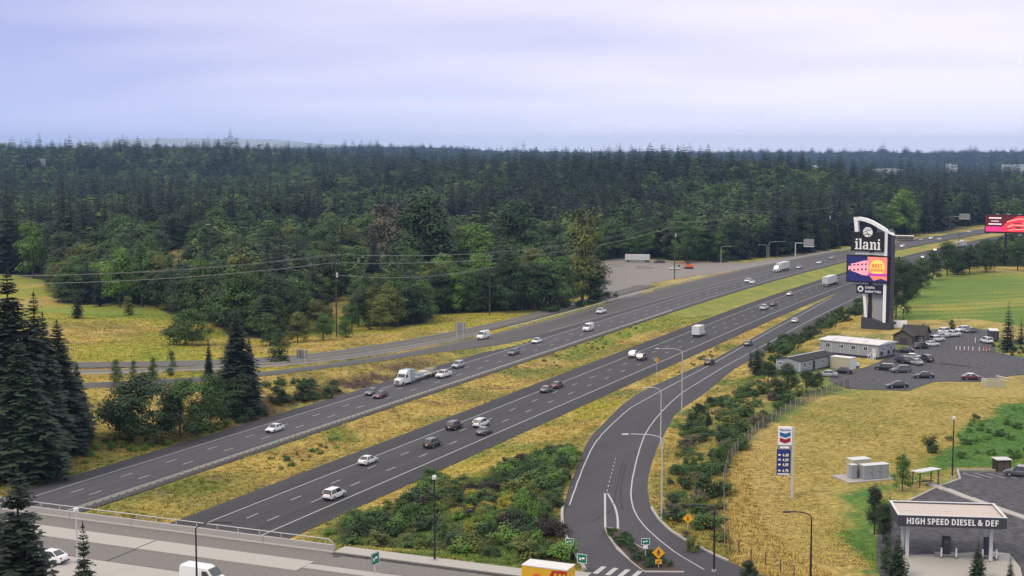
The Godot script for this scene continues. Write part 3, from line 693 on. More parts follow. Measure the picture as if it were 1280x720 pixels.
func build_barriers():
	guardrail("steel guardrail on timber posts along the median side of the oncoming lanes", 152, 470, k(-144.75), flat, 1.905, 430, -1.0)
	guardrail("long steel guardrail beyond the oncoming lanes past the gravel lot", 400, 880, func(s): return ti(T_OL, s) - 0.5, flat, 3.8, 700, 1.0)
	var s := 236.0
	var p0 := to_xz(s, (ti(T_FR, s) + ti(T_OL, s)) / 2.0)
	var cb := thing("concrete_barrier", "pale concrete barrier wall between the frontage road and exit ramp", "barrier", Vector3(p0.x, off_e(s), p0.y))
	while s < 385.0:
		var st := 5.0 if s > 285.0 else 3.0
		var a := to_xz(s, (ti(T_FR, s) + ti(T_OL, s)) / 2.0); var b := to_xz(s + st, (ti(T_FR, s + st) + ti(T_OL, s + st)) / 2.0)
		var seg_len := a.distance_to(b) - 0.04
		var m := MB.new()
		m.slab(PackedVector2Array([Vector2(-0.3, -0.4), Vector2(0.3, -0.4), Vector2(0.3, 0.1), Vector2(0.13, 0.35), Vector2(0.1, 1.0), Vector2(-0.1, 1.0), Vector2(-0.13, 0.35), Vector2(-0.3, 0.1)]), Vector3(0, 0, -seg_len / 2), Vector3.RIGHT, Vector3.UP, Vector3(0, 0, seg_len))
		var mid := (a + b) / 2
		part(cb, "segment", m.mesh(), M.concrete, Vector3(mid.x, (off_e(s) + off_e(s + st)) / 2 + 0.1, mid.y) - cb.position, atan2(a.x - b.x, a.y - b.y))
		s += st
	# chain-link fence round the mown field
	var pts := [Vector2(73.4, -303.5), Vector2(68.0, -296.5), Vector2(60.5, -283.3), Vector2(50.9, -264.5), Vector2(44.1, -249.0), Vector2(38.4, -233.3), Vector2(34.5, -221.1), Vector2(31.8, -208.3), Vector2(28.9, -188.7), Vector2(25.4, -164.9)]
	var f := thing("chain_link_fence", "grey chain-link fence curving round the mown field beside the ramp", "fence", on_ground(pts[0]))
	var post := tube_mesh(Vector3(0, -0.3, 0), Vector3(0, 2.0, 0), 0.04, 0.04, 6)
	for i in range(pts.size() - 1):
		var a: Vector2 = pts[i]; var b: Vector2 = pts[i + 1]
		var nseg := maxi(1, int(round(a.distance_to(b) / 3.5)))
		for j in nseg:
			var q := a.lerp(b, float(j) / nseg); var r := a.lerp(b, float(j + 1) / nseg)
			var qa := on_ground(q) - f.position; var ra := on_ground(r) - f.position
			part(f, "post", post, M.galv, qa)
			var m := MB.new()
			m.tube(qa + Vector3(0, 1.9, 0), ra + Vector3(0, 1.9, 0), 0.03, 0.03, 5)
			for e in 9:
				var t := float(e) / 9.0
				for dd in [-1.0, 1.0]:
					var u0 := qa.lerp(ra, t); var u1 := qa.lerp(ra, clampf(t + dd * 0.5, 0, 1))
					var hh := 1.85 * absf(clampf(t + dd * 0.5, 0, 1) - t) / 0.5
					m.tube(u0 + Vector3(0, 0.03, 0), u1 + Vector3(0, 0.03 + hh, 0), 0.018, 0.018, 3, false)
					if hh < 1.8:
						var v0 := qa.lerp(ra, 1.0 - t); var v1 := qa.lerp(ra, clampf(1.0 - t - dd * 0.5, 0, 1))
						var h2 := 1.85 * absf(clampf(1.0 - t - dd * 0.5, 0, 1) - (1.0 - t)) / 0.5
						m.tube(v0 + Vector3(0, 1.88, 0), v1 + Vector3(0, 1.88 - h2, 0), 0.018, 0.018, 3, false)
			part(f, "mesh_panel", m.mesh(), M.mesh_fence)
	# post-and-wire fence at the bottom of the field
	var pw := [Vector2(26.1, -165.5), Vector2(27.2, -165.5), Vector2(27.9, -161.0), Vector2(29.5, -160.5), Vector2(30.6, -157.2), Vector2(31.6, -154.5)]
	var wf := thing("wire_fence", "weathered wooden fence posts along the bottom of the dry field", "fence", on_ground(pw[0]))
	var wp := tube_mesh(Vector3(0, -0.3, 0), Vector3(0, 1.6, 0), 0.08, 0.07, 7)
	for i in pw.size():
		part(wf, "post", wp, M.wood_post, on_ground(pw[i]) - wf.position)
		if i > 0:
			for h in [0.5, 1.0, 1.4]:
				part(wf, "wire", tube_mesh(on_ground(pw[i - 1], h) - wf.position, on_ground(pw[i], h) - wf.position, 0.012, 0.012, 4), M.wire)

# ------------------------------------------------------------------ lots and buildings
# a sheet that follows the ground inside an outline
func drape(poly: PackedVector2Array, lift: float, cell := 3.0) -> ArrayMesh:
	var lo := poly[0]; var hi := poly[0]
	for p in poly:
		lo = lo.min(p); hi = hi.max(p)
	var m := MB.new()
	var x := lo.x
	while x < hi.x:
		var z := lo.y
		while z < hi.y:
			var sq := PackedVector2Array([Vector2(x, z), Vector2(x + cell, z), Vector2(x + cell, z + cell), Vector2(x, z + cell)])
			for piece in Geometry2D.intersect_polygons(poly, sq):
				var ids := Geometry2D.triangulate_polygon(piece)
				for i in range(0, ids.size(), 3):
					m.tri(on_ground(piece[ids[i]], lift), on_ground(piece[ids[i + 1]], lift), on_ground(piece[ids[i + 2]], lift), Vector3.UP)
			z += cell
		x += cell
	return m.mesh()

func windows(parent: Node3D, spots: Array, w: float, h: float, face_z: float, turn := 0.0, ax := 0.0):
	# spots: [x, y] centres on a wall; the wall lies at local z = face_z (turn 0) or local x = ax (turn 90 degrees)
	var fm := MB.new()
	for q in [[0, h / 2 + 0.05, w + 0.2, 0.1], [0, -h / 2 - 0.05, w + 0.2, 0.1]]: fm.box(Vector3(q[0], q[1], 0), Vector3(q[2], q[3], 0.1))
	for q in [-w / 2 - 0.05, w / 2 + 0.05, 0.0]: fm.box(Vector3(q, 0, 0), Vector3(0.1 if q != 0.0 else 0.05, h, 0.1))
	var f := fm.mesh(); var p := box_mesh(Vector3(w, h, 0.04))
	for s in spots:
		var at := Vector3(s[0], s[1], face_z) if turn == 0.0 else Vector3(ax, s[1], s[0])
		var win := part(parent, "window", f, M.siding_trim, at, turn)
		part(win, "pane", p, M.window)

func build_buildings():
	# -------- construction office lot
	var lot := setting("office_parking_lot")
	part(lot, "pavement", drape(PackedVector2Array([Vector2(70.8, -312.3), Vector2(72.6, -301.4), Vector2(83.9, -295.5), Vector2(94.1, -309.8), Vector2(106.3, -309.3), Vector2(113.6, -319.0), Vector2(121.2, -320.8), Vector2(129.8, -343.8), Vector2(126.5, -365.7), Vector2(140.7, -412.2), Vector2(134.1, -419.3), Vector2(123.4, -411.7), Vector2(103.2, -368.6), Vector2(90.9, -345.4), Vector2(79.9, -327.7), Vector2(76.6, -329.6)]), 0.07), M.lot)
	var kerb := MB.new()
	for e in [[Vector2(104.5, -340.8), Vector2(116.0, -325.8)], [Vector2(99.5, -347.9), Vector2(104.5, -340.8)]]:
		var a := on_ground(e[0]); var b := on_ground(e[1]); var d := b - a
		kerb.box((a + b) / 2 + Vector3(0, 0.12, 0), Vector3(0.35, 0.22, d.length()), Basis(Vector3.UP, atan2(d.x, d.z)))
	part(lot, "kerb", kerb.mesh(), M.old_concrete)
	var yaw := deg_to_rad(-42.2)
	# long white modular office
	var b1 := thing("modular_office", "long pale grey modular office with white roof below the tall sign", "building", on_ground(Vector2(91.2, -347.9)), yaw)
	part(b1, "wall", box_mesh(Vector3(16.5, 2.9, 9.0), Vector3(-8.25, 2.15, -4.5)), M.siding)
	part(b1, "skirting", box_mesh(Vector3(16.1, 0.9, 8.6), Vector3(-8.25, 0.25, -4.5)), M.charcoal)
	var rf := MB.new()
	rf.slab(PackedVector2Array([Vector2(-9.3, 0), Vector2(0.3, 0), Vector2(0.3, 0.2), Vector2(-4.5, 0.62), Vector2(-9.3, 0.2)]), Vector3(-16.8, 3.6, 0), Vector3(0, 0, 1), Vector3.UP, Vector3(17.1, 0, 0))
	var roof := part(b1, "roof", rf.mesh(), M.white_roof)
	for i in 3: part(roof, "seam", box_mesh(Vector3(0.12, 0.1, 9.3), Vector3(-13.0 + i * 4.2, 4.12, -4.5)), M.siding_trim)
	for i in 7: part(b1, "wall_batten", box_mesh(Vector3(0.07, 2.9, 0.05), Vector3(-15.6 + i * 2.5, 2.15, 0.027)), M.siding_trim)
	windows(b1, [[-14.2, 2.5], [-10.4, 2.5], [-7.0, 2.5], [-3.6, 2.5]], 1.1, 0.9, 0.03)
	windows(b1, [[-2.4, 2.5], [-6.4, 2.5]], 1.0, 0.9, 0.0, PI / 2, 0.03)
	var dr := part(b1, "door", box_mesh(Vector3(0.95, 2.05, 0.06), Vector3(-1.3, 1.75, 0.04)), M.white_panel)
	part(dr, "handle", box_mesh(Vector3(0.06, 0.06, 0.1), Vector3(-1.65, 1.7, 0.1)), M.dark_metal)
	var st := MB.new()
	for i in 4: st.box(Vector3(-1.3, 0.62 - i * 0.2, 0.45 + i * 0.3), Vector3(1.3, 0.06, 0.32))
	var stairs := part(b1, "stairs", st.mesh(), M.siding_trim)
	for sx in [-2.0, -0.6]:
		var rl := MB.new(); rl.path([Vector3(sx, 1.7, 0.1), Vector3(sx, 1.7, 0.5), Vector3(sx, 0.9, 1.7), Vector3(sx, 0, 1.7)], 0.06, 6); rl.tube(Vector3(sx, 0, 0.5), Vector3(sx, 1.7, 0.5), 0.05, 0.05, 6)
		part(stairs, "handrail", rl.mesh(), M.letter_white)
	for zz in [-1.3, -5.0, -7.8]: part(b1, "air_conditioner", box_mesh(Vector3(0.35, 0.9, 0.8), Vector3(0.18, 1.5, zz)), M.charcoal)
	# short modular office with the dark roof
	var b2 := thing("site_trailer", "small pale modular cabin with a dark low gable roof", "building", on_ground(Vector2(66.5, -322.7)), yaw)
	part(b2, "wall", box_mesh(Vector3(6.3, 2.5, 16.0), Vector3(-3.15, 1.45, -8.0)), M.siding)
	part(b2, "skirting", box_mesh(Vector3(6.0, 0.6, 15.7), Vector3(-3.15, 0.1, -8.0)), M.charcoal)
	var gb := MB.new()
	gb.slab(PackedVector2Array([Vector2(-6.3, 2.7), Vector2(0, 2.7), Vector2(-3.15, 3.3)]), Vector3(0, 0, -15.99), Vector3.RIGHT, Vector3.UP, Vector3(0, 0, 15.98))
	part(b2, "gable", gb.mesh(), M.siding)
	for sd in [0, 1]:
		var r2 := MB.new()
		var pr := PackedVector2Array([Vector2(0.25, 2.62), Vector2(0.25, 2.72), Vector2(-3.15, 3.42), Vector2(-3.15, 3.32)]) if sd == 0 else PackedVector2Array([Vector2(-6.55, 2.62), Vector2(-6.55, 2.72), Vector2(-3.16, 3.42), Vector2(-3.16, 3.32)])
		r2.slab(pr, Vector3(0, 0, -16.2), Vector3.RIGHT, Vector3.UP, Vector3(0, 0, 16.4))
		part(b2, "roof", r2.mesh(), M.dark_roof)
	part(b2, "ridge_trim", box_mesh(Vector3(0.3, 0.06, 16.5), Vector3(-3.15, 3.45, -8.0)), M.siding_trim)
	windows(b2, [[-2.0, 1.7], [-4.6, 1.7], [-10.2, 1.7], [-14.0, 1.7]], 0.95, 0.9, 0.0, PI / 2, 0.03)
	windows(b2, [[-5.2, 1.8]], 0.7, 0.6, 0.03)
	var d2 := part(b2, "door", box_mesh(Vector3(0.06, 2.0, 0.95), Vector3(0.04, 1.25, -6.2)), M.dark_metal)
	part(d2, "handle", box_mesh(Vector3(0.1, 0.06, 0.06), Vector3(0.1, 1.2, -6.5)), M.rim)
	part(b2, "steps", box_mesh(Vector3(0.9, 0.25, 1.2), Vector3(0.5, 0.12, -6.2)), M.old_concrete)
	for i in 2: part(b2, "corner_trim", box_mesh(Vector3(0.12, 2.5, 0.12), Vector3([-6.28, -0.02][i], 1.45, 0.0)), M.siding_trim)
	# cream storage container
	var ct := thing("storage_container", "cream storage container with a white roof between the two modular offices", "container", on_ground(Vector2(78.4, -331.4)), yaw + PI / 2)
	part(ct, "wall", box_mesh(Vector3(2.6, 2.7, 5.4), Vector3(0, 1.45, 0)), M.cream)
	part(ct, "roof", box_mesh(Vector3(2.8, 0.12, 5.6), Vector3(0, 2.86, 0)), M.white_roof)
	for i in 9: part(ct, "rib", box_mesh(Vector3(0.06, 2.5, 0.12), Vector3(1.33, 1.45, -2.4 + i * 0.6)), M.cream)
	for i in 2: part(ct, "door", box_mesh(Vector3(1.2, 2.5, 0.06), Vector3(-0.63 + i * 1.26, 1.45, 2.73)), M.siding_trim)
	# house with two gables
	var hs := thing("house", "small dark brown house with intersecting gable roofs beside the parked cars", "house", on_ground(Vector2(105.4, -378.0)), deg_to_rad(-30))
	hs.scale = Vector3(0.85, 0.85, 0.85)
	part(hs, "wall", box_mesh(Vector3(6.0, 3.0, 5.0), Vector3(0, 1.4, -2.5)), M.house_wall)
	part(hs, "wall", box_mesh(Vector3(7.0, 3.0, 7.0), Vector3(2.0, 1.42, -8.5)), M.house_wall)
	var hg := MB.new()
	hg.slab(PackedVector2Array([Vector2(-3.0, 2.9), Vector2(3.0, 2.9), Vector2(0, 4.6)]), Vector3(0, 0, -5.0), Vector3.RIGHT, Vector3.UP, Vector3(0, 0, 5.0))
	part(hs, "gable", hg.mesh(), M.house_wall)
	hg = MB.new(); hg.slab(PackedVector2Array([Vector2(-12.0, 2.92), Vector2(-5.0, 2.92), Vector2(-8.5, 5.3)]), Vector3(-1.5, 0, 0), Vector3(0, 0, 1), Vector3.UP, Vector3(7, 0, 0))
	part(hs, "gable", hg.mesh(), M.house_wall)
	for sd in [-1.0, 1.0]:
		hg = MB.new(); hg.slab(PackedVector2Array([Vector2(sd * 3.6, 2.62), Vector2(sd * 3.6, 2.8), Vector2(0, 4.86), Vector2(0, 4.68)]), Vector3(0, 0, -8.0), Vector3.RIGHT, Vector3.UP, Vector3(0, 0, 8.5))
		part(hs, "roof", hg.mesh(), M.shingle)
		hg = MB.new(); hg.slab(PackedVector2Array([Vector2(-8.5 + sd * 4.1, 2.6), Vector2(-8.5 + sd * 4.1, 2.8), Vector2(-8.5, 5.58), Vector2(-8.5, 5.38)]), Vector3(-2.1, 0, 0), Vector3(0, 0, 1), Vector3.UP, Vector3(8.2, 0, 0))
		part(hs, "roof", hg.mesh(), M.shingle)
	part(hs, "garage_door", box_mesh(Vector3(2.4, 2.2, 0.06), Vector3(0.4, 1.05, 0.03)), M.charcoal)
	windows(hs, [[4.3, 1.6]], 1.0, 1.0, -4.97)
	part(hs, "chimney", box_mesh(Vector3(0.7, 1.4, 0.7), Vector3(4.5, 5.4, -8.0)), M.house_wall)
	# concrete bin and plank beside the two-tone car
	var bin := thing("block_bin", "tan concrete open bin behind the white and maroon car", "bin", on_ground(Vector2(104.3, -302.7)), deg_to_rad(8))
	for q in [[0, 0.8, 1.2, 4.2, 1.6, 0.35], [0, 0.8, -1.2, 4.2, 1.6, 0.35]]: part(bin, "side", box_mesh(Vector3(q[3], q[4], q[5]), Vector3(q[0], q[1], q[2])), M.cream)
	for xx in [-1.95, 1.95]: part(bin, "end", box_mesh(Vector3(0.3, 1.7, 2.1), Vector3(xx, 0.82, 0)), M.cream)
	part(bin, "floor", box_mesh(Vector3(3.5, 0.3, 2.0), Vector3(0, 0.2, 0)), M.mulch)
	var pk := MB.new(); pk.bevel_box(Vector3(0, 0.2, 0), Vector3(0.5, 0.28, 4.6), 0.04)
	var plank := part(self, "timber_beam", pk.mesh(), M.cream, on_ground(Vector2(111.1, -315.6)), deg_to_rad(22))
	plank.set_meta("label", "pale timber beam lying on the grass behind the tan bin"); plank.set_meta("category", "beam")
	# delineator posts across the lot
	var dp := [1195, 1200, 1205.5, 1210.5, 1216, 1219, 1224, 1229, 1233, 1237]
	var plab := ["leftmost of the row of white and orange lane posts", "second lane post from the left in the row", "third lane post from the left in the row", "fourth lane post from the left in the row", "fifth lane post from the left in the row", "tall lane post standing behind the row", "seventh lane post from the left, short and white", "eighth lane post from the left, orange", "ninth lane post from the left, orange", "rightmost orange lane post beside the conifer bed"]
	var dpos := [Vector2(116.8, -368.0), Vector2(117.6, -367.3), Vector2(118.8, -367.5), Vector2(119.9, -367.5), Vector2(120.8, -366.8), Vector2(126.0, -380.8), Vector2(122.2, -366.0), Vector2(123.3, -366.0), Vector2(124.1, -365.9), Vector2(125.4, -367.5)]
	for i in dp.size():
		var t := thing("lane_post", plab[i] + " on the asphalt", "traffic post", on_ground(dpos[i], 0.07), 0, "lane posts across the lot entrance")
		var tall := 1.7 if i == 5 else 1.15
		part(t, "base", box_mesh(Vector3(0.55, 0.1, 0.55), Vector3(0, 0.05, 0)), M.trim)
		part(t, "tube", tube_mesh(Vector3(0, 0.1, 0), Vector3(0, tall, 0), 0.12, 0.11, 8), M.letter_white if i < 7 else M.orange)
		part(t, "band", tube_mesh(Vector3(0, 0.35, 0), Vector3(0, 0.55, 0), 0.125, 0.125, 8), M.orange if i < 7 else M.letter_white)
	# -------- far building, white trailer and machines on the gravel lot
	var gl := setting("gravel_yard")
	part(gl, "surface", drape(gravel_lot, 0.05, 12.0), M.gravel)
	var shed := thing("white_shed", "white roofed shed among the trees behind the gravel lot", "building", on_ground(Vector2(67.3, -811.8)), deg_to_rad(10))
	part(shed, "wall", box_mesh(Vector3(8.5, 3.4, 6), Vector3(0, 1.7, 0)), M.cream)
	var sr := MB.new(); sr.slab(PackedVector2Array([Vector2(-3.3, 3.3), Vector2(3.3, 3.3), Vector2(0, 4.8)]), Vector3(-4.5, 0, 0), Vector3(0, 0, 1), Vector3.UP, Vector3(9, 0, 0))
	part(shed, "roof", sr.mesh(), M.white_roof)
	part(shed, "door", box_mesh(Vector3(2, 2.4, 0.06), Vector3(-2, 1.2, 3.03)), M.charcoal)
	var cab := thing("low_building", "low flat-roofed roadside building beyond the oncoming lanes beside the tall sign", "building", on_ground(Vector2(250.7, -901.4)), deg_to_rad(-20))
	part(cab, "wall", box_mesh(Vector3(11, 3.0, 7), Vector3(0, 1.5, 0)), M.house_wall)
	part(cab, "roof", box_mesh(Vector3(12, 0.4, 8), Vector3(0, 3.2, 0)), M.white_roof)
	windows(cab, [[-3.5, 1.7], [0.0, 1.7], [3.5, 1.7]], 1.6, 1.2, 3.53)
	# -------- filling station
	var fs := setting("station_forecourt")
	part(fs, "pavement", drape(PackedVector2Array([Vector2(48.6, -183.4), Vector2(53.4, -191.9), Vector2(64.0, -205.5), Vector2(66.9, -208.6), Vector2(69.2, -215.7), Vector2(84.1, -214.5), Vector2(62.4, -149.0), Vector2(39.4, -144.3), Vector2(43.8, -165.8)]), 0.07, 4.0), M.lot)
	part(fs, "slab", drape(PackedVector2Array([Vector2(47.5, -167.8), Vector2(59.2, -170.2), Vector2(61.0, -169.3), Vector2(60.4, -163.9), Vector2(58.6, -157.6), Vector2(43.5, -156.0)]), 0.10, 4.0), M.concrete)
	for i in 5:
		var a: Vector2 = [Vector2(69.5, -213.7), Vector2(71.3, -213.6), Vector2(73.1, -213.5), Vector2(74.9, -213.4), Vector2(76.3, -212.8)][i]
		var d := Vector2(3.4, 6.2).normalized()
		var m := MB.new(); var p := on_ground(a + d * 2.6, 0.09)
		m.box(p, Vector3(0.13, 0.012, 5.4), Basis(Vector3.UP, atan2(d.x, d.y)))
		part(fs, "parking_line", m.mesh(), M.paint)
	var kb := MB.new()
	var kp := [Vector2(61.9, -205.5), Vector2(63.0, -201.4), Vector2(64.6, -195.6), Vector2(66.5, -190.0), Vector2(69.0, -183.5)]
	for i in 4:
		var a := on_ground(kp[i], 0.1); var b := on_ground(kp[i + 1], 0.1); var d := b - a
		kb.box((a + b) / 2, Vector3(1.3, 0.25, d.length()), Basis(Vector3.UP, atan2(d.x, d.z)))
	part(fs, "kerb", kb.mesh(), M.concrete)
	kb = MB.new(); kp = [Vector2(48.6, -183.4), Vector2(53.4, -191.9), Vector2(63.6, -204.9), Vector2(67.6, -209.2), Vector2(69.4, -216.3), Vector2(82.1, -215.8)]
	for i in 5:
		var a := on_ground(kp[i], 0.1); var b := on_ground(kp[i + 1], 0.1); var d := b - a
		kb.box((a + b) / 2, Vector3(0.3, 0.3, d.length()), Basis(Vector3.UP, atan2(d.x, d.z)))
	part(fs, "edge_kerb", kb.mesh(), M.concrete)
	var gy := 5.55
	var cn := thing("fuel_canopy", "flat grey fuel canopy with white lettering at the filling station", "canopy", Vector3(52.9, gy, -168.4), deg_to_rad(-6.8))
	var fm := MB.new()
	for q in [[0, 3.4, 12.6, 0.25], [0, -3.4, 12.6, 0.25]]: fm.box(Vector3(q[0], 4.98, q[1]), Vector3(q[2], 1.35, q[3]))
	for q in [-6.18, 6.18]: fm.box(Vector3(q, 4.98, 0), Vector3(0.24, 1.35, 6.55))
	part(cn, "fascia", fm.mesh(), M.charcoal)
	fm = MB.new()
	for q in [[0, 3.4, 12.7, 0.34], [0, -3.4, 12.7, 0.34]]: fm.box(Vector3(q[0], 5.69, q[1]), Vector3(q[2], 0.07, q[3]))
	for q in [-6.18, 6.18]: fm.box(Vector3(q, 5.69, 0), Vector3(0.34, 0.07, 6.46))
	part(cn, "coping", fm.mesh(), M.white_panel)
	part(cn, "roof_membrane", box_mesh(Vector3(12.1, 0.15, 6.5), Vector3(0, 5.42, 0)), M.canopy_roof)
	part(cn, "soffit", box_mesh(Vector3(12.1, 0.08, 6.5), Vector3(0, 4.36, 0)), M.siding)
	for xx in [-4.6, 0.0, 4.6]: part(cn, "roof_drain", box_mesh(Vector3(1.0, 0.04, 0.35), Vector3(xx, 5.52, 0.3)), M.rail)
	for xx in [-4.9, 4.9]:
		for zz in [-1.6, 1.9]: part(cn, "column", box_mesh(Vector3(0.38, 4.35, 0.38), Vector3(xx, 2.17, zz)), M.white_panel)
	var tx := part(cn, "lettering", text_mesh("HIGH SPEED DIESEL & DEF", 0.72, 0.06), M.letter_white, Vector3(0, 4.98, 3.56))
	var bb: AABB = tx.mesh.get_aabb()
	tx.scale = Vector3(10.6 / bb.size.x, 0.72 / bb.size.y, 1.0)
	for q in [[0.0, 0.3, "fuel pump in the middle of the canopy bay"], [4.9, 0.2, "fuel pump beside the right canopy columns"]]:
		var pp: Vector3 = cn.transform * Vector3(q[0], 0.08, q[1])
		var pu := thing("fuel_pump", "dark " + q[2], "fuel pump", pp, cn.rotation.y)
		part(pu, "island", box_mesh(Vector3(2.6, 0.18, 1.1), Vector3(0, 0.09, 0)), M.concrete)
		var pb := MB.new(); pb.bevel_box(Vector3(0, 1.25, 0), Vector3(0.95, 2.15, 0.6), 0.06)
		part(pu, "cabinet", pb.mesh(), M.charcoal)
		part(pu, "display", box_mesh(Vector3(0.6, 0.45, 0.03), Vector3(0, 1.75, 0.315)), M.window)
		for hx in [-0.55, 0.55]:
			var hose := MB.new(); hose.path([Vector3(hx, 2.0, 0.1), Vector3(hx * 1.3, 1.2, 0.25), Vector3(hx * 1.1, 0.7, 0.2), Vector3(hx, 1.2, 0.1)], 0.03, 5)
			part(pu, "hose", hose.mesh(), M.trim)
	var bl := ["left post of the middle pump", "right post of the middle pump", "left post of the right pump", "right post of the right pump", "post at the left end of the bay"]
	for i in 5:
		var bx: float = [-0.75, 1.0, 4.1, 5.7, -5.6][i]
		var bo := thing("bollard", "white hoop bollard, " + bl[i], "bollard", cn.transform * Vector3(bx, 0.05, 1.35), cn.rotation.y, "white bollards under the canopy")
		var hm := MB.new(); hm.tube(Vector3.ZERO, Vector3(0, 1.15, 0), 0.1, 0.1, 8); hm.tube(Vector3(0, 1.15, 0), Vector3(0, 1.22, 0), 0.1, 0.03, 8)
		part(bo, "post", hm.mesh(), M.letter_white)
		part(bo, "foot", tube_mesh(Vector3(0, 0, 0), Vector3(0, 0.06, 0), 0.2, 0.2, 8), M.dark_metal)
	# utility cabinets on a pad
	var pad := setting("equipment_pad")
	var pdm := MB.new(); pdm.bevel_box(Vector3.ZERO, Vector3(8.2, 0.35, 5.0), 0.05)
	part(pad, "slab", pdm.mesh(), M.concrete, on_ground(Vector2(53.4, -210.4), 0.1), deg_to_rad(18))
	var cabs := [["cream equipment cabinet, tallest at the back of the concrete pad", 3.2, 2.6, 1.8, -0.4, -1.0, "cream"], ["small grey cabinet at the left of the concrete pad", 1.0, 2.1, 0.9, -2.3, 0.5, "siding"], ["grey three-door cabinet at the front of the concrete pad", 4.3, 2.1, 1.5, 0.9, 1.2, "siding"]]
	var pc := on_ground(Vector2(53.4, -210.4), 0.27)
	for c in cabs:
		var cy := deg_to_rad(18)
		var off := Basis(Vector3.UP, cy) * Vector3(c[4], 0, c[5])
		var t := thing("utility_cabinet", c[0], "cabinet", pc + off, cy)
		var cb := MB.new(); cb.bevel_box(Vector3(0, c[2] / 2, 0), Vector3(c[1], c[2], c[3]), 0.05)
		part(t, "body", cb.mesh(), M[c[6]])
		part(t, "lid", box_mesh(Vector3(c[1] + 0.12, 0.08, c[3] + 0.12), Vector3(0, c[2] + 0.04, 0)), M.white_panel)
		var nd := 3 if c[1] > 4.0 else (2 if c[1] > 2.0 else 1)
		for i in nd:
			var dw: float = c[1] / nd
			var door := part(t, "door", box_mesh(Vector3(dw - 0.12, c[2] - 0.25, 0.04), Vector3(-c[1] / 2 + dw * (i + 0.5), c[2] / 2, c[3] / 2 + 0.02)), M[c[6]])
			part(door, "handle", box_mesh(Vector3(0.05, 0.25, 0.05), Vector3(-c[1] / 2 + dw * (i + 0.85), c[2] / 2, c[3] / 2 + 0.06)), M.dark_metal)
	# picnic shelter
	var sh := thing("picnic_shelter", "small open shelter with a pale slanting roof beside the young tree", "shelter", on_ground(Vector2(61.1, -205.0)), deg_to_rad(14))
	for q in [[-1.5, -1.0], [1.5, -1.0], [-1.5, 1.0], [1.5, 1.0]]:
		part(sh, "post", box_mesh(Vector3(0.12, 2.2 + q[1] * 0.25, 0.12), Vector3(q[0], 1.1 + q[1] * 0.12, q[1])), M.dark_metal)
	var srm := MB.new(); srm.box(Vector3(0, 2.35, 0), Vector3(3.6, 0.1, 2.8), Basis(Vector3.RIGHT, -0.13) * Basis(Vector3.BACK, 0.1))
	part(sh, "roof", srm.mesh(), M.white_panel)
	part(sh, "bench", box_mesh(Vector3(2.4, 0.08, 0.5), Vector3(0, 0.5, -0.5)), M.wood_post)
	part(sh, "table", box_mesh(Vector3(1.6, 0.08, 0.7), Vector3(0.3, 0.78, 0.3)), M.wood_post)
	for xx in [-1.5, 1.5]: part(sh, "rail", box_mesh(Vector3(0.06, 0.06, 1.9), Vector3(xx, 0.95, 0)), M.dark_metal)
	# bin enclosure
	var en := thing("bin_enclosure", "dark bin enclosure with a pale flat roof at the back of the forecourt", "enclosure", on_ground(Vector2(76.3, -216.4)), deg_to_rad(4))
	for xx in [-1.05, 1.05]: part(en, "side", box_mesh(Vector3(0.12, 1.8, 1.9), Vector3(xx, 0.9, 0)), M.dark_metal)
	part(en, "back", box_mesh(Vector3(2.0, 1.8, 0.12), Vector3(0, 0.9, -0.88)), M.dark_metal)
	for xx in [-0.5, 0.5]: part(en, "door", box_mesh(Vector3(0.94, 1.6, 0.08), Vector3(xx, 0.85, 0.9)), M.wood_post)
	part(en, "roof", box_mesh(Vector3(2.5, 0.1, 2.3), Vector3(0, 1.86, 0)), M.rail)
	# faraway buildings
	var far := [["white_warehouse", Vector2(690, -2600), 55.0, 6.0, "long white warehouse far off above the tall sign", 24.0], ["white_warehouse", Vector2(1170, -3300), 50.0, 8.0, "white warehouse far off at the right edge of the horizon", 26.0], ["white_warehouse", Vector2(1040, -3350), 24.0, 8.0, "pale block far off between the warehouses", 27.0], ["barn", Vector2(378, -1750), 13.0, 5.0, "white gabled barn showing above the dark conifers", 31.0], ["barn", Vector2(-8, -2300), 22.0, 5.0, "white building peeping out of the distant forest at the centre", 33.0], ["barn", Vector2(255, -2000), 18.0, 7.0, "small pale house roof in the distant trees right of centre", 30.0], ["white_warehouse", Vector2(-700, -2080), 26.0, 3.0, "row of pale roofs on the distant hillside at the far left", 46.0]]
	for b in far:
		var t := thing(b[0], b[4], "building", Vector3(b[1].x, b[5], b[1].y), rng.randf_range(-0.4, 0.4))
		part(t, "wall", box_mesh(Vector3(b[2], b[3] + 36.0, 20), Vector3(0, b[3] / 2 - 18.0, 0)), M.white_panel)
		var m := MB.new()
		if b[0] == "barn":
			m.slab(PackedVector2Array([Vector2(-11, b[3]), Vector2(11, b[3]), Vector2(0, b[3] + 7)]), Vector3(-b[2] / 2 - 0.6, 0, 0), Vector3(0, 0, 1), Vector3.UP, Vector3(b[2] + 1.2, 0, 0))
			part(t, "roof", m.mesh(), M.siding)
		else:
			part(t, "roof", box_mesh(Vector3(b[2] + 1, 0.8, 21), Vector3(0, b[3] + 0.4, 0)), M.white_roof)


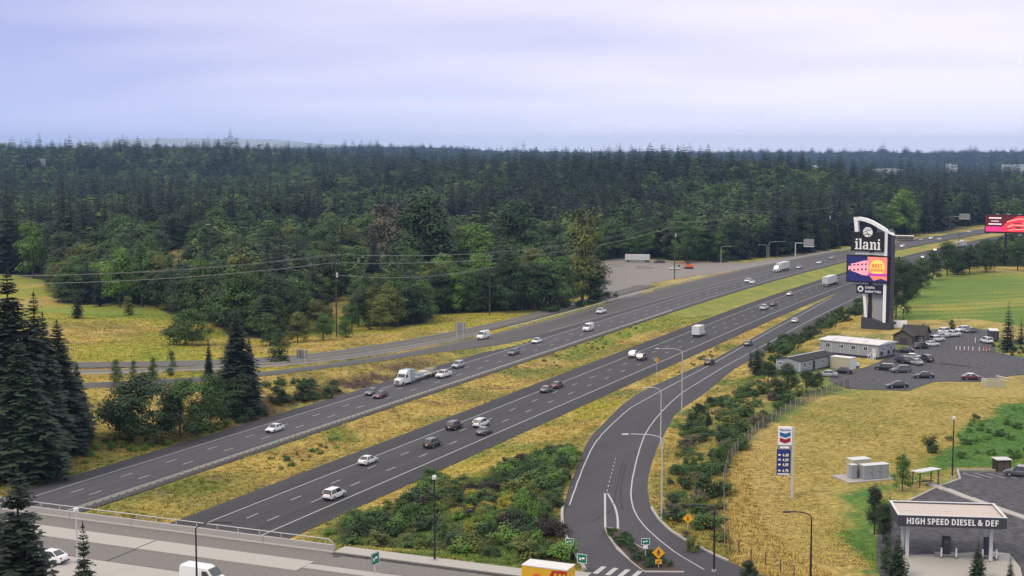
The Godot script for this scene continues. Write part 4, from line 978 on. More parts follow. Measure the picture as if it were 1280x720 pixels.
# ------------------------------------------------------------------ signs
func emit_mat(called: String, c: Color, e: float) -> StandardMaterial3D:
	var m := mat(called, c, 0.6)
	m.emission_enabled = true; m.emission = c; m.emission_energy_multiplier = e
	return m
func fit_text(parent: Node3D, called: String, t: String, w: float, h: float, pos: Vector3, m: Material, font := "Droid Sans"):
	var o := part(parent, called, text_mesh(t, h, 0.04, font), m, pos)
	var bb: AABB = o.mesh.get_aabb()
	o.scale = Vector3(w / bb.size.x, h / bb.size.y, 1.0)
	o.position -= Vector3(bb.get_center().x * o.scale.x, bb.get_center().y * o.scale.y, 0)
func disc(parent: Node3D, called: String, r: float, pos: Vector3, m: Material, depth := 0.05):
	part(parent, called, tube_mesh(pos, pos + Vector3(0, 0, depth), r, r, 28), m)

func build_signs():
	# ---- tall casino pylon
	var u := 0.252; var v := 0.237
	var t := thing("pylon_sign", "tall navy and white pylon sign with an arched top and lit screen", "sign", on_ground(Vector2(108.4, -415.3)), -0.62)
	var X := func(px): return (px - 1097.0) * u
	var Y := func(py): return (411.0 - py) * v
	var pl := MB.new()
	pl.slab(PackedVector2Array([Vector2(X.call(1079.5), -0.3), Vector2(X.call(1114), -0.3), Vector2(X.call(1114), Y.call(401)), Vector2(X.call(1108), Y.call(402)), Vector2(X.call(1090), Y.call(399)), Vector2(X.call(1079.5), Y.call(396))]), Vector3(0, 0, -2.2), Vector3.RIGHT, Vector3.UP, Vector3(0, 0, 4.2))
	part(t, "plinth", pl.mesh(), M.charcoal)
	var py := MB.new()
	py.slab(PackedVector2Array([Vector2(X.call(1108.6), Y.call(402)), Vector2(X.call(1113), Y.call(402)), Vector2(X.call(1113), Y.call(290)), Vector2(X.call(1108.6), Y.call(286))]), Vector3(0, 0, -1.7), Vector3.RIGHT, Vector3.UP, Vector3(0, 0, 3.2))
	part(t, "pylon", py.mesh(), M.navy)
	var cl := MB.new()
	cl.slab(PackedVector2Array([Vector2(X.call(1104.8), Y.call(403)), Vector2(X.call(1108.5), Y.call(403)), Vector2(X.call(1108.5), Y.call(287)), Vector2(X.call(1104.8), Y.call(285.5))]), Vector3(0, 0, 0.6), Vector3.RIGHT, Vector3.UP, Vector3(0, 0, 1.0))
	part(t, "white_column", cl.mesh(), M.letter_white)
	var arc_top := [[1067, 272], [1074, 271.4], [1082, 273], [1090, 276], [1099, 281], [1108, 286.5], [1116, 292]]
	var ap := PackedVector2Array()
	for q in arc_top: ap.append(Vector2(X.call(q[0]), Y.call(q[1])))
	for q in [[1116, 293.5], [1107, 290], [1098, 285], [1089, 280], [1081, 277], [1072, 275.5]]: ap.append(Vector2(X.call(q[0]), Y.call(q[1])))
	ap.append(Vector2(X.call(1073.5), Y.call(291))); ap.append(Vector2(X.call(1069), Y.call(291)))
	var ar := MB.new(); ar.slab(ap, Vector3(0, 0, 0.5), Vector3.RIGHT, Vector3.UP, Vector3(0, 0, 1.3))
	part(t, "arch", ar.mesh(), M.letter_white)
	var bk := MB.new()
	bk.slab(PackedVector2Array([Vector2(X.call(1073), Y.call(292)), Vector2(X.call(1104.8), Y.call(292)), Vector2(X.call(1104.8), Y.call(289)), Vector2(X.call(1089), Y.call(281)), Vector2(X.call(1073), Y.call(276.5))]), Vector3(0, 0, -0.3), Vector3.RIGHT, Vector3.UP, Vector3(0, 0, 0.6))
	part(t, "arch_infill", bk.mesh(), M.navy)
	var gp := MB.new()
	gp.slab(PackedVector2Array([Vector2(X.call(1094), Y.call(290)), Vector2(X.call(1104.5), Y.call(290)), Vector2(X.call(1094), Y.call(283.8))]), Vector3(0, 0, 0.31), Vector3.RIGHT, Vector3.UP, Vector3(0, 0, 0.1))
	part(t, "grey_panel", gp.mesh(), M.siding)
	part(t, "name_panel", box_mesh(Vector3(40.0 * u, 24.0 * v, 1.6), Vector3(X.call(1085), Y.call(302), 1.2)), M.black)
	fit_text(t, "lettering", "ilani", 31.5 * u, 13.5 * v, Vector3(X.call(1085.3), Y.call(305), 2.04), M.letter_white, "Droid Serif")
	# round emblem: pale disc crossed by dark swirls
	disc(t, "emblem", 6.2 * v, Vector3(X.call(1085.3), Y.call(290), 2.02), M.letter_white, 0.12)
	var sw := MB.new()
	for a in [[-0.95, -0.15, -0.25, 0.3, 0.95, 0.55, 0.12], [-0.75, -0.6, 0.0, -0.15, 0.65, -0.65, 0.16], [-0.2, 0.1, 0.05, -0.4, 0.3, -0.92, 0.1], [-0.8, 0.45, -0.2, 0.6, 0.4, 0.85, 0.08]]:
		var prev := Vector2(a[0], a[1])
		for i in range(1, 9):
			var tt := i / 8.0
			var q := Vector2(a[0], a[1]).lerp(Vector2(a[2], a[3]), tt).lerp(Vector2(a[2], a[3]).lerp(Vector2(a[4], a[5]), tt), tt)
			var d := (q - prev) * 6.0 * v
			var c := (q + prev) * 0.5 * 6.0 * v
			sw.box(Vector3(X.call(1085.3) + c.x, Y.call(290) + c.y, 2.16), Vector3(d.length() * 1.1, a[6] * 6.0 * v, 0.05), Basis(Vector3.BACK, d.angle()))
			prev = q
	part(t, "emblem_swirl", sw.mesh(), M.navy)
	part(t, "crossbar", box_mesh(Vector3(39.0 * u, 2.2 * v, 1.2), Vector3(X.call(1089), Y.call(317), 0.9)), M.siding_trim)
	# screen
	var cab := part(t, "screen_cabinet", box_mesh(Vector3(51.5 * u, 34.5 * v, 1.5), Vector3(X.call(1085.5), Y.call(336.2), 1.2)), M.black)
	var sx: float = X.call(1085.5); var sy: float = Y.call(336.2)
	var navy := emit_mat("screen_navy", lin(0.01, 0.012, 0.10), 0.5)
	part(cab, "screen", box_mesh(Vector3(48.5 * u, 31.0 * v, 0.06), Vector3(sx, sy, 1.99)), navy)
	var cor := emit_mat("screen_coral", lin(0.85, 0.22, 0.16), 0.45)
	var img := MB.new()
	img.slab(PackedVector2Array([Vector2(0.0, 15.5), Vector2(24.0, 15.5), Vector2(24.0, -13.5), Vector2(17, -11), Vector2(8, -14), Vector2(2, -7), Vector2(1.5, 6)]), Vector3(sx, sy, 2.03), Vector3(u, 0, 0), Vector3(0, v, 0), Vector3(0, 0, 0.03))
	part(cab, "screen_picture", img.mesh(), cor)
	img = MB.new()
	var pinks := emit_mat("screen_pink", lin(0.85, 0.35, 0.42), 0.45)
	img.slab(PackedVector2Array([Vector2(-23.5, 2), Vector2(-20, 6), Vector2(-15, 7), Vector2(-9, 9), Vector2(-4, 10.5), Vector2(1.5, 11), Vector2(1.8, -8), Vector2(-6, -7.5), Vector2(-14, -4.5), Vector2(-23, -2)]), Vector3(sx, sy, 2.03), Vector3(u, 0, 0), Vector3(0, v, 0), Vector3(0, 0, 0.02))
	part(cab, "screen_picture", img.mesh(), pinks)
	img = MB.new()
	for i in 5:
		for j in 2:
			img.box(Vector3(sx + (-20.5 + i * 4.7) * u, sy + (4.2 - j * 6.2 + i * 0.5) * v, 2.07), Vector3(2.4 * u, 2.0 * v, 0.03), Basis(Vector3.BACK, 0.4 - j * 0.2))
	part(cab, "screen_figures", img.mesh(), emit_mat("screen_plum", lin(0.12, 0.02, 0.06), 0.4))
	disc(cab, "screen_roundel", 9.6 * v, Vector3(sx + 12.2 * u, sy + 2.5 * v, 2.075), emit_mat("screen_amber", lin(0.95, 0.55, 0.12), 0.5), 0.02)
	part(cab, "screen_ribbon", box_mesh(Vector3(23 * u, 3.0 * v, 0.02), Vector3(sx + 12.5 * u, sy - 6.5 * v, 2.11)), emit_mat("screen_violet", lin(0.45, 0.05, 0.40), 0.4))
	fit_text(cab, "screen_lettering", "BEST", 12 * u, 4.4 * v, Vector3(sx + 12.2 * u, sy + 4.6 * v, 2.11), emit_mat("screen_red", lin(0.55, 0.02, 0.02), 0.4))
	fit_text(cab, "screen_lettering", "BURGERS", 15 * u, 3.2 * v, Vector3(sx + 12.2 * u, sy - 0.6 * v, 2.11), M.screen_red)
	part(t, "tribe_panel", box_mesh(Vector3(32.0 * u, 11.5 * v, 0.9), Vector3(X.call(1088), Y.call(361.2), 1.2)), M.navy)
	disc(t, "tribe_emblem", 3.7 * v, Vector3(X.call(1077.3), Y.call(361.3), 1.66), M.letter_white, 0.05)
	disc(t, "tribe_emblem_centre", 2.0 * v, Vector3(X.call(1077.3), Y.call(361.3), 1.72), M.navy, 0.04)
	fit_text(t, "lettering", "Cowlitz", 11.5 * u, 3.2 * v, Vector3(X.call(1088.8), Y.call(358.9), 1.68), M.letter_white)
	fit_text(t, "lettering", "Indian Tribe", 19.5 * u, 3.2 * v, Vector3(X.call(1092.7), Y.call(363.9), 1.68), M.letter_white)
	var lg := MB.new()
	lg.slab(PackedVector2Array([Vector2(X.call(1077.5), Y.call(355)), Vector2(X.call(1081.5), Y.call(355)), Vector2(X.call(1085.0), Y.call(397)), Vector2(X.call(1082.0), Y.call(397))]), Vector3(0, 0, 0.3), Vector3.RIGHT, Vector3.UP, Vector3(0, 0, 0.7))
	part(t, "white_leg", lg.mesh(), M.letter_white)
	lg = MB.new()
	lg.slab(PackedVector2Array([Vector2(X.call(1090.5), Y.call(355)), Vector2(X.call(1104.7), Y.call(355)), Vector2(X.call(1104.7), Y.call(402)), Vector2(X.call(1091.0), Y.call(397.5))]), Vector3(0, 0, -0.2), Vector3.RIGHT, Vector3.UP, Vector3(0, 0, 0.6))
	part(t, "lower_panel", lg.mesh(), M.siding)
	part(t, "inner_mast", box_mesh(Vector3(1.0, 48.0 * v, 1.0), Vector3(X.call(1087), Y.call(378), 0)), M.navy)
	part(t, "inner_mast", box_mesh(Vector3(1.0, 40.0 * v, 1.0), Vector3(X.call(1087), Y.call(333), -0.2)), M.navy)
	# ---- red digital billboard on a single dark pole
	var b := thing("billboard", "red and black digital billboard on a dark pole by the far hedge", "billboard", on_ground(Vector2(236.5, -675.4)), -0.42)
	part(b, "pole", tube_mesh(Vector3(0, -0.5, -0.6), Vector3(0, 17, -0.6), 0.65, 0.6, 14), M.dark_metal)
	var bc := part(b, "screen_cabinet", box_mesh(Vector3(20.0, 8.8, 1.0), Vector3(0.3, 20.1, 0)), M.black)
	part(bc, "screen", box_mesh(Vector3(19.2, 8.0, 0.06), Vector3(0.3, 20.1, 0.54)), emit_mat("screen_dark_red", lin(0.09, 0.004, 0.012), 0.5))
	part(bc, "screen_band", box_mesh(Vector3(8.6, 2.3, 0.04), Vector3(-4.9, 17.5, 0.6)), emit_mat("screen_magenta", lin(0.72, 0.03, 0.20), 0.6))
	img = MB.new()
	img.slab(PackedVector2Array([Vector2(-1.5, 16.3), Vector2(9.7, 16.3), Vector2(9.7, 23.8), Vector2(5.0, 23.6), Vector2(2.5, 22.2), Vector2(0.5, 21.2), Vector2(-1.6, 18.6)]), Vector3(0, 0, 0.58), Vector3.RIGHT, Vector3.UP, Vector3(0, 0, 0.04))
	part(bc, "screen_picture", img.mesh(), emit_mat("screen_scarlet", lin(0.80, 0.035, 0.05), 0.6))
	img = MB.new()
	for q in [[3.2, 21.8, 5.5, 0.5, 0.25], [7.2, 22.4, 4.0, 0.5, -0.1], [2.2, 19.2, 3.0, 0.7, 0.4], [6.4, 19.4, 5.0, 0.5, 0.0], [4.8, 17.4, 7.5, 0.4, 0.05], [8.6, 20.6, 1.5, 1.1, 0.3]]:
		img.box(Vector3(q[0], q[1], 0.64), Vector3(q[2], q[3], 0.03), Basis(Vector3.BACK, q[4]))
	part(bc, "screen_highlights", img.mesh(), emit_mat("screen_rose", lin(0.90, 0.32, 0.30), 0.6))
	img = MB.new()
	for q in [[5.0, 20.4, 4.0, 0.5, 0.1], [5.6, 18.4, 2.6, 0.9, -0.1], [1.6, 17.8, 1.8, 0.6, 0.2]]:
		img.box(Vector3(q[0], q[1], 0.66), Vector3(q[2], q[3], 0.03), Basis(Vector3.BACK, q[4]))
	part(bc, "screen_shapes", img.mesh(), M.screen_plum)
	img = MB.new()
	for q in [[-5.0, 22.8, 5.6, 0.55], [-5.0, 21.3, 3.6, 0.3], [-5.0, 19.9, 6.0, 0.5]]: img.box(Vector3(q[0], q[1], 0.6), Vector3(q[2], q[3], 0.03))
	part(bc, "screen_text_bars", img.mesh(), emit_mat("screen_white", lin(0.8, 0.72, 0.74), 0.7))
	part(b, "catwalk", box_mesh(Vector3(20.2, 0.15, 1.2), Vector3(0.3, 15.6, 0.3)), M.dark_metal)
	for i in 3: part(b, "lamp_arm", box_mesh(Vector3(1.6, 0.2, 0.3), Vector3(-4.0 + i * 5.0, 24.7, 0.2)), M.siding_trim)
	# ---- fuel price sign
	var c := thing("fuel_price_sign", "white and blue fuel station price sign on a grey pole in dry grass", "sign", on_ground(Vector2(40.0, -198.6)), deg_to_rad(-6))
	var w := 0.1135
	var PX := func(px): return (px - 988.5) * w
	var PY := func(q): return (623.0 - q) * 0.1165
	part(c, "pole", box_mesh(Vector3(0.32, 10.4, 0.4), Vector3(0.1, 5.15, 0)), M.galv)
	part(c, "logo_panel", box_mesh(Vector3(1.95, 2.6, 0.4), Vector3(PX.call(979.5), PY.call(545), 0.1)), M.letter_white)
	fit_text(c, "lettering", "Chevron", 1.5, 0.3, Vector3(PX.call(979.5), PY.call(537.2), 0.33), M.chev_blue)
	for q in [[543.5, "chev_blue"], [550.5, "chev_red"]]:
		var ch := MB.new(); var yy: float = PY.call(q[0])
		ch.slab(PackedVector2Array([Vector2(-0.75, 0.42), Vector2(0, 0.16), Vector2(0.75, 0.42), Vector2(0.75, -0.12), Vector2(0, -0.4), Vector2(-0.75, -0.12)]), Vector3(PX.call(979.5), yy, 0.305), Vector3.RIGHT, Vector3.UP, Vector3(0, 0, 0.05))
		part(c, "chevron_bar", ch.mesh(), M[q[1]])
	part(c, "store_panel", box_mesh(Vector3(1.95, 0.6, 0.36), Vector3(PX.call(979.0), PY.call(559), 0.1)), M.sign_back)
	part(c, "store_band", box_mesh(Vector3(1.3, 0.3, 0.03), Vector3(PX.call(979.0), PY.call(559), 0.3)), M.letter_white)
	part(c, "price_panel", box_mesh(Vector3(1.95, 3.75, 0.36), Vector3(PX.call(978.3), PY.call(577.8), 0.1)), M.sign_blue)
	var rows := [[568.5, "4.49"], [574.5, "4.69"], [580.5, "4.89"], [588.0, "4.79"]]
	for i in 4:
		var q = rows[i]
		part(c, "price_field", box_mesh(Vector3(1.0, 0.62, 0.03), Vector3(PX.call(980.5), PY.call(q[0]), 0.295)), M.navy if i < 3 else M.dark_metal)
		fit_text(c, "price", q[1], 0.85, 0.44, Vector3(PX.call(980.5), PY.call(q[0]), 0.33), M.letter_white)
		part(c, "grade_tag", box_mesh(Vector3(0.34, 0.22, 0.03), Vector3(PX.call(973.0), PY.call(q[0]), 0.295)), M.letter_white)
	part(c, "foot_band", box_mesh(Vector3(1.7, 0.18, 0.03), Vector3(PX.call(978.3), PY.call(592.3), 0.295)), M.letter_white)
	# ---- road signs
	road_diamond("yellow pedestrian warning sign with arrow plaque on the ramp island", Vector3(16.7, -157.3, 2.8), 0.72, true)
	road_diamond("yellow warning diamond among the brown scrub right of the ramp", Vector3(22.3, -175.4, 2.2), 0.66, false)
	road_diamond("small yellow warning sign on the shoulder of the outbound lanes", Vector3(35.6, -344.4, 4.6), 0.62, false)
	green_sign("small green and white sign at the left kerb of the ramp", Vector3(6.7, -161.2, 2.7), 1.0, 0.75, true, -0.1)
	green_sign("tilted green route sign at the street corner beside the box truck", Vector3(8.0, -156.6, 2.2), 1.25, 1.1, false, -0.5)
	green_sign("green and white sign in the planted ramp island", Vector3(15.5, -160.4, 2.9), 1.05, 0.8, true, 0.0)
	green_sign("narrow green street sign seen edge-on at the sidewalk", Vector3(-15.4, -154.8, 2.9), 1.5, 1.4, false, 1.05)
	# backs of highway signs
	back_sign("grey back of a highway sign beside the frontage road", Vector3(-15.3, -412.4, 5.0), 3.0, 3.2, -0.2)
	back_sign("dark sign board on posts beside the frontage road and a bush", Vector3(-52.0, -345.8, 3.6), 3.2, 2.2, -0.5)
	gantry("cantilever highway sign beyond the oncoming lanes past the box truck", Vector3(150.0, -745.6, 8.5), 5.0)
	gantry("distant cantilever highway sign near the far bend", Vector3(322.7, -1039.3, 10.0), 7.0)
	gantry("distant cantilever sign arm beside the roadside clearing", Vector3(289.8, -986.0, 11.7), -5.0)

func road_diamond(label: String, p: Vector3, half: float, plaque: bool):
	var t := thing("warning_sign", label, "road sign", on_ground(Vector2(p.x, p.y)), atan2(-p.x, -p.y) + PI + PI)
	part(t, "post", box_mesh(Vector3(0.08, p.z, 0.08), Vector3(0, p.z / 2, 0)), M.galv)
	var m := MB.new()
	m.slab(PackedVector2Array([Vector2(-half, 0), Vector2(0, -half), Vector2(half, 0), Vector2(0, half)]), Vector3(0, p.z - half, 0.05), Vector3.RIGHT, Vector3.UP, Vector3(0, 0, 0.03))
	part(t, "panel", m.mesh(), M.sign_yellow)
	m = MB.new()
	var o := Vector3(0, p.z - half, 0.09); var h := half
	m.tube(o + Vector3(0, h * 0.42, 0), o + Vector3(0, h * 0.42, 0.01), h * 0.1, h * 0.1, 8)
	m.box(o + Vector3(0, h * 0.1, 0), Vector3(h * 0.2, h * 0.4, 0.02))
	m.box(o + Vector3(-h * 0.12, -h * 0.27, 0), Vector3(h * 0.1, h * 0.42, 0.02), Basis(Vector3.BACK, -0.4))
	m.box(o + Vector3(h * 0.12, -h * 0.27, 0), Vector3(h * 0.1, h * 0.42, 0.02), Basis(Vector3.BACK, 0.4))
	if plaque:
		m.box(o + Vector3(-h * 0.18, h * 0.12, 0), Vector3(h * 0.08, h * 0.36, 0.02), Basis(Vector3.BACK, -0.6))
		m.box(o + Vector3(h * 0.18, h * 0.12, 0), Vector3(h * 0.08, h * 0.36, 0.02), Basis(Vector3.BACK, 0.6))
	part(t, "symbol", m.mesh(), M.black)
	if plaque:
		part(t, "plaque", box_mesh(Vector3(half, half * 0.75, 0.03), Vector3(0, p.z - half * 2.45, 0.06)), M.sign_yellow)
		m = MB.new(); m.box(Vector3(0, p.z - half * 2.45, 0.085), Vector3(half * 0.6, 0.08, 0.02), Basis(Vector3.BACK, 0.7)); m.box(Vector3(-half * 0.2, p.z - half * 2.62, 0.085), Vector3(half * 0.25, 0.08, 0.02))
		part(t, "arrow", m.mesh(), M.black)

func green_sign(label: String, p: Vector3, w: float, h: float, plate: bool, turn: float):
	var t := thing("green_road_sign", label, "road sign", on_ground(Vector2(p.x, p.y)), turn)
	part(t, "post", box_mesh(Vector3(0.08, p.z, 0.08), Vector3(0, p.z / 2, 0)), M.galv)
	var pn := part(t, "panel", box_mesh(Vector3(w, h, 0.05), Vector3(0, p.z - h / 2, 0.07)), M.sign_green)
	var m := MB.new()
	for q in [[0, h / 2 - 0.04, w - 0.06, 0.05], [0, -h / 2 + 0.04, w - 0.06, 0.05]]: m.box(Vector3(q[0], p.z - h / 2 + q[1], 0.1), Vector3(q[2], q[3], 0.02))
	for q in [-w / 2 + 0.05, w / 2 - 0.05]: m.box(Vector3(q, p.z - h / 2, 0.1), Vector3(0.05, h - 0.12, 0.02))
	part(pn, "border", m.mesh(), M.letter_white)
	m = MB.new(); m.box(Vector3(0.1 * w, p.z - h * 0.45, 0.1), Vector3(0.28 * w, 0.18 * h, 0.02)); m.box(Vector3(-0.2 * w, p.z - h * 0.55, 0.1), Vector3(0.16 * w, 0.24 * h, 0.02))
	part(pn, "legend", m.mesh(), M.letter_white)
	if plate: part(t, "plate", box_mesh(Vector3(w * 0.5, 0.4, 0.05), Vector3(0, p.z - h - 0.25, 0.07)), M.letter_white)

func back_sign(label: String, p: Vector3, w: float, h: float, turn: float):
	var t := thing("highway_sign", label, "road sign", on_ground(Vector2(p.x, p.y)), turn)
	for xx in [-w * 0.32, w * 0.32]: part(t, "post", box_mesh(Vector3(0.18, p.z, 0.22), Vector3(xx, p.z / 2, 0)), M.galv)
	part(t, "panel", box_mesh(Vector3(w, h, 0.08), Vector3(0, p.z - h / 2, -0.16)), M.sign_back)
	for i in 3: part(t, "brace", box_mesh(Vector3(w, 0.12, 0.08), Vector3(0, p.z - h * (0.2 + 0.3 * i), -0.07)), M.sign_back)

func gantry(label: String, p: Vector3, reach: float):
	var t := thing("cantilever_sign", label, "road sign", on_ground(Vector2(p.x, p.y)), -heading(600.0))
	part(t, "post", tube_mesh(Vector3.ZERO, Vector3(0, p.z, 0), 0.3, 0.24, 10), M.galv)
	part(t, "arm", tube_mesh(Vector3(0, p.z - 0.3, 0), Vector3(reach * 1.9, p.z - 0.2, 0), 0.18, 0.15, 8), M.galv)
	part(t, "panel", box_mesh(Vector3(absf(reach) * 1.1, 3.4, 0.12), Vector3(reach * 1.45, p.z + 0.3, 0.3)), M.sign_back)
	part(t, "lower_panel", box_mesh(Vector3(absf(reach) * 1.1, 0.5, 0.1), Vector3(reach * 1.45, p.z - 1.9, 0.3)), M.siding_trim)

# ------------------------------------------------------------------ lamps, utility poles, wires
func lamp_post(label: String, p: Vector3, arm: float, dark: bool, ground := true, bend := 0.6):
	var t := thing("street_lamp", label, "street lamp", on_ground(Vector2(p.x, p.y)) if ground else Vector3(p.x, 7.05, p.y))
	var m: Material = M.dark_metal if dark else M.galv
	part(t, "base", tube_mesh(Vector3.ZERO, Vector3(0, 0.4, 0), 0.3, 0.26, 10), M.concrete)
	part(t, "pole", tube_mesh(Vector3(0, 0.3, 0), Vector3(0, p.z - bend, 0), 0.13, 0.08, 8), m)
	if arm != 0.0:
		var a := MB.new()
		a.path([Vector3(0, p.z - bend, 0), Vector3(arm * 0.12, p.z - bend * 0.4, 0), Vector3(arm * 0.35, p.z, 0), Vector3(arm * 0.85, p.z + 0.08, 0)], 0.065, 6)
		part(t, "arm", a.mesh(), m)
		var hd := MB.new(); hd.bevel_box(Vector3(arm, p.z + 0.06, 0), Vector3(0.9, 0.16, 0.34), 0.05)
		var h := part(t, "lamp_head", hd.mesh(), m)
		part(h, "lens", box_mesh(Vector3(0.6, 0.04, 0.26), Vector3(arm, p.z - 0.03, 0)), M.lamp_clear)
	else:
		var hd := MB.new(); hd.bevel_box(Vector3(0, p.z - bend + 0.2, 0), Vector3(0.5, 0.4, 0.5), 0.08)
		part(t, "lamp_head", hd.mesh(), M.lamp_clear)

func utility_pole(label: String, p: Vector3, arms: int):
	var t := thing("utility_pole", label, "utility pole", on_ground(Vector2(p.x, p.y)), -TH)
	part(t, "pole", tube_mesh(Vector3(0, -0.3, 0), Vector3(0, p.z, 0), 0.24, 0.15, 9), M.pole_wood)
	for i in arms:
		var y := p.z - 0.7 - i * 2.4
		var c := part(t, "crossarm", box_mesh(Vector3(3.0, 0.16, 0.14), Vector3(0, y, 0.16)), M.pole_wood)
		for xx in [-1.35, 0.35 if i > 0 else -0.3, 1.35]: part(c, "insulator", tube_mesh(Vector3(xx, y + 0.08, 0.16), Vector3(xx, y + 0.4, 0.16), 0.07, 0.05, 6), M.insulator)
	if arms > 1: part(t, "transformer", tube_mesh(Vector3(0.38, p.z - 7.0, 0), Vector3(0.38, p.z - 5.6, 0), 0.3, 0.3, 10), M.galv)
	return t
func wires(label: String, a: Node3D, ha: float, b: Node3D, hb: float, sag: float, n := 3):
	var t := thing("power_line", label, "power line", a.position + Vector3(0, ha, 0), 0, "overhead wires along the frontage road")
	for i in n:
		var off := Basis(Vector3.UP, -TH) * Vector3([-1.35, 1.35, -0.3][i % 3], -0.3 - 2.4 * int(i / 2.0), 0.16)
		var m := MB.new(); var prev := off
		var e := b.position + Vector3(0, hb, 0) - t.position + off
		for j in range(1, 15):
			var tt := j / 14.0
			var q := off.lerp(e, tt) - Vector3(0, sag * 4.0 * tt * (1.0 - tt), 0)
			m.tube(prev, q, 0.042, 0.042, 4, false); prev = q
		part(t, "wire", m.mesh(), M.wire)

func build_poles():
	lamp_post("pale post with a small lamp on the near side of the overpass", Vector3(-48.5, -154.0, 7.9), 0.0, false, false, 0.3)
	lamp_post("dark street lamp with an arm above the white van on the overpass", Vector3(-33.4, -146.0, 8.4), 3.4, true, false)
	lamp_post("tall curved steel street lamp beside the ramp, nearer the highway", Vector3(35.3, -289.7, 13.6), -5.2, false)
	lamp_post("steel street lamp at the foot of the ramp with its arm over the lanes", Vector3(19.5, -180.5, 11.4), -4.8, false)
	lamp_post("farther thin steel street lamp behind the ramp lamp", Vector3(26.1, -244.1, 10.4), -3.0, false)
	lamp_post("dark street lamp at the right edge of the slip lane", Vector3(22.9, -156.3, 7.8), -2.9, true)
	lamp_post("dark street lamp in the dry field in front of the price sign", Vector3(33.4, -154.2, 8.0), -2.8, true)
	lamp_post("dark lot lamp on a concrete foot behind the forecourt", Vector3(66.8, -210.5, 9.3), 0.0, true, true, 0.2)
	lamp_post("plain dark pole standing among the shrubs left of the ramp", Vector3(-9.0, -160.7, 10.1), 0.0, true, true, 0.2)
	lamp_post("dark pole beside the green field right of the tall sign", Vector3(121.1, -434.4, 5.0), 0.0, true)
	lamp_post("street lamp beyond the oncoming lanes, arm to the right", Vector3(136.0, -745.5, 8.9), 8.0, false)
	lamp_post("street lamp beyond the oncoming lanes, arm to the left", Vector3(133.9, -739.7, 7.6), -4.0, false)
	lamp_post("street lamp at the edge of the trees behind the gravel lot", Vector3(104.1, -701.3, 9.2), 4.5, false)
	var p1 := Vector3(-51.9, -414.7, 24.7); var p2 := Vector3(-7.6, -477.7, 16.7); var p3 := Vector3(71.5, -618.8, 25.7); var p4 := Vector3(183.5, -816.1, 25.0); var p5 := Vector3(129.8, -777.3, 24.7)
	var u1 = utility_pole("dark wooden utility pole in the meadow left of centre", p1, 2)
	var u2 = utility_pole("pale wooden utility pole by the frontage road near the white van", p2, 1)
	var u3 = utility_pole("wooden utility pole on the verge of the gravel lot", p3, 3)
	var u4 = utility_pole("distant tall utility pole left of the tall sign", p4, 4)
	var u5 = utility_pole("distant utility pole against the dark conifers", p5, 4)
	var d := Vector2(p1.x, p1.y) - Vector2(p3.x, p3.y)
	var u0 = utility_pole("utility pole at the left edge of the meadow", Vector3(p1.x - 118.0, p1.y - 4.0, 17.0), 2)
	wires("overhead wires crossing the meadow at the left", u0, 17.0, u1, p1.z, 2.2, 4)
	wires("overhead wires from the meadow pole to the gravel lot pole", u1, p1.z, u3, p3.z, 5.0, 4)
	wires("overhead wires from the gravel lot pole towards the distant conifers", u3, p3.z, u5, p5.z, 2.5, 3)
	wires("distant overhead wires running to the pole by the tall sign", u5, p5.z, u4, p4.z, 2.0, 3)
	wires("low overhead wire between the meadow pole and the pale pole", u1, p1.z - 6.0, u2, p2.z, 2.0, 2)

# ------------------------------------------------------------------ vehicles (forward = -z)
# stations: [z, top y, half width, bottom y]
const SHAPES := {
	"sedan": {"st": [[-2.35, 0.58, 0.66, 0.34], [-2.25, 0.70, 0.80, 0.24], [-1.65, 0.86, 0.89, 0.20], [-0.95, 0.94, 0.91, 0.20], [0.2, 0.96, 0.92, 0.20], [1.1, 0.98, 0.91, 0.20], [1.75, 1.02, 0.89, 0.20], [2.2, 0.98, 0.83, 0.26], [2.34, 0.72, 0.74, 0.38]], "g": [-1.05, -0.30, 0.95, 1.85, 0.94, 1.45, 0.80, 0.60], "wb": [-1.42, 1.38], "wr": 0.33, "wx": 0.80},
	"suv": {"st": [[-2.35, 0.66, 0.70, 0.38], [-2.25, 0.86, 0.84, 0.28], [-1.6, 1.04, 0.93, 0.26], [-0.9, 1.10, 0.95, 0.26], [0.4, 1.11, 0.96, 0.26], [1.5, 1.12, 0.95, 0.26], [2.25, 1.10, 0.90, 0.30], [2.38, 0.80, 0.84, 0.42]], "g": [-1.05, -0.45, 1.85, 2.25, 1.08, 1.72, 0.85, 0.68], "wb": [-1.45, 1.42], "wr": 0.37, "wx": 0.84},
	"pickup": {"st": [[-2.85, 0.72, 0.74, 0.42], [-2.75, 0.98, 0.88, 0.34], [-2.1, 1.14, 0.97, 0.32], [-1.3, 1.18, 0.98, 0.32], [0.2, 1.18, 0.98, 0.32], [0.85, 1.18, 0.98, 0.32], [0.86, 0.86, 0.98, 0.34], [2.8, 0.86, 0.97, 0.36], [2.86, 0.78, 0.92, 0.46]], "g": [-1.35, -0.75, 0.62, 0.82, 1.16, 1.82, 0.86, 0.70], "wb": [-1.85, 1.75], "wr": 0.40, "wx": 0.86},
	"van": {"st": [[-2.75, 0.70, 0.76, 0.38], [-2.65, 1.05, 0.90, 0.28], [-2.1, 1.28, 0.98, 0.26], [-1.75, 1.42, 1.0, 0.26], [-1.74, 1.42, 1.0, 0.26], [-0.9, 2.28, 0.92, 0.26], [-0.5, 2.42, 0.90, 0.26], [2.5, 2.46, 0.90, 0.28], [2.72, 2.30, 0.86, 0.32], [2.78, 0.9, 0.92, 0.42]], "g": [], "wb": [-1.8, 1.75], "wr": 0.37, "wx": 0.86},
}
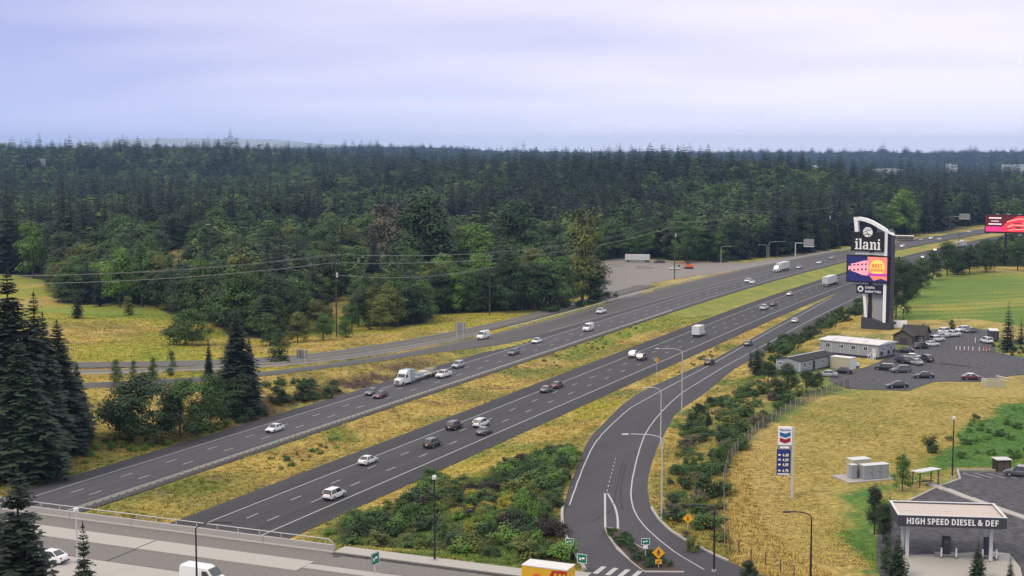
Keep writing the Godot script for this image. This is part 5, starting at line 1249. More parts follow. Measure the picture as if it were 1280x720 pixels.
func wheel_mesh(r: float, w: float) -> Array:
	var key := "wheel%.2f" % r
	if not lib.has(key):
		var t := MB.new(); t.tube(Vector3(-w / 2, 0, 0), Vector3(w / 2, 0, 0), r, r, 14)
		var m := MB.new(); m.tube(Vector3(-w / 2 - 0.012, 0, 0), Vector3(w / 2 + 0.012, 0, 0), r * 0.62, r * 0.62, 12)
		m.tube(Vector3(-w / 2 - 0.03, 0, 0), Vector3(w / 2 + 0.03, 0, 0), r * 0.2, r * 0.2, 8)
		lib[key] = [t.mesh(), m.mesh()]
	return lib[key]
func add_wheel(parent: Node3D, pos: Vector3, r: float, w := 0.22):
	var wm := wheel_mesh(r, w)
	var o := part(parent, "wheel", wm[0], M.tyre, pos)
	part(o, "rim", wm[1], M.rim)
func body_mesh(kind: String) -> ArrayMesh:
	if not lib.has(kind):
		var b := MB.new(); var rings := []
		for q in SHAPES[kind].st:
			var z: float = q[0]; var y: float = q[1]; var w: float = q[2]; var o: float = q[3]; var h := y - o
			var ring := []
			var half := [Vector2(w * 0.86, o), Vector2(w * 0.98, o + h * 0.16), Vector2(w, o + h * 0.45), Vector2(w * 0.97, o + h * 0.74), Vector2(w * 0.91, y - h * 0.06), Vector2(w * 0.74, y)]
			for p in half: ring.append(Vector3(p.x, p.y, z))
			half.reverse()
			for p in half: ring.append(Vector3(-p.x, p.y, z))
			rings.append(ring)
		b.loft(rings, Vector3(0, 0.6, 0))
		lib[kind] = b.mesh()
	return lib[kind]
func glass_set(kind: String) -> Dictionary:
	var key := kind + "_glass"
	if lib.has(key): return lib[key]
	var g: Array = SHAPES[kind].g
	var z0: float = g[0]; var z1: float = g[1]; var z2: float = g[2]; var z3: float = g[3]; var y0: float = g[4]; var y1: float = g[5]; var w0: float = g[6]; var w1: float = g[7]
	var A := Vector3(-w0, y0, z0); var B := Vector3(w0, y0, z0); var C := Vector3(w0, y0, z3); var D := Vector3(-w0, y0, z3)
	var a := Vector3(-w1, y1, z1); var b := Vector3(w1, y1, z1); var c := Vector3(w1, y1, z2); var d := Vector3(-w1, y1, z2)
	var ins := 0.02
	var out := {}
	var m := MB.new(); m.quad(A, B, b, a, Vector3(0, 0.5, -1)); out["windshield"] = m.mesh()
	m = MB.new(); m.quad(D, C, c, d, Vector3(0, 0.5, 1)); out["rear_window"] = m.mesh()
	m = MB.new(); m.quad(A, a, d, D, Vector3(-1, 0.2, 0)); out["left"] = m.mesh()
	m = MB.new(); m.quad(B, b, c, C, Vector3(1, 0.2, 0)); out["right"] = m.mesh()
	m = MB.new()
	var rr := []
	for q in [[y1 - 0.02, 1.02, 0.02], [y1 + 0.035, 0.97, -0.02], [y1 + 0.055, 0.78, -0.14]]:
		var e: float = q[2]; var ww: float = w1 * q[1]
		rr.append([Vector3(-ww, q[0], z1 - e), Vector3(ww, q[0], z1 - e), Vector3(ww, q[0], z2 + e), Vector3(-ww, q[0], z2 + e)])
	m.loft(rr, Vector3(0, y1, 0))
	for s in [[A, a], [B, b], [C, c], [D, d]]: m.tube(s[0] + (s[0] - Vector3(0, s[0].y, s[0].z)) * 0.015, s[1] + (s[1] - Vector3(0, s[1].y, s[1].z)) * 0.015, 0.055, 0.045, 5)
	for sx in [-1.0, 1.0]:
		var zm := (z1 + z2) / 2.0 + 0.1
		m.tube(Vector3(sx * w0 * 1.01, y0, zm), Vector3(sx * w1 * 1.01, y1, zm), 0.045, 0.045, 5)
		if kind == "suv": m.tube(Vector3(sx * w0 * 1.01, y0, z2 - 0.45), Vector3(sx * w1 * 1.01, y1, z2 - 0.5), 0.06, 0.05, 5)
	out["roof"] = m.mesh()
	lib[key] = out
	return out

func car(kind: String, paint: String, label: String, pos: Vector3, yaw: float, group := "", roof := ""):
	var cat: String = {"sedan": "car", "suv": "car", "pickup": "pickup truck", "van": "van"}[kind]
	var t := thing({"sedan": "sedan_car", "suv": "suv_car", "pickup": "pickup_truck", "van": "cargo_van"}[kind], label, cat, pos, yaw, group)
	var m: Material = M["car_" + paint]
	part(t, "body", body_mesh(kind), m)
	var sh: Dictionary = SHAPES[kind]; var st: Array = sh.st
	if sh.g.size() > 0:
		var gs := glass_set(kind)
		part(t, "windshield", gs["windshield"], M.glass); part(t, "rear_window", gs["rear_window"], M.glass)
		part(t, "side_window", gs["left"], M.glass); part(t, "side_window", gs["right"], M.glass)
		part(t, "roof", gs["roof"], M["car_" + roof] if roof != "" else m)
	else:
		part(t, "windshield", lib_quad("vw", [Vector3(-0.84, 1.46, -1.76), Vector3(0.84, 1.46, -1.76), Vector3(0.76, 2.2, -1.02), Vector3(-0.76, 2.2, -1.02)], Vector3(0, 0.03, -0.04)), M.glass)
		for sx in [-1.0, 1.0]:
			part(t, "side_window", lib_quad("vs%d" % int(sx), [Vector3(sx * 1.0, 1.45, -1.45), Vector3(sx * 1.0, 1.45, -0.35), Vector3(sx * 0.955, 2.05, -0.35), Vector3(sx * 0.955, 2.05, -0.95)], Vector3(sx * 0.02, 0, 0)), M.glass)
			part(t, "rear_window", box_mesh(Vector3(0.62, 0.55, 0.03), Vector3(sx * 0.38, 1.85, 2.78)), M.glass)
	var zf: float = st[0][0]; var zr: float = st[st.size() - 1][0]
	var hy: float = (st[1][1] + st[1][3]) * 0.5 + 0.1; var hw: float = st[1][2] * 0.74
	var ry: float = 0.85 if kind != "van" else 1.1
	if kind == "suv": ry = 1.0
	var rw: float = st[st.size() - 2][2] * 0.82
	for sx in [-1.0, 1.0]:
		part(t, "headlight", box_mesh(Vector3(0.32, 0.14, 0.1)), M.lamp_clear, Vector3(sx * hw, hy, zf + 0.03))
		part(t, "taillight", box_mesh(Vector3(0.24 if kind == "sedan" else 0.16, 0.16 if kind == "sedan" else 0.36, 0.1)), M.lamp_red, Vector3(sx * rw, ry, zr - 0.05))
		part(t, "mirror", box_mesh(Vector3(0.2, 0.14, 0.1)), m, Vector3(sx * (st[3][2] + 0.08), (sh.g[4] if sh.g.size() > 0 else 1.45) + 0.08, (sh.g[0] if sh.g.size() > 0 else -1.5) + 0.25))
		for wz in sh.wb: add_wheel(t, Vector3(sx * sh.wx, sh.wr, wz), sh.wr)
	part(t, "grille", box_mesh(Vector3(hw * 1.1, 0.2, 0.06)), M.trim, Vector3(0, hy - 0.06, zf + 0.01))
	part(t, "front_bumper", box_mesh(Vector3(hw * 2.1, 0.16, 0.12)), M.trim, Vector3(0, st[0][3] + 0.02, zf + 0.03))
	part(t, "rear_bumper", box_mesh(Vector3(rw * 2.1, 0.18, 0.12)), M.trim, Vector3(0, st[0][3] + 0.06, zr - 0.04))
	part(t, "number_plate", box_mesh(Vector3(0.34, 0.16, 0.02)), M.letter_white, Vector3(0, 0.72 if kind != "van" else 0.8, zr + 0.04))
	if kind == "pickup":
		var bd := MB.new()
		for sx in [-1.0, 1.0]: bd.box(Vector3(sx * 0.93, 1.02, 1.85), Vector3(0.1, 0.36, 1.98))
		bd.box(Vector3(0, 1.02, 2.8), Vector3(1.8, 0.36, 0.1)); bd.box(Vector3(0, 1.02, 0.92), Vector3(1.8, 0.3, 0.06))
		part(t, "bed", bd.mesh(), m)
		part(t, "bed_floor", box_mesh(Vector3(1.7, 0.04, 1.85), Vector3(0, 0.9, 1.85)), M.trim)
	return t
func lib_quad(key: String, q: Array, o: Vector3) -> ArrayMesh:
	if not lib.has(key):
		var m := MB.new(); m.quad(q[0] + o, q[1] + o, q[2] + o, q[3] + o, o); lib[key] = m.mesh()
	return lib[key]

func truck_cab(t: Node3D, paint: String, z: float, tall: float):
	# conventional cab whose front bumper is at local z
	var m: Material = M["car_" + paint]
	var hood := MB.new()
	hood.loft([[Vector3(-0.85, 0.6, z), Vector3(0.85, 0.6, z), Vector3(0.8, 1.5, z), Vector3(-0.8, 1.5, z)], [Vector3(-1.0, 0.55, z + 0.5), Vector3(1.0, 0.55, z + 0.5), Vector3(0.85, 1.7, z + 0.4), Vector3(-0.85, 1.7, z + 0.4)], [Vector3(-1.1, 0.55, z + 1.9), Vector3(1.1, 0.55, z + 1.9), Vector3(0.95, 1.85, z + 1.9), Vector3(-0.95, 1.85, z + 1.9)]], Vector3(0, 1.1, z + 1))
	part(t, "hood", hood.mesh(), m)
	var cb := MB.new()
	cb.loft([[Vector3(-1.15, 0.6, z + 1.9), Vector3(1.15, 0.6, z + 1.9), Vector3(1.15, 1.9, z + 1.9), Vector3(1.0, 2.75, z + 2.35), Vector3(-1.0, 2.75, z + 2.35), Vector3(-1.15, 1.9, z + 1.9)], [Vector3(-1.18, 0.6, z + 3.0), Vector3(1.18, 0.6, z + 3.0), Vector3(1.18, 1.9, z + 3.0), Vector3(1.1, tall, z + 3.1), Vector3(-1.1, tall, z + 3.1), Vector3(-1.18, 1.9, z + 3.0)], [Vector3(-1.18, 0.6, z + 4.4), Vector3(1.18, 0.6, z + 4.4), Vector3(1.18, 1.9, z + 4.4), Vector3(1.12, tall, z + 4.4), Vector3(-1.12, tall, z + 4.4), Vector3(-1.18, 1.9, z + 4.4)]], Vector3(0, 1.6, z + 3))
	part(t, "cab", cb.mesh(), m)
	var ws := MB.new(); ws.quad(Vector3(-1.0, 1.95, z + 1.88), Vector3(1.0, 1.95, z + 1.88), Vector3(0.92, 2.65, z + 2.26), Vector3(-0.92, 2.65, z + 2.26), Vector3(0, 0.3, -1))
	part(t, "windshield", ws.mesh(), M.glass)
	for sx in [-1.0, 1.0]:
		part(t, "side_window", box_mesh(Vector3(0.03, 0.65, 0.8), Vector3(sx * 1.19, 2.15, z + 2.75)), M.glass)
		part(t, "headlight", box_mesh(Vector3(0.35, 0.25, 0.1), Vector3(sx * 0.72, 0.95, z + 0.02)), M.lamp_clear)
		part(t, "mirror", box_mesh(Vector3(0.2, 0.6, 0.15), Vector3(sx * 1.35, 2.1, z + 2.1)), M.trim)
		part(t, "exhaust_stack", tube_mesh(Vector3(sx * 1.15, 0.9, z + 4.5), Vector3(sx * 1.15, tall + 0.2, z + 4.5), 0.08, 0.08, 8), M.rim)
	part(t, "grille", box_mesh(Vector3(0.95, 0.75, 0.06), Vector3(0, 1.05, z - 0.01)), M.rim)
	part(t, "bumper", box_mesh(Vector3(2.2, 0.35, 0.2), Vector3(0, 0.5, z)), M.rim)
	part(t, "chassis", box_mesh(Vector3(0.9, 0.3, 6.5), Vector3(0, 0.75, z + 3.7)), M.trim)
	for sx in [-1.0, 1.0]:
		add_wheel(t, Vector3(sx * 1.0, 0.5, z + 1.1), 0.5, 0.3)
		for wz in [5.0, 6.3]: add_wheel(t, Vector3(sx * 0.95, 0.5, z + wz), 0.5, 0.5)

func semi(called: String, label: String, pos: Vector3, yaw: float, paint: String, flatbed: bool):
	var t := thing(called, label, "truck", pos, yaw)
	truck_cab(t, paint, -10.0, 3.1 if not flatbed else 3.4)
	if flatbed:
		part(t, "sleeper", box_mesh(Vector3(2.3, 2.7, 2.2), Vector3(0, 2.0, -4.45)), M["car_teal"])
		part(t, "flat_deck", box_mesh(Vector3(2.5, 0.3, 11.5), Vector3(0, 1.1, 3.2)), M.rail)
		for q in [[-0.4, 1.55, 0.0, 1.4, 0.7, 3.0, "car_silver"], [0.3, 1.5, 3.6, 1.7, 0.6, 2.6, "rail"], [0.0, 1.6, 7.0, 1.9, 0.8, 2.8, "car_tan"]]:
			part(t, "load", box_mesh(Vector3(q[3], q[4], q[5]), Vector3(q[0], q[1], q[2])), M[q[6]])
	else:
		part(t, "trailer", box_mesh(Vector3(2.55, 2.8, 14.0), Vector3(0, 2.65, 2.9)), M.white_panel)
		part(t, "trailer_trim", box_mesh(Vector3(2.6, 0.16, 14.04), Vector3(0, 1.2, 2.9)), M.rail)
		for sx in [-0.62, 0.62]: part(t, "rear_door", box_mesh(Vector3(1.2, 2.6, 0.06), Vector3(sx, 2.65, 9.94)), M.white_panel)
		part(t, "rear_bumper", box_mesh(Vector3(2.3, 0.15, 0.1), Vector3(0, 0.6, 9.8)), M.rail)
		for i in 13: part(t, "trailer_rib", box_mesh(Vector3(0.02, 2.6, 0.06), Vector3(-1.285, 2.65, -3.6 + i * 1.08)), M.rail)
		for sx in [-1.0, 1.0]: part(t, "taillight", box_mesh(Vector3(0.3, 0.15, 0.06), Vector3(sx, 1.1, 9.95)), M.lamp_red)
	for sx in [-1.0, 1.0]:
		for wz in [7.0, 8.3]: add_wheel(t, Vector3(sx * 0.95, 0.5, wz), 0.5, 0.5)
	return t

func box_truck(label: String, pos: Vector3, yaw: float, painted: bool, box_len := 5.2):
	var t := thing("box_truck", label, "truck", pos, yaw)
	var l := box_len
	var cb := MB.new()
	cb.loft([[Vector3(-0.95, 0.5, -l / 2 - 2.3), Vector3(0.95, 0.5, -l / 2 - 2.3), Vector3(0.95, 1.1, -l / 2 - 2.3), Vector3(-0.95, 1.1, -l / 2 - 2.3)], [Vector3(-1.0, 0.45, -l / 2 - 1.5), Vector3(1.0, 0.45, -l / 2 - 1.5), Vector3(0.98, 1.35, -l / 2 - 1.4), Vector3(-0.98, 1.35, -l / 2 - 1.4)], [Vector3(-1.0, 0.45, -l / 2 - 0.8), Vector3(1.0, 0.45, -l / 2 - 0.8), Vector3(0.88, 2.1, -l / 2 - 0.8), Vector3(-0.88, 2.1, -l / 2 - 0.8)], [Vector3(-1.0, 0.45, -l / 2), Vector3(1.0, 0.45, -l / 2), Vector3(0.9, 2.15, -l / 2), Vector3(-0.9, 2.15, -l / 2)]], Vector3(0, 1, -l / 2 - 1))
	part(t, "cab", cb.mesh(), M.car_white)
	part(t, "windshield", lib_quad("btw%.1f" % l, [Vector3(-0.86, 1.42, -l / 2 - 1.36), Vector3(0.86, 1.42, -l / 2 - 1.36), Vector3(0.8, 2.02, -l / 2 - 0.86), Vector3(-0.8, 2.02, -l / 2 - 0.86)], Vector3(0, 0.03, -0.04)), M.glass)
	part(t, "cargo_box", box_mesh(Vector3(2.4, 2.4, l), Vector3(0, 2.05, 0)), M.truck_yellow if painted else M.white_panel)
	part(t, "box_roof", box_mesh(Vector3(2.46, 0.1, l + 0.06), Vector3(0, 3.3, 0)), M.white_roof)
	if painted:
		for sx in [-1.0, 1.0]:
			var m := MB.new()
			m.slab(PackedVector2Array([Vector2(-l / 2, 0.9), Vector2(-l / 2 + 1.9, 0.9), Vector2(-l / 2 + 2.2, 2.0), Vector2(-l / 2 + 1.7, 3.1), Vector2(-l / 2, 3.2)]), Vector3(sx * 1.205, 0, 0), Vector3(0, 0, 1), Vector3.UP, Vector3(sx * 0.01, 0, 0))
			part(t, "red_panel", m.mesh(), M.truck_red)
			m = MB.new()
			for i in 12: m.box(Vector3(sx * 1.222, 1.2 + 0.5 * (i % 4), -l / 2 + 0.3 + 0.5 * int(i / 4.0)), Vector3(0.01, 0.3, 0.3), Basis(Vector3.RIGHT, i * 0.7))
			part(t, "print", m.mesh(), M.truck_yellow)
			part(t, "roundel", tube_mesh(Vector3(sx * 1.2, 2.0, 0.8), Vector3(sx * 1.215, 2.0, 0.8), 0.6, 0.6, 20), M.orange)
	part(t, "rear_door", box_mesh(Vector3(2.1, 2.2, 0.05), Vector3(0, 2.0, l / 2 + 0.03)), M.siding_trim)
	part(t, "chassis", box_mesh(Vector3(0.9, 0.25, l + 1.5), Vector3(0, 0.65, -0.6)), M.trim)
	part(t, "bumper", box_mesh(Vector3(2.0, 0.25, 0.15), Vector3(0, 0.5, -l / 2 - 2.32)), M.trim)
	for sx in [-1.0, 1.0]:
		part(t, "headlight", box_mesh(Vector3(0.3, 0.2, 0.08), Vector3(sx * 0.7, 0.9, -l / 2 - 2.32)), M.lamp_clear)
		part(t, "taillight", box_mesh(Vector3(0.15, 0.3, 0.06), Vector3(sx * 1.1, 0.8, l / 2 + 0.05)), M.lamp_red)
		part(t, "side_window", box_mesh(Vector3(0.03, 0.5, 0.6), Vector3(sx * 0.96, 1.7, -l / 2 - 0.4)), M.glass)
		for wz in [-l / 2 - 1.3, l / 2 - 1.1]: add_wheel(t, Vector3(sx * 0.88, 0.42, wz), 0.42, 0.3)

func on_lane(p: Vector2, lanes: Array) -> Array:
	var q := to_sl(p.x, p.y)
	var best: float = lanes[0]
	for l in lanes:
		if absf(q.y - l) < absf(q.y - best): best = l
	var r := to_xz(q.x, best)
	return [Vector3(r.x, 0.10, r.y), heading(q.x)]

func build_vehicles():
	var south := [-156.4, -152.75, -149.1]
	var north := [-121.5, -117.7, -113.9]
	var gs := "vehicles driving towards the camera"; var gn := "vehicles driving away from the camera"
	for c in [
		["sedan", "white", Vector2(-47.9, -274.3), "white sedan alone on the oncoming lanes near the conifers"],
		["sedan", "grey", Vector2(-30.7, -316.3), "dark grey car beside the maroon car ahead of the flatbed truck"],
		["sedan", "maroon", Vector2(-28.1, -312.1), "maroon car beside a grey car on the oncoming lanes"],
		["pickup", "white", Vector2(-16.6, -341.8), "white pickup following the flatbed truck in the inner lane"],
		["suv", "silver", Vector2(-13.5, -357.6), "silver car behind the white pickup and flatbed truck"],
		["suv", "grey", Vector2(1.1, -380.9), "dark grey car by the median edge behind a white sedan"],
		["sedan", "white", Vector2(7.0, -405.6), "white sedan between a dark car and a white van"],
		["van", "white", Vector2(23.8, -433.7), "white van in the middle of the oncoming lanes"],
		["suv", "white", Vector2(100.9, -603.1), "pale car just ahead of the white box semi"],
		["sedan", "white", Vector2(104.1, -595.5), "small white car next to a pale car near the median"],
		["suv", "silver", Vector2(136.6, -676.4), "silver car just behind the white semi truck"],
		["sedan", "white", Vector2(154.3, -706.7), "white car between the semi truck and the tall sign"],
		["sedan", "silver", Vector2(169.0, -739.8), "silver car nearest the left side of the tall sign"],
		["suv", "white", Vector2(232.6, -837.8), "white car just right of the tall sign on the oncoming lanes"],
		["sedan", "silver", Vector2(256.9, -901.4), "silver car beyond the tall sign near the low building"],
		["suv", "white", Vector2(272.8, -919.0), "white car, left of a close pair beyond the tall sign"],
		["sedan", "white", Vector2(274.3, -910.1), "white car, right of a close pair beyond the tall sign"],
		["sedan", "black", Vector2(304.0, -976.0), "dark car near the distant cantilever sign"],
		["sedan", "white", Vector2(319.4, -996.5), "white car farthest along the oncoming lanes"]]:
		var a := on_lane(c[2], south)
		car(c[0], c[1], c[3], a[0], PI - a[1], gs)
	for c in [
		["suv", "white", Vector2(-28.6, -219.5), "white car nearest the overpass on the outbound lanes"],
		["sedan", "white", Vector2(-27.1, -245.2), "white sedan beside the grassy median, second from the overpass"],
		["suv", "green", Vector2(-16.4, -259.7), "dark green car in the middle outbound lane behind a white sedan"],
		["suv", "purple", Vector2(-12.7, -276.7), "dark car on the median side near a white car"],
		["suv", "white", Vector2(-7.2, -279.2), "white car beside a grey car on the outbound lanes"],
		["sedan", "grey", Vector2(-5.6, -271.1), "grey car in the outer lane beside a white car"],
		["sedan", "maroon", Vector2(8.4, -327.4), "dark maroon car just ahead of a grey car"],
		["sedan", "grey", Vector2(9.5, -319.6), "grey car just behind a dark maroon car"],
		["suv", "white", Vector2(31.8, -377.8), "white car beside a grey one below the curved lamp"],
		["suv", "grey", Vector2(33.8, -371.8), "grey car beside a white one below the curved lamp"],
		["pickup", "white", Vector2(87.3, -495.4), "pale pickup truck ahead of the motorhome by the median"],
		["sedan", "black", Vector2(96.1, -506.1), "black car ahead of the pale pickup"],
		["sedan", "silver", Vector2(109.4, -544.0), "small silver car behind the far semi trailer"],
		["suv", "black", Vector2(214.4, -739.8), "dark car right of the tall sign on the outbound lanes"],
		["sedan", "silver", Vector2(229.9, -757.6), "silver car behind a dark car on the far outbound lanes"],
		["suv", "black", Vector2(240.9, -795.7), "black car ahead of a silver car on the far outbound lanes"]]:
		var a := on_lane(c[2], north)
		car(c[0], c[1], c[3], a[0], -a[1], gn)
	for c in [["sedan", "black", Vector2(51.7, -363.1), "black car on the on-ramp nearest the curved lamp"], ["sedan", "grey", Vector2(66.6, -400.4), "dark grey car in the middle of the on-ramp"], ["sedan", "white", Vector2(90.2, -456.9), "white car farthest along the on-ramp"]]:
		var a := on_lane(c[2], [-97.5, -99.0])
		car(c[0], c[1], c[3], a[0], -a[1], "cars on the on-ramp")
	var vn := Vector2(-8.5, -412.8)
	car("van", "white", "white van on the exit ramp beside the highway sign", on_ground(vn, 0.1), PI - TH - 0.03)
	var wc := on_lane(Vector2(25.2, -485.2), [-166.0])
	car("pickup", "white", "white pickup on the exit lane by the guardrail and trees", wc[0], PI - wc[1])
	var tr := on_lane(Vector2(-25.6, -338.1), [-156.4])
	semi("flatbed_truck", "white flatbed truck with a low loaded deck on the oncoming lanes", tr[0], PI - tr[1], "white", true)
	tr = on_lane(Vector2(125.4, -662.2), [-156.4])
	semi("semi_truck", "white semi truck with box trailer on the oncoming lanes", tr[0], PI - tr[1], "white", false)
	tr = on_lane(Vector2(228.4, -837.8), [-156.4])
	semi("semi_truck", "white semi truck half hidden behind the tall sign", tr[0], PI - tr[1], "white", false)
	tr = on_lane(Vector2(138.3, -588.1), [-117.7])
	semi("semi_truck", "white semi trailer driving away left of the tall sign", tr[0], -tr[1], "white", false)
	tr = on_lane(Vector2(260.7, -837.8), [-117.7])
	semi("semi_truck", "distant white semi truck driving away beyond the hedge", tr[0], -tr[1], "white", false)
	tr = on_lane(Vector2(55.0, -420.1), [-117.7])
	box_truck("white box truck driving away in the middle of the outbound lanes", tr[0], -tr[1], false)
	# overpass traffic
	var ov := to_xz(130.6, 0); var dd := Vector2(CS, SN)
	car("van", "white", "white van on the overpass below the dark street lamp", Vector3(-33.7, 6.99, -151.0), -TH - PI / 2, "")
	car("sedan", "white", "white car on the overpass half hidden by the near conifer", Vector3(-53.8, 6.99, -160.5), -TH + PI / 2, "")
	box_truck("box truck with yellow and red sides on the cross street", Vector3(3.9, 7.02, -148.0), -TH - PI / 2, true)
	# office lot
	var pg := "vehicles parked by the modular offices"
	for c in [
		["sedan", "black", Vector2(82.8, -300.3), 95.0, "black car nearest the dry field at the front of the lot"],
		["sedan", "black", Vector2(93.1, -316.2), 88.0, "long black sedan between the front car and the two-tone car"],
		["suv", "grey", Vector2(91.0, -327.1), 100.0, "dark car with a pale roof in the middle of the lot"],
		["suv", "black", Vector2(95.8, -343.0), 20.0, "boxy black car parked by the end of the long office"],
		["sedan", "silver", Vector2(99.5, -349.1), 60.0, "silver car behind a boxy black car"],
		["suv", "black", Vector2(102.3, -345.1), 10.0, "black car alone right of the long office end"],
		["sedan", "black", Vector2(76.4, -323.0), 70.0, "black car in front of the cream container"],
		["sedan", "silver", Vector2(71.7, -317.7), 75.0, "silver and black car beside the small cabin and bushes"],
		["pickup", "white", Vector2(81.1, -335.0), 20.0, "white pickup tucked beside the cream container"],
		["suv", "black", Vector2(108.3, -370.0), -60.0, "dark car at the near end of the row by the house"],
		["sedan", "white", Vector2(112.6, -375.9), -60.0, "second car in the row beside the house, white"],
		["suv", "white", Vector2(116.9, -385.2), -60.0, "third car in the row beside the house, white"],
		["sedan", "silver", Vector2(119.7, -391.0), -60.0, "fourth car in the row beside the house, silver"],
		["suv", "white", Vector2(124.1, -401.0), -60.0, "far end car of the row beside the house, white"],
		["suv", "white", Vector2(129.5, -382.2), 10.0, "white car parked by the dark trailer near the conifers"],
		["van", "white", Vector2(114.1, -414.7), 70.0, "white van behind the foot of the tall sign"],
		["suv", "white", Vector2(130.5, -406.0), 120.0, "white car at the back edge of the lot, left of a pair"],
		["sedan", "grey", Vector2(132.4, -404.5), 120.0, "grey car at the back edge of the lot, right of a pair"],
		["pickup", "white", Vector2(123.8, -394.1), -60.0, "white pickup standing out from the row beside the house"],
		["sedan", "silver", Vector2(98.2, -340.4), 20.0, "silver car between the boxy black car and the lone black car"],
		["suv", "black", Vector2(88.3, -331.0), 60.0, "black car in front of the long office steps"],
		["sedan", "black", Vector2(101.1, -360.1), 70.0, "black car beside the gable of the brown house"]]:
		car(c[0], c[1], c[4], on_ground(c[2], 0.07), deg_to_rad(c[3]), pg)
	car("sedan", "maroon", "classic maroon car with a white roof beside the tan bin", on_ground(Vector2(103.1, -313.1), 0.07), deg_to_rad(-95), pg, "white")
	car("suv", "grey", "grey car parked at the back of the fuel station lot", on_ground(Vector2(77.5, -211.5), 0.07), deg_to_rad(60))
	# trailer with dark sides
	var dt := thing("box_trailer", "dark box trailer with a white top beside the conifer bed", "trailer", on_ground(Vector2(132.9, -386.9), 0.05), deg_to_rad(-12))
	part(dt, "box", box_mesh(Vector3(2.4, 2.5, 5.5), Vector3(0, 1.75, 0)), M.charcoal)
	part(dt, "roof", box_mesh(Vector3(2.5, 0.12, 5.6), Vector3(0, 3.06, 0)), M.white_roof)
	part(dt, "hitch", box_mesh(Vector3(0.15, 0.15, 1.6), Vector3(0, 0.5, -3.4)), M.trim)
	for sx in [-1.0, 1.0]: add_wheel(dt, Vector3(sx * 1.05, 0.4, 0.6), 0.4, 0.25)
	# gravel lot
	var wt := thing("parked_trailer", "long white trailer parked on the gravel lot", "trailer", on_ground(Vector2(64.3, -721.1), 0.05), deg_to_rad(78))
	part(wt, "box", box_mesh(Vector3(2.6, 2.9, 12.6), Vector3(0, 2.6, 0)), M.white_panel)
	part(wt, "rail", box_mesh(Vector3(2.65, 0.2, 12.65), Vector3(0, 1.15, 0)), M.trim)
	for zz in [-5.0, 4.2, 5.4]:
		for sx in [-1.0, 1.0]: add_wheel(wt, Vector3(sx * 1.0, 0.5, zz), 0.5, 0.4)
	var dg := thing("excavator", "orange and black digger beside the gravel lot pole", "digger", on_ground(Vector2(85.0, -676.2), 0.05), deg_to_rad(80))
	for sx in [-1.1, 1.1]: part(dg, "track", box_mesh(Vector3(0.6, 0.9, 4.2), Vector3(sx, 0.45, 0)), M.trim)
	part(dg, "body", box_mesh(Vector3(2.6, 1.2, 3.4), Vector3(0, 1.5, 0.5)), M.orange)
	part(dg, "cabin", box_mesh(Vector3(1.1, 1.4, 1.4), Vector3(-0.6, 2.7, -0.4)), M.window)
	var bm := MB.new(); bm.path([Vector3(0.4, 1.8, -1.0), Vector3(0.4, 3.4, -3.2), Vector3(0.4, 1.6, -4.8)], 0.2, 6)
	part(dg, "boom", bm.mesh(), M.orange)
	part(dg, "bucket", box_mesh(Vector3(1.0, 0.8, 0.8), Vector3(0.4, 1.2, -4.8)), M.trim)
	car("pickup", "black", "dark pickup right of the white trailer on the gravel lot", on_ground(Vector2(74.7, -713.9), 0.05), deg_to_rad(80))
	car("sedan", "white", "white car on the gravel lot beside the orange digger", on_ground(Vector2(77.5, -671.3), 0.05), deg_to_rad(85))

# ------------------------------------------------------------------ foliage meshes
func leaf(m: MB, c: Vector3, along: Vector3, across: Vector3, nn: Vector3):
	m.soft(c - along, c + across, c + along, nn); m.soft(c - along, c + along, c - across, nn)
func rvec(r: RandomNumberGenerator) -> Vector3:
	while true:
		var v := Vector3(r.randf_range(-1, 1), r.randf_range(-1, 1), r.randf_range(-1, 1))
		var l := v.length_squared()
		if l > 0.01 and l < 1.0: return v.normalized()
	return Vector3.UP

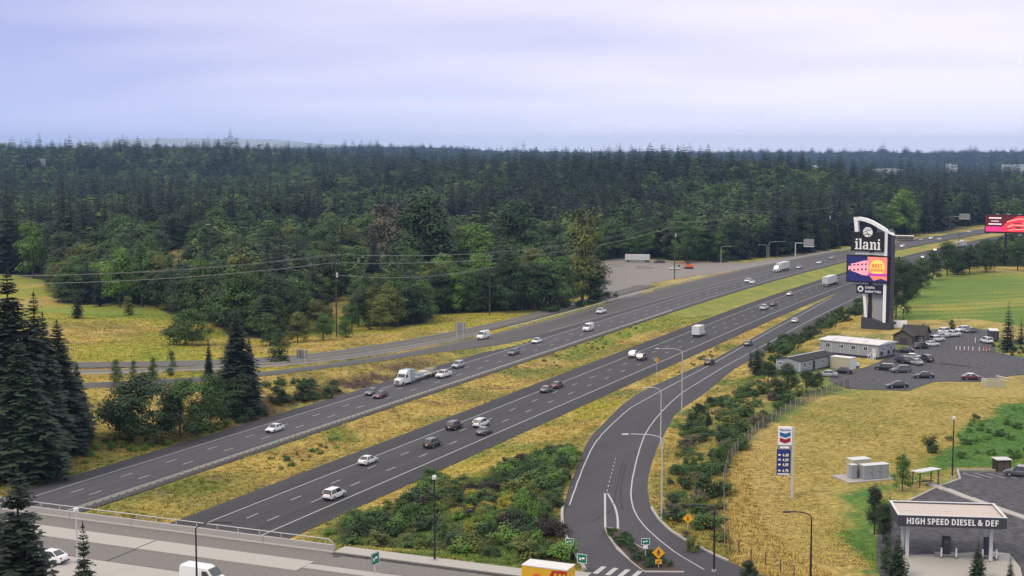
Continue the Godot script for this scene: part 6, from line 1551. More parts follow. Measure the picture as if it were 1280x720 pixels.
# fir of height 28: whorls of drooping boughs made of small sprays
func fir_meshes(seed_: int, levels: int, per: int, steps: int, width: float, bare := 0.06) -> Array:
	var r := RandomNumberGenerator.new(); r.seed = seed_
	var h := 28.0
	var m := MB.new()
	var lean := Vector3(r.randf_range(-0.3, 0.3), 0, r.randf_range(-0.3, 0.3))
	for l in levels:
		var t := bare + (1.0 - bare) * (l + r.randf() * 0.8) / levels
		if t > 0.995: t = 0.995
		var y := h * t
		var reach := width * pow(1.0 - t, 0.75) * (1.0 - 0.55 * exp(-t * 14.0)) + 0.12
		var n := maxi(3, int(per * (0.55 + 0.45 * (1.0 - t)) + r.randf()))
		var ph := r.randf() * TAU
		for b in n:
			var az := ph + TAU * b / n + r.randf_range(-0.3, 0.3)
			var rr := reach * r.randf_range(0.62, 1.15)
			if r.randf() < 0.07: rr *= 0.4
			var dir := Vector3(cos(az), 0, sin(az))
			var side := Vector3(-dir.z, 0, dir.x)
			var droop := lerpf(-0.16, -0.42, 1.0 - t) * r.randf_range(0.6, 1.3)
			if t > 0.88: droop = 0.35
			var base := Vector3(0, y, 0) + lean * t
			var tone := r.randf_range(0.55, 1.0)
			var ns := maxi(2, int(steps * (0.4 + 0.6 * (1.0 - t))))
			for k in ns:
				var f := (k + 0.6 + r.randf() * 0.5) / (ns + 0.2)
				var p := base + dir * rr * f + Vector3(0, droop * rr * f + 0.12 * rr * sin(f * PI), 0)
				var wdt := (rr * 0.36 * (1.15 - f * 0.7) + 0.15) * (1.35 if steps <= 2 else 1.0)
				m.tint = Color(tone, tone, tone) * r.randf_range(0.8, 1.0); m.tint.a = 1.0
				for sgn in [-1.0, 1.0]:
					var sd: Vector3 = (side * sgn + dir * 0.55 + Vector3(0, r.randf_range(-0.55, 0.05), 0)).normalized()
					var c := p + sd * wdt * 0.55
					var nn := (Vector3(0, 0.9, 0) + dir * 0.55 + rvec(r) * 0.35).normalized()
					leaf(m, c, sd * wdt * 0.72, (dir * 0.8 + Vector3(0, -0.25, 0) + rvec(r) * 0.25).normalized() * wdt * 0.44, nn)
			m.tint = Color(tone, tone, tone)
			var tip := base + dir * rr + Vector3(0, droop * rr, 0)
			leaf(m, tip, (dir + Vector3(0, droop, 0)) * rr * 0.14, side * rr * 0.11 + Vector3(0, -0.03, 0), (Vector3.UP + dir).normalized())
	leaf(m, Vector3(0, h, 0) + lean, Vector3(0, 0.7, 0), Vector3(0.14, 0, 0), Vector3(0, 0.5, 1).normalized())
	leaf(m, Vector3(0, h, 0) + lean, Vector3(0, 0.7, 0), Vector3(0, 0, 0.14), Vector3(1, 0.5, 0).normalized())
	var tr := MB.new()
	tr.tube(Vector3(0, -0.5, 0), Vector3(0, h * 0.5, 0) + lean * 0.5, 0.42, 0.22, 8, false)
	if steps > 2: tr.tube(Vector3(0, h * 0.5, 0) + lean * 0.5, Vector3(0, h * 0.99, 0) + lean, 0.22, 0.03, 6, false)
	return [m.mesh(), tr.mesh()]

# broadleaf tree of height 16: uneven clumps of small leaf faces over forked limbs
func broad_meshes(seed_: int, clumps: int, per: int, size: float, wide: float, low: float, ragged := 0.3) -> Array:
	var r := RandomNumberGenerator.new(); r.seed = seed_
	var h := 16.0
	var m := MB.new(); var tr := MB.new()
	tr.tube(Vector3(0, -0.4, 0), Vector3(0, h * 0.35, 0), 0.30, 0.20, 8, false)
	tr.tube(Vector3(0, h * 0.35, 0), Vector3(r.randf_range(-0.4, 0.4), h * 0.8, r.randf_range(-0.4, 0.4)), 0.20, 0.05, 6, false)
	var cy := h * (low + 1.0) * 0.5; var ry := h * (1.0 - low) * 0.5
	var bumps := []
	for i in 7: bumps.append([rvec(r), r.randf_range(-ragged, ragged)])
	for i in clumps:
		var d := rvec(r)
		if d.y < (-0.55 if low > -0.15 else -0.8): d.y = -d.y
		var rad := 1.0
		for b in bumps: rad += b[1] * maxf(0.0, d.dot(b[0])) * 0.8
		var depth := pow(r.randf(), 0.45)
		var taper := 1.0 - 0.25 * maxf(0.0, d.y)
		var p := Vector3(d.x * wide * taper, d.y * ry, d.z * wide * taper) * (rad * lerpf(0.35, 0.93, depth)) + Vector3(0, cy, 0)
		var cr := r.randf_range(0.085, 0.16) * h * (0.75 + 0.25 * wide / 5.0)
		if i % 4 == 0: tr.tube(Vector3(0, h * r.randf_range(0.15, 0.5), 0), p, 0.10, 0.025, 5, false)
		var tone := r.randf_range(0.34, 1.0)
		for k in per:
			var e := rvec(r)
			if e.y < -0.3 and r.randf() < 0.6: e.y = -e.y
			var c := p + Vector3(e.x, e.y * 0.8, e.z) * cr * pow(r.randf(), 0.35)
			var nn := (e + d * 0.5 + Vector3(0, 0.35, 0) + rvec(r) * 0.5).normalized()
			var a := nn.cross(rvec(r)).normalized()
			var b := nn.cross(a)
			var tt := tone * r.randf_range(0.78, 1.0)
			m.tint = Color(tt, tt, tt * 0.96)
			leaf(m, c, a * size * r.randf_range(0.6, 1.2), b * size * r.randf_range(0.35, 0.65), nn)
	return [m.mesh(), tr.mesh()]

# shrub of height 2: many-stemmed dome
func shrub_meshes(seed_: int, clumps: int, per: int, size: float) -> Array:
	var r := RandomNumberGenerator.new(); r.seed = seed_
	var m := MB.new(); var tr := MB.new()
	for i in clumps:
		var d := rvec(r); d.y = absf(d.y)
		var p := Vector3(d.x * 1.05, 0.45 + d.y * 1.15, d.z * 1.05) * r.randf_range(0.5, 1.0)
		tr.tube(Vector3(r.randf_range(-0.1, 0.1), -0.1, r.randf_range(-0.1, 0.1)), p, 0.035, 0.012, 4, false)
		var cr := r.randf_range(0.28, 0.5)
		var tone := r.randf_range(0.55, 1.0)
		for k in per:
			var e := rvec(r)
			var c := p + e * cr * pow(r.randf(), 0.4)
			if c.y < 0.02: c.y = 0.05
			var nn := (e + d * 0.5 + Vector3(0, 0.4, 0) + rvec(r) * 0.5).normalized()
			var a := nn.cross(rvec(r)).normalized()
			var tt := tone * r.randf_range(0.75, 1.0)
			m.tint = Color(tt, tt, tt)
			leaf(m, c, a * size * r.randf_range(0.6, 1.2), nn.cross(a) * size * 0.5, nn)
	return [m.mesh(), tr.mesh()]

func make_library():
	lib["fir_hi"] = [fir_meshes(11, 66, 12, 9, 5.6), fir_meshes(12, 62, 11, 9, 5.0), fir_meshes(17, 64, 12, 9, 6.4)]
	lib["fir"] = [fir_meshes(1, 36, 9, 5, 4.8), fir_meshes(2, 34, 8, 5, 4.0), fir_meshes(3, 38, 9, 5, 5.6), fir_meshes(4, 32, 8, 5, 4.4, 0.14)]
	lib["broad"] = [broad_meshes(21, 84, 80, 0.32, 4.6, -0.12), broad_meshes(22, 74, 80, 0.32, 5.4, -0.08), broad_meshes(23, 66, 80, 0.30, 3.8, -0.12), broad_meshes(24, 80, 75, 0.33, 5.0, -0.12, 0.5)]
	lib["poplar"] = [broad_meshes(31, 60, 70, 0.28, 2.6, -0.1), broad_meshes(32, 56, 70, 0.28, 3.1, -0.1, 0.45)]
	lib["sapling"] = [broad_meshes(41, 50, 70, 0.30, 3.4, -0.2, 0.4), broad_meshes(42, 44, 70, 0.30, 2.9, -0.2, 0.4)]
	lib["bush"] = [broad_meshes(51, 90, 90, 0.40, 9.0, -0.2, 0.35)]
	lib["shrub"] = [shrub_meshes(61, 26, 45, 0.10), shrub_meshes(62, 22, 45, 0.11), shrub_meshes(63, 30, 42, 0.10), shrub_meshes(64, 18, 40, 0.12)]
	lib["cypress"] = [broad_meshes(71, 90, 70, 0.26, 2.1, -0.1, 0.12)]

func tree(kind: String, variant: int, m: String, label: String, p: Vector3, group: String, wide := 1.0, called := "", turn := -1.0, ground := true):
	# p = x, z, height
	var set: Array = lib[kind]
	var ms: Array = set[variant % set.size()]
	var nominal := 28.0 if kind.begins_with("fir") else (2.0 if kind == "shrub" else 16.0)
	var nm := called
	if nm == "": nm = {"fir": "fir_tree", "fir_hi": "fir_tree", "broad": "broadleaf_tree", "poplar": "slender_tree", "sapling": "young_tree", "bush": "bush", "shrub": "shrub", "cypress": "columnar_tree"}[kind]
	var cat: String = "shrub" if kind == "shrub" else ("bush" if kind == "bush" else "tree")
	var o := Node3D.new(); o.name = numbered(nm); add_child(o)
	o.position = on_ground(Vector2(p.x, p.y))
	o.rotation.y = turn if turn >= 0.0 else rng.randf() * TAU
	var s := p.z / nominal
	o.scale = Vector3(s * wide, s, s * wide)
	o.set_meta("label", label); o.set_meta("category", cat)
	if group != "": o.set_meta("group", group)
	part(o, "crown" if cat == "tree" else "foliage", ms[0], M[m])
	part(o, "trunk" if cat == "tree" else "stem", ms[1], M.bark if m != "leaf_dry" else M.bark_pale)
	return o

# ------------------------------------------------------------------ trees
func build_trees():
	make_library()
	var g := "tall firs in front of the meadow"
	# foreground and roadside trees one can tell apart
	for q in [
		["fir_hi", 0, "fir", Vector3(-85.2, -237.7, 33.9), 1.4, "large dark fir at the left edge, tallest of the left group", g],
		["fir_hi", 1, "fir_green", Vector3(-82.9, -242.2, 29.4), 1.35, "dark fir second from the left edge in the roadside group", g],
		["fir_hi", 2, "fir", Vector3(-81.7, -251.8, 23.3), 1.3, "dark fir at the right end of the left roadside group", g],
		["fir_hi", 1, "fir", Vector3(-84.2, -252.2, 24.5), 1.25, "dark fir between the two right firs of the left group", g],
		["fir_hi", 0, "fir", Vector3(-90.6, -241.3, 32.1), 1.4, "dark fir cut by the left edge of the view", g],
		["fir_hi", 2, "fir_green", Vector3(-81.6, -232.1, 23.3), 1.5, "lower dark fir in front of the left roadside group", g],
		["fir_hi", 2, "fir", Vector3(-81.1, -260.3, 14.5), 1.0, "small dark fir at the right foot of the left group", g],
		["fir_hi", 2, "fir", Vector3(-57.2, -290.7, 20.8), 1.4, "large drooping fir beside the exit ramp", ""],
		["fir_hi", 1, "fir", Vector3(-64.1, -295.6, 13.0), 0.8, "thin dark fir just left of the large drooping fir", ""],
		["fir_hi", 1, "fir", Vector3(-55.1, -293.8, 15.6), 0.9, "fir hugging the right side of the large drooping fir", ""],
		["fir", 2, "fir", Vector3(-144.4, -466.3, 10.2), 1.35, "small bushy conifer alone near the top of the meadow", ""],
		["fir", 0, "fir", Vector3(-148.6, -505.2, 14.4), 1.2, "dark conifer at the left end of the meadow tree line", ""],
		["bush", 0, "leaf_dark", Vector3(-71.7, -262.3, 12.2), 1.35, "broad glossy green tree between exit ramp and oncoming lanes", ""],
		["bush", 0, "leaf", Vector3(-64.3, -269.5, 10.8), 1.1, "dark green bushy tree left of the large drooping fir", ""],
		["bush", 0, "leaf", Vector3(-59.8, -276.7, 10.4), 0.9, "leafy green tree in front of the thin dark fir", ""],
		["sapling", 1, "leaf_dark", Vector3(-55.7, -285.3, 9.1), 1.5, "leafy tree at the foot of the large drooping fir", ""],
		["sapling", 0, "leaf", Vector3(-86.5, -305.0, 5.6), 1.1, "first sapling from the left between the frontage road and ramp", "saplings on the ramp verge"],
		["sapling", 1, "leaf", Vector3(-82.6, -305.4, 4.9), 1.0, "second sapling from the left on the ramp verge", "saplings on the ramp verge"],
		["sapling", 0, "leaf", Vector3(-80.1, -311.3, 5.4), 1.0, "third sapling from the left on the ramp verge", "saplings on the ramp verge"],
		["sapling", 1, "leaf", Vector3(-77.4, -317.4, 5.9), 1.0, "tallest sapling, fourth from the left on the ramp verge", "saplings on the ramp verge"],
		["sapling", 0, "leaf_dark", Vector3(-57.0, -343.3, 8.5), 1.5, "green tree beside the dark sign board by the frontage road", ""],
		["bush", 0, "leaf", Vector3(-90.1, -386.2, 9.8), 1.3, "large round green bush in the meadow", ""],
		["sapling", 0, "leaf_olive", Vector3(-130.8, -478.8, 7.1), 1.3, "low olive bush in the upper meadow", ""],
		["sapling", 1, "leaf", Vector3(-77.2, -419.9, 12.5), 1.4, "green tree at the meadow edge left of the utility pole", ""],
		["poplar", 0, "leaf", Vector3(-64.7, -437.4, 14.8), 1.3, "slender green tree between the meadow and the dark utility pole", ""],
		["poplar", 1, "leaf_olive", Vector3(-74.8, -460.1, 11.1), 1.2, "pale slender tree behind the meadow, left of the utility pole", ""],
		["sapling", 0, "leaf", Vector3(-49.0, -412.5, 10.0), 1.0, "young green tree just right of the dark utility pole", ""],
		["sapling", 1, "leaf", Vector3(-55.1, -423.4, 8.5), 1.0, "young tree just left of the dark utility pole", ""],
		["sapling", 1, "leaf_olive", Vector3(-44.9, -439.3, 5.0), 1.0, "small olive sapling right of the dark utility pole", ""],
		["poplar", 0, "leaf", Vector3(-36.6, -448.2, 18.0), 1.25, "tall narrow green tree standing out of the forest edge", ""],
		["broad", 0, "leaf_dark", Vector3(-42.4, -452.5, 13.7), 1.0, "dark green tree left of the tall narrow tree", ""],
		["broad", 2, "leaf_light", Vector3(-18.8, -485.8, 13.1), 1.25, "bright green round tree at the forest edge near the pale pole", ""],
		["broad", 1, "leaf_dark", Vector3(-26.3, -485.7, 15.6), 1.1, "dark green tree left of the bright round tree", ""],
		["broad", 0, "leaf_dark", Vector3(-1.4, -487.6, 19.0), 1.0, "dark tree right of the pale utility pole", ""],
		["broad", 3, "leaf_dark", Vector3(7.9, -492.7, 19.7), 1.2, "spreading dark tree at the road edge before the gravel lot", ""],
		["broad", 1, "leaf", Vector3(17.1, -500.6, 18.0), 1.2, "green tree nearest the guardrail before the gravel lot", ""],
		["broad", 2, "leaf_olive", Vector3(26.1, -519.9, 32.6), 0.9, "tall pale-leaved tree at the left corner of the gravel lot", ""],
		["broad", 0, "leaf_dark", Vector3(31.1, -519.9, 9.8), 1.6, "low dark tree mass at the near corner of the gravel lot", ""],
		["broad", 2, "leaf_dry", Vector3(-53.9, -603.7, 30.9), 1.2, "bare greyish half-dead tree rising in the forest centre", ""],
		["broad", 1, "leaf_dark", Vector3(-35.1, -559.8, 39.8), 1.2, "very large dark broadleaf tree at the forest centre", ""],
		["broad", 0, "leaf_light", Vector3(-14.9, -567.8, 23.9), 1.2, "light green tree in the forest below the wires", ""],
		["broad", 3, "leaf", Vector3(-4.7, -549.6, 24.4), 1.2, "bright green tree beside the wires left of the gravel lot", ""],
		["broad", 1, "leaf_dark", Vector3(1.5, -637.3, 34.4), 1.1, "large dark tree left of the gravel lot behind the wires", ""],
		["broad", 0, "leaf", Vector3(88.4, -713.3, 21.5), 1.0, "green tree behind the gravel lot pole", ""],
		["broad", 3, "leaf", Vector3(67.9, -746.7, 14.4), 1.3, "green tree behind the parked white trailer", ""],
		["broad", 2, "leaf_dark", Vector3(100.8, -727.0, 16.9), 1.2, "green tree right of the gravel lot pole", ""],
		["broad", 1, "leaf_light", Vector3(262.1, -946.5, 31.1), 1.1, "bright green tree above the road beside the tall sign", ""],
		["broad", 0, "leaf", Vector3(-101.1, -456.6, 18.3), 1.0, "green tree above the round meadow bush, left of a pair", ""],
		["broad", 1, "leaf_dark", Vector3(-92.0, -443.0, 20.8), 1.0, "darker tree right above the round meadow bush", ""],
		["broad", 3, "leaf", Vector3(-82.2, -423.3, 23.3), 1.0, "tall leafy tree behind the large drooping fir", ""],
		["poplar", 1, "leaf_olive", Vector3(-86.1, -450.1, 25.0), 1.0, "thin pale tree sticking up behind the large drooping fir", ""],
		["broad", 2, "leaf", Vector3(-76.4, -431.5, 17.3), 1.1, "leafy tree at the meadow edge right of the drooping fir", ""],
		["broad", 0, "leaf", Vector3(-195.9, -609.3, 19.4), 0.9, "light green tree at the upper left of the meadow", ""],
		["poplar", 1, "leaf_light", Vector3(-211.1, -620.3, 26.8), 1.0, "pale green upright tree above the left meadow edge", ""],
		["broad", 3, "leaf_light", Vector3(-139.8, -500.3, 24.0), 0.8, "fresh green tree in the meadow tree line, left part", ""],
		["poplar", 0, "leaf", Vector3(-131.7, -500.1, 22.8), 1.0, "slender green tree in the meadow tree line, right part", ""],
		["poplar", 1, "leaf_olive", Vector3(-126.8, -500.9, 20.6), 1.0, "thin pale-trunked tree at the right end of the meadow tree line", ""],
		["fir", 2, "fir", Vector3(-155.6, -515.1, 18.2), 1.1, "dark fir in the meadow tree line beside the fresh green tree", ""],
		["poplar", 0, "leaf", Vector3(-48.1, -457.9, 14.9), 1.1, "slender tree at the forest edge right of the dark utility pole", ""],
		["broad", 2, "leaf_dark", Vector3(-32.2, -454.6, 12.0), 0.9, "small dark tree right of the tall narrow tree", ""],
		["broad", 0, "leaf_dark", Vector3(121.7, -444.5, 17.3), 0.8, "dark tree directly behind the foot of the tall sign", "trees of the hedge right of the tall sign"],
		["broad", 1, "leaf_dark", Vector3(132.5, -474.4, 16.0), 0.9, "second dark tree right of the tall sign", "trees of the hedge right of the tall sign"],
		["broad", 3, "leaf_dark", Vector3(144.5, -507.3, 14.5), 1.0, "third dark tree right of the tall sign", "trees of the hedge right of the tall sign"],
		["broad", 0, "leaf", Vector3(160.1, -551.5, 10.7), 1.2, "lower green tree of the hedge at the field corner", "trees of the hedge right of the tall sign"],
		["broad", 2, "leaf_dark", Vector3(177.0, -591.3, 11.5), 1.3, "dark hedge tree at the far corner of the green field", "trees of the hedge right of the tall sign"],
		["broad", 1, "leaf_dark", Vector3(189.5, -612.4, 15.0), 1.2, "tall dark hedge tree left of the billboard", "trees of the hedge right of the tall sign"],
		["fir", 0, "fir_green", Vector3(197.7, -623.8, 16.7), 1.6, "conifer in the hedge left of the billboard", "trees of the hedge right of the tall sign"],
		["broad", 3, "leaf_dark", Vector3(204.3, -628.0, 14.0), 1.2, "broad dark hedge tree just left of the billboard", "trees of the hedge right of the tall sign"],
		["broad", 0, "leaf_dark", Vector3(214.0, -635.5, 12.3), 1.2, "dark hedge tree under the left end of the billboard", "trees of the hedge right of the tall sign"],
		["broad", 1, "leaf_dark", Vector3(234.3, -651.9, 13.4), 1.2, "dark hedge tree under the right end of the billboard", "trees of the hedge right of the tall sign"],
		["poplar", 2, "leaf", Vector3(-70.0, -416.7, 11.5), 1.37, "meadow-edge tree, left of the utility pole", "trees along the meadow edge"],
		["sapling", 0, "leaf", Vector3(-67.4, -390.2, 9.9), 1.36, "meadow-edge tree, beside the drooping fir's right side", "trees along the meadow edge"],
		["sapling", 1, "leaf_dark", Vector3(-65.9, -421.2, 13.5), 1.08, "meadow-edge tree, left of the slender tree", "trees along the meadow edge"],
		["broad", 3, "leaf_olive", Vector3(-60.2, -432.2, 11.4), 1.16, "meadow-edge tree, just right of the slender tree", "trees along the meadow edge"],
		["poplar", 1, "leaf", Vector3(-54.5, -404.2, 8.1), 1.35, "meadow-edge tree, low beside the dark utility pole", "trees along the meadow edge"],
		["broad", 0, "leaf_olive", Vector3(-61.0, -398.3, 7.8), 1.27, "meadow-edge tree, small, in the grass left of the pole", "trees along the meadow edge"],
		["poplar", 0, "leaf", Vector3(-49.7, -435.0, 10.5), 1.12, "meadow-edge tree, close right of the dark pole", "trees along the meadow edge"],
		["poplar", 3, "leaf_dark", Vector3(-49.0, -447.2, 12.3), 1.24, "meadow-edge tree, behind the young tree right of the pole", "trees along the meadow edge"],
		["sapling", 3, "leaf_olive", Vector3(-44.4, -447.1, 12.8), 1.29, "meadow-edge tree, between pole and tall narrow tree", "trees along the meadow edge"],
		["broad", 1, "leaf_olive", Vector3(-40.6, -438.5, 11.1), 1.35, "meadow-edge tree, just left of the tall narrow tree", "trees along the meadow edge"],
		["poplar", 1, "leaf", Vector3(-34.1, -459.1, 13.2), 1.20, "meadow-edge tree, right of the tall narrow tree", "trees along the meadow edge"],
		["sapling", 2, "leaf_olive", Vector3(-29.2, -465.0, 13.3), 1.17, "meadow-edge tree, midway to the bright round tree", "trees along the meadow edge"],
		["sapling", 3, "leaf_dark", Vector3(-23.2, -483.8, 13.8), 1.23, "meadow-edge tree, just left of the bright round tree", "trees along the meadow edge"],
		["sapling", 2, "leaf", Vector3(-13.9, -487.7, 12.6), 1.40, "meadow-edge tree, just right of the bright round tree", "trees along the meadow edge"],
		["broad", 2, "leaf", Vector3(-11.2, -492.3, 14.1), 1.39, "meadow-edge tree, left of the pale utility pole", "trees along the meadow edge"],
		["broad", 1, "leaf", Vector3(3.4, -492.7, 16.3), 1.25, "meadow-edge tree, behind the guardrail, right of the pale pole", "trees along the meadow edge"],
		["broad", 2, "leaf_dark", Vector3(13.1, -497.9, 14.5), 1.05, "meadow-edge tree, beside the green guardrail tree", "trees along the meadow edge"],
		["fir", 0, "fir_blue", Vector3(129.3, -365.2, 13.0), 1.2, "dark conifer in the planting bed at the right edge of the lot", ""],
		["fir", 3, "fir_blue", Vector3(134.7, -370.4, 8.5), 1.3, "shorter conifer at the right border beside the planting bed", ""],
		["sapling", 0, "leaf_dark", Vector3(128.0, -407.6, 3.7), 1.3, "small dark round tree at the edge of the green field", ""],
		["broad", 2, "leaf_light", Vector3(56.7, -201.3, 5.2), 1.0, "young bright green tree beside the picnic shelter", ""],
		["cypress", 0, "fir_green", Vector3(46.7, -178.1, 6.7), 1.0, "dark columnar tree left of the fuel canopy", ""],
		["cypress", 0, "leaf_dark", Vector3(46.6, -173.4, 5.5), 1.2, "second dark columnar tree close to the fuel canopy corner", ""],
		["fir", 0, "fir_green", Vector3(44.3, -158.5, 5.4), 1.6, "conifer in the planting strip at the left of the forecourt", ""],
		["fir", 2, "fir_green", Vector3(53.7, -159.0, 4.9), 1.2, "conifer in front of the right pump", ""],
		["fir", 1, "fir_green", Vector3(56.7, -156.9, 3.7), 1.3, "conifer at the bottom right corner of the forecourt", ""],
		["sapling", 1, "leaf_dark", Vector3(43.5, -160.3, 4.6), 0.8, "leafy shrub tree left of the forecourt conifer", ""]]:
		tree(q[0], q[1], q[2], q[5], q[3], q[6], q[4])
	for q in [["fir_hi", 0, Vector3(-40.2, -112.0, 25.5), 1.35, "dark conifer at the lower left corner in front of the overpass"], ["fir_hi", 1, Vector3(-34.0, -110.0, 20.6), 0.8, "narrow conifer tip rising beside the lower left conifer"], ["fir_hi", 2, Vector3(-43.5, -117.0, 21.5), 1.4, "conifer cut by the lower left edge of the view"]]:
		tree(q[0], q[1], "fir", q[4], q[2], "", q[3])
	# forest: scatter, then the trees that show largest become things, the rest one mass
	var all := []
	for band in [[330.0, 620.0, 7.2], [620.0, 900.0, 9.0], [900.0, 1400.0, 11.5], [1400.0, 2200.0, 15.0], [2200.0, 3600.0, 22.0], [3600.0, 7000.0, 38.0]]:
		var d: float = band[0]
		while d < band[1]:
			var x := -0.46 * d
			while x < 0.46 * d:
				var px: float = x + rng.randf_range(-0.45, 0.45) * band[2]; var pz: float = -d + rng.randf_range(-0.45, 0.45) * band[2]
				if is_forest(px, pz): all.append(Vector2(px, pz))
				x += band[2]
			d += band[2]
	print("scattered ", all.size())
	var sky_line := PackedFloat32Array(); sky_line.resize(1200); sky_line.fill(-9.0)
	var recs := []
	for p: Vector2 in all:
		var n1 := noise_a.get_noise_2d(p.x * 0.35, p.y * 0.35) * 1.6 + noise_b.get_noise_2d(p.x * 0.12, p.y * 0.12) * 0.5
		var right := ss(-0.12, 0.12, p.x / -p.y)
		var near := 1.0 - ss(520, 1150, -p.y)
		var conif := rng.randf() < clampf(0.26 + 1.0 * n1 + 0.28 * right - 0.26 * near + 0.12 * ss(900, 1500, -p.y), 0.06, 0.94)
		var h: float
		if conif: h = (14.0 + 23.0 * pow(rng.randf(), 1.5)) * (1.0 + 0.2 * n1)
		else: h = rng.randf_range(12, 22) * (1.0 + 0.12 * n1)
		if p.y > -640.0: h *= 0.8
		if p.y < -1900.0 and rng.randf() < (0.10 if conif else 0.03): h *= rng.randf_range(1.2, 1.55)
		if p.y < -3600.0: h *= 0.95
		var q := to_sl(p.x, p.y)
		if q.y > -80.0 and p.y > -900.0: h *= 0.55
		var gy := H(p.x, p.y)
		var top := (gy + h - CAM_H) / -p.y
		var base := (gy - CAM_H) / -p.y
		var half := (2.6 if conif else 4.0) / -p.y
		var i0 := clampi(int((p.x / -p.y - half + 0.46) / 0.92 * 1200.0), 0, 1199)
		var i1 := clampi(int((p.x / -p.y + half + 0.46) / 0.92 * 1200.0), 0, 1199)
		var shown := 0.0
		for i in range(i0, i1 + 1):
			shown += maxf(0.0, top - maxf(sky_line[i], base))
			sky_line[i] = maxf(sky_line[i], base + (top - base) * (0.75 if conif else 0.85))
		if absf(p.x / p.y) > 0.375: shown = 0.0
		recs.append([shown, p, h, conif])
	var order := {true: [], false: []}
	for i in recs.size(): order[recs[i][3]].append(i)
	var single := {}
	for kind in [true, false]:
		var arr: Array = order[kind]
		arr.sort_custom(func(a, b): return recs[a][0] > recs[b][0])
		for i in mini(270, arr.size()): single[arr[i]] = true
	var far_meshes := {}
	far_meshes["fir0"] = far_mesh(fir_meshes(81, 28, 7, 2, 5.4)); far_meshes["fir1"] = far_mesh(fir_meshes(82, 26, 7, 2, 4.6)); far_meshes["fir2"] = far_mesh(fir_meshes(83, 30, 7, 2, 6.2))
	far_meshes["br0"] = far_mesh(broad_meshes(84, 26, 18, 0.8, 4.8, -0.05)); far_meshes["br1"] = far_mesh(broad_meshes(85, 24, 18, 0.8, 5.6, -0.05)); far_meshes["br2"] = far_mesh(broad_meshes(86, 22, 18, 0.75, 4.2, -0.05))
	var inst := {}
	for kk in far_meshes: inst[kk] = [[], []]
	for i in recs.size():
		var rec: Array = recs[i]
		var p: Vector2 = rec[1]; var h: float = rec[2]
		if single.has(i):
			var m: String
			if rec[3]: m = ["fir", "fir", "fir_blue", "fir_green"][rng.randi() % 4]
			else: m = ["leaf", "leaf_dark", "leaf", "leaf", "leaf_dark", "leaf_olive" if p.y > -700.0 else "leaf", "leaf_light" if p.y > -640.0 else "leaf_dark"][rng.randi() % 7]
			tree("fir" if rec[3] else ["broad", "broad", "poplar", "broad"][rng.randi() % 4], rng.randi() % 4, m, forest_label(p, h, rec[3], m), Vector3(p.x, p.y, h), "firs of the forest" if rec[3] else "broadleaf trees of the forest", rng.randf_range(1.1, 1.5) if rec[3] else rng.randf_range(1.15, 1.6))
		else:
			var kk: String = ("fir%d" % (rng.randi() % 3)) if rec[3] else ("br%d" % (rng.randi() % 3))
			var s: float = h / (28.0 if rec[3] else 16.0)
			var w := s * rng.randf_range(1.25, 1.8) * (1.0 if p.y > -3600.0 else 2.0)
			inst[kk][0].append(Transform3D(Basis(Vector3.UP, rng.randf() * TAU) * Basis.from_scale(Vector3(w, s, w)), on_ground(p)))
			var c: Color
			if rec[3]: c = Color(0.012, 0.027, 0.017).lerp(Color(0.030, 0.064, 0.026), rng.randf())
			else: c = Color(0.036, 0.086, 0.020).lerp(Color(0.16, 0.27, 0.040), clampf(rng.randf() * 0.7 + 0.9 * noise_a.get_noise_2d(p.x * 1.3 + 500.0, p.y * 1.3), 0.0, 1.0))
			inst[kk][1].append(c)
	var f := Node3D.new(); f.name = "forest"; add_child(f)
	f.set_meta("kind", "stuff"); f.set_meta("label", "deep mixed forest of firs and broadleaf trees reaching to the horizon"); f.set_meta("category", "forest")
	for kk in inst:
		var mm := MultiMesh.new(); mm.transform_format = MultiMesh.TRANSFORM_3D; mm.use_colors = true
		mm.mesh = far_meshes[kk]; mm.instance_count = inst[kk][0].size()
		for i in inst[kk][0].size():
			mm.set_instance_transform(i, inst[kk][0][i]); mm.set_instance_color(i, inst[kk][1][i])
		var mi := MultiMeshInstance3D.new(); mi.name = "firs" if kk.begins_with("fir") else "broadleaves"
		mi.multimesh = mm; mi.material_override = M.forest; mi.set_meta("kind", "stuff")
		f.add_child(mi, true)

func far_mesh(ms: Array) -> ArrayMesh:
	# crown and trunk in one surface
	var a: Array = ms[0].surface_get_arrays(0); var b: Array = ms[1].surface_get_arrays(0)
	var v: PackedVector3Array = a[Mesh.ARRAY_VERTEX]; v.append_array(b[Mesh.ARRAY_VERTEX])
	var n: PackedVector3Array = a[Mesh.ARRAY_NORMAL]; n.append_array(b[Mesh.ARRAY_NORMAL])
	var c: PackedColorArray = a[Mesh.ARRAY_COLOR]; c.append_array(b[Mesh.ARRAY_COLOR])
	var arr := []; arr.resize(Mesh.ARRAY_MAX)
	arr[Mesh.ARRAY_VERTEX] = v; arr[Mesh.ARRAY_NORMAL] = n; arr[Mesh.ARRAY_COLOR] = c
	var m := ArrayMesh.new(); m.add_surface_from_arrays(Mesh.PRIMITIVE_TRIANGLES, arr)
	return m

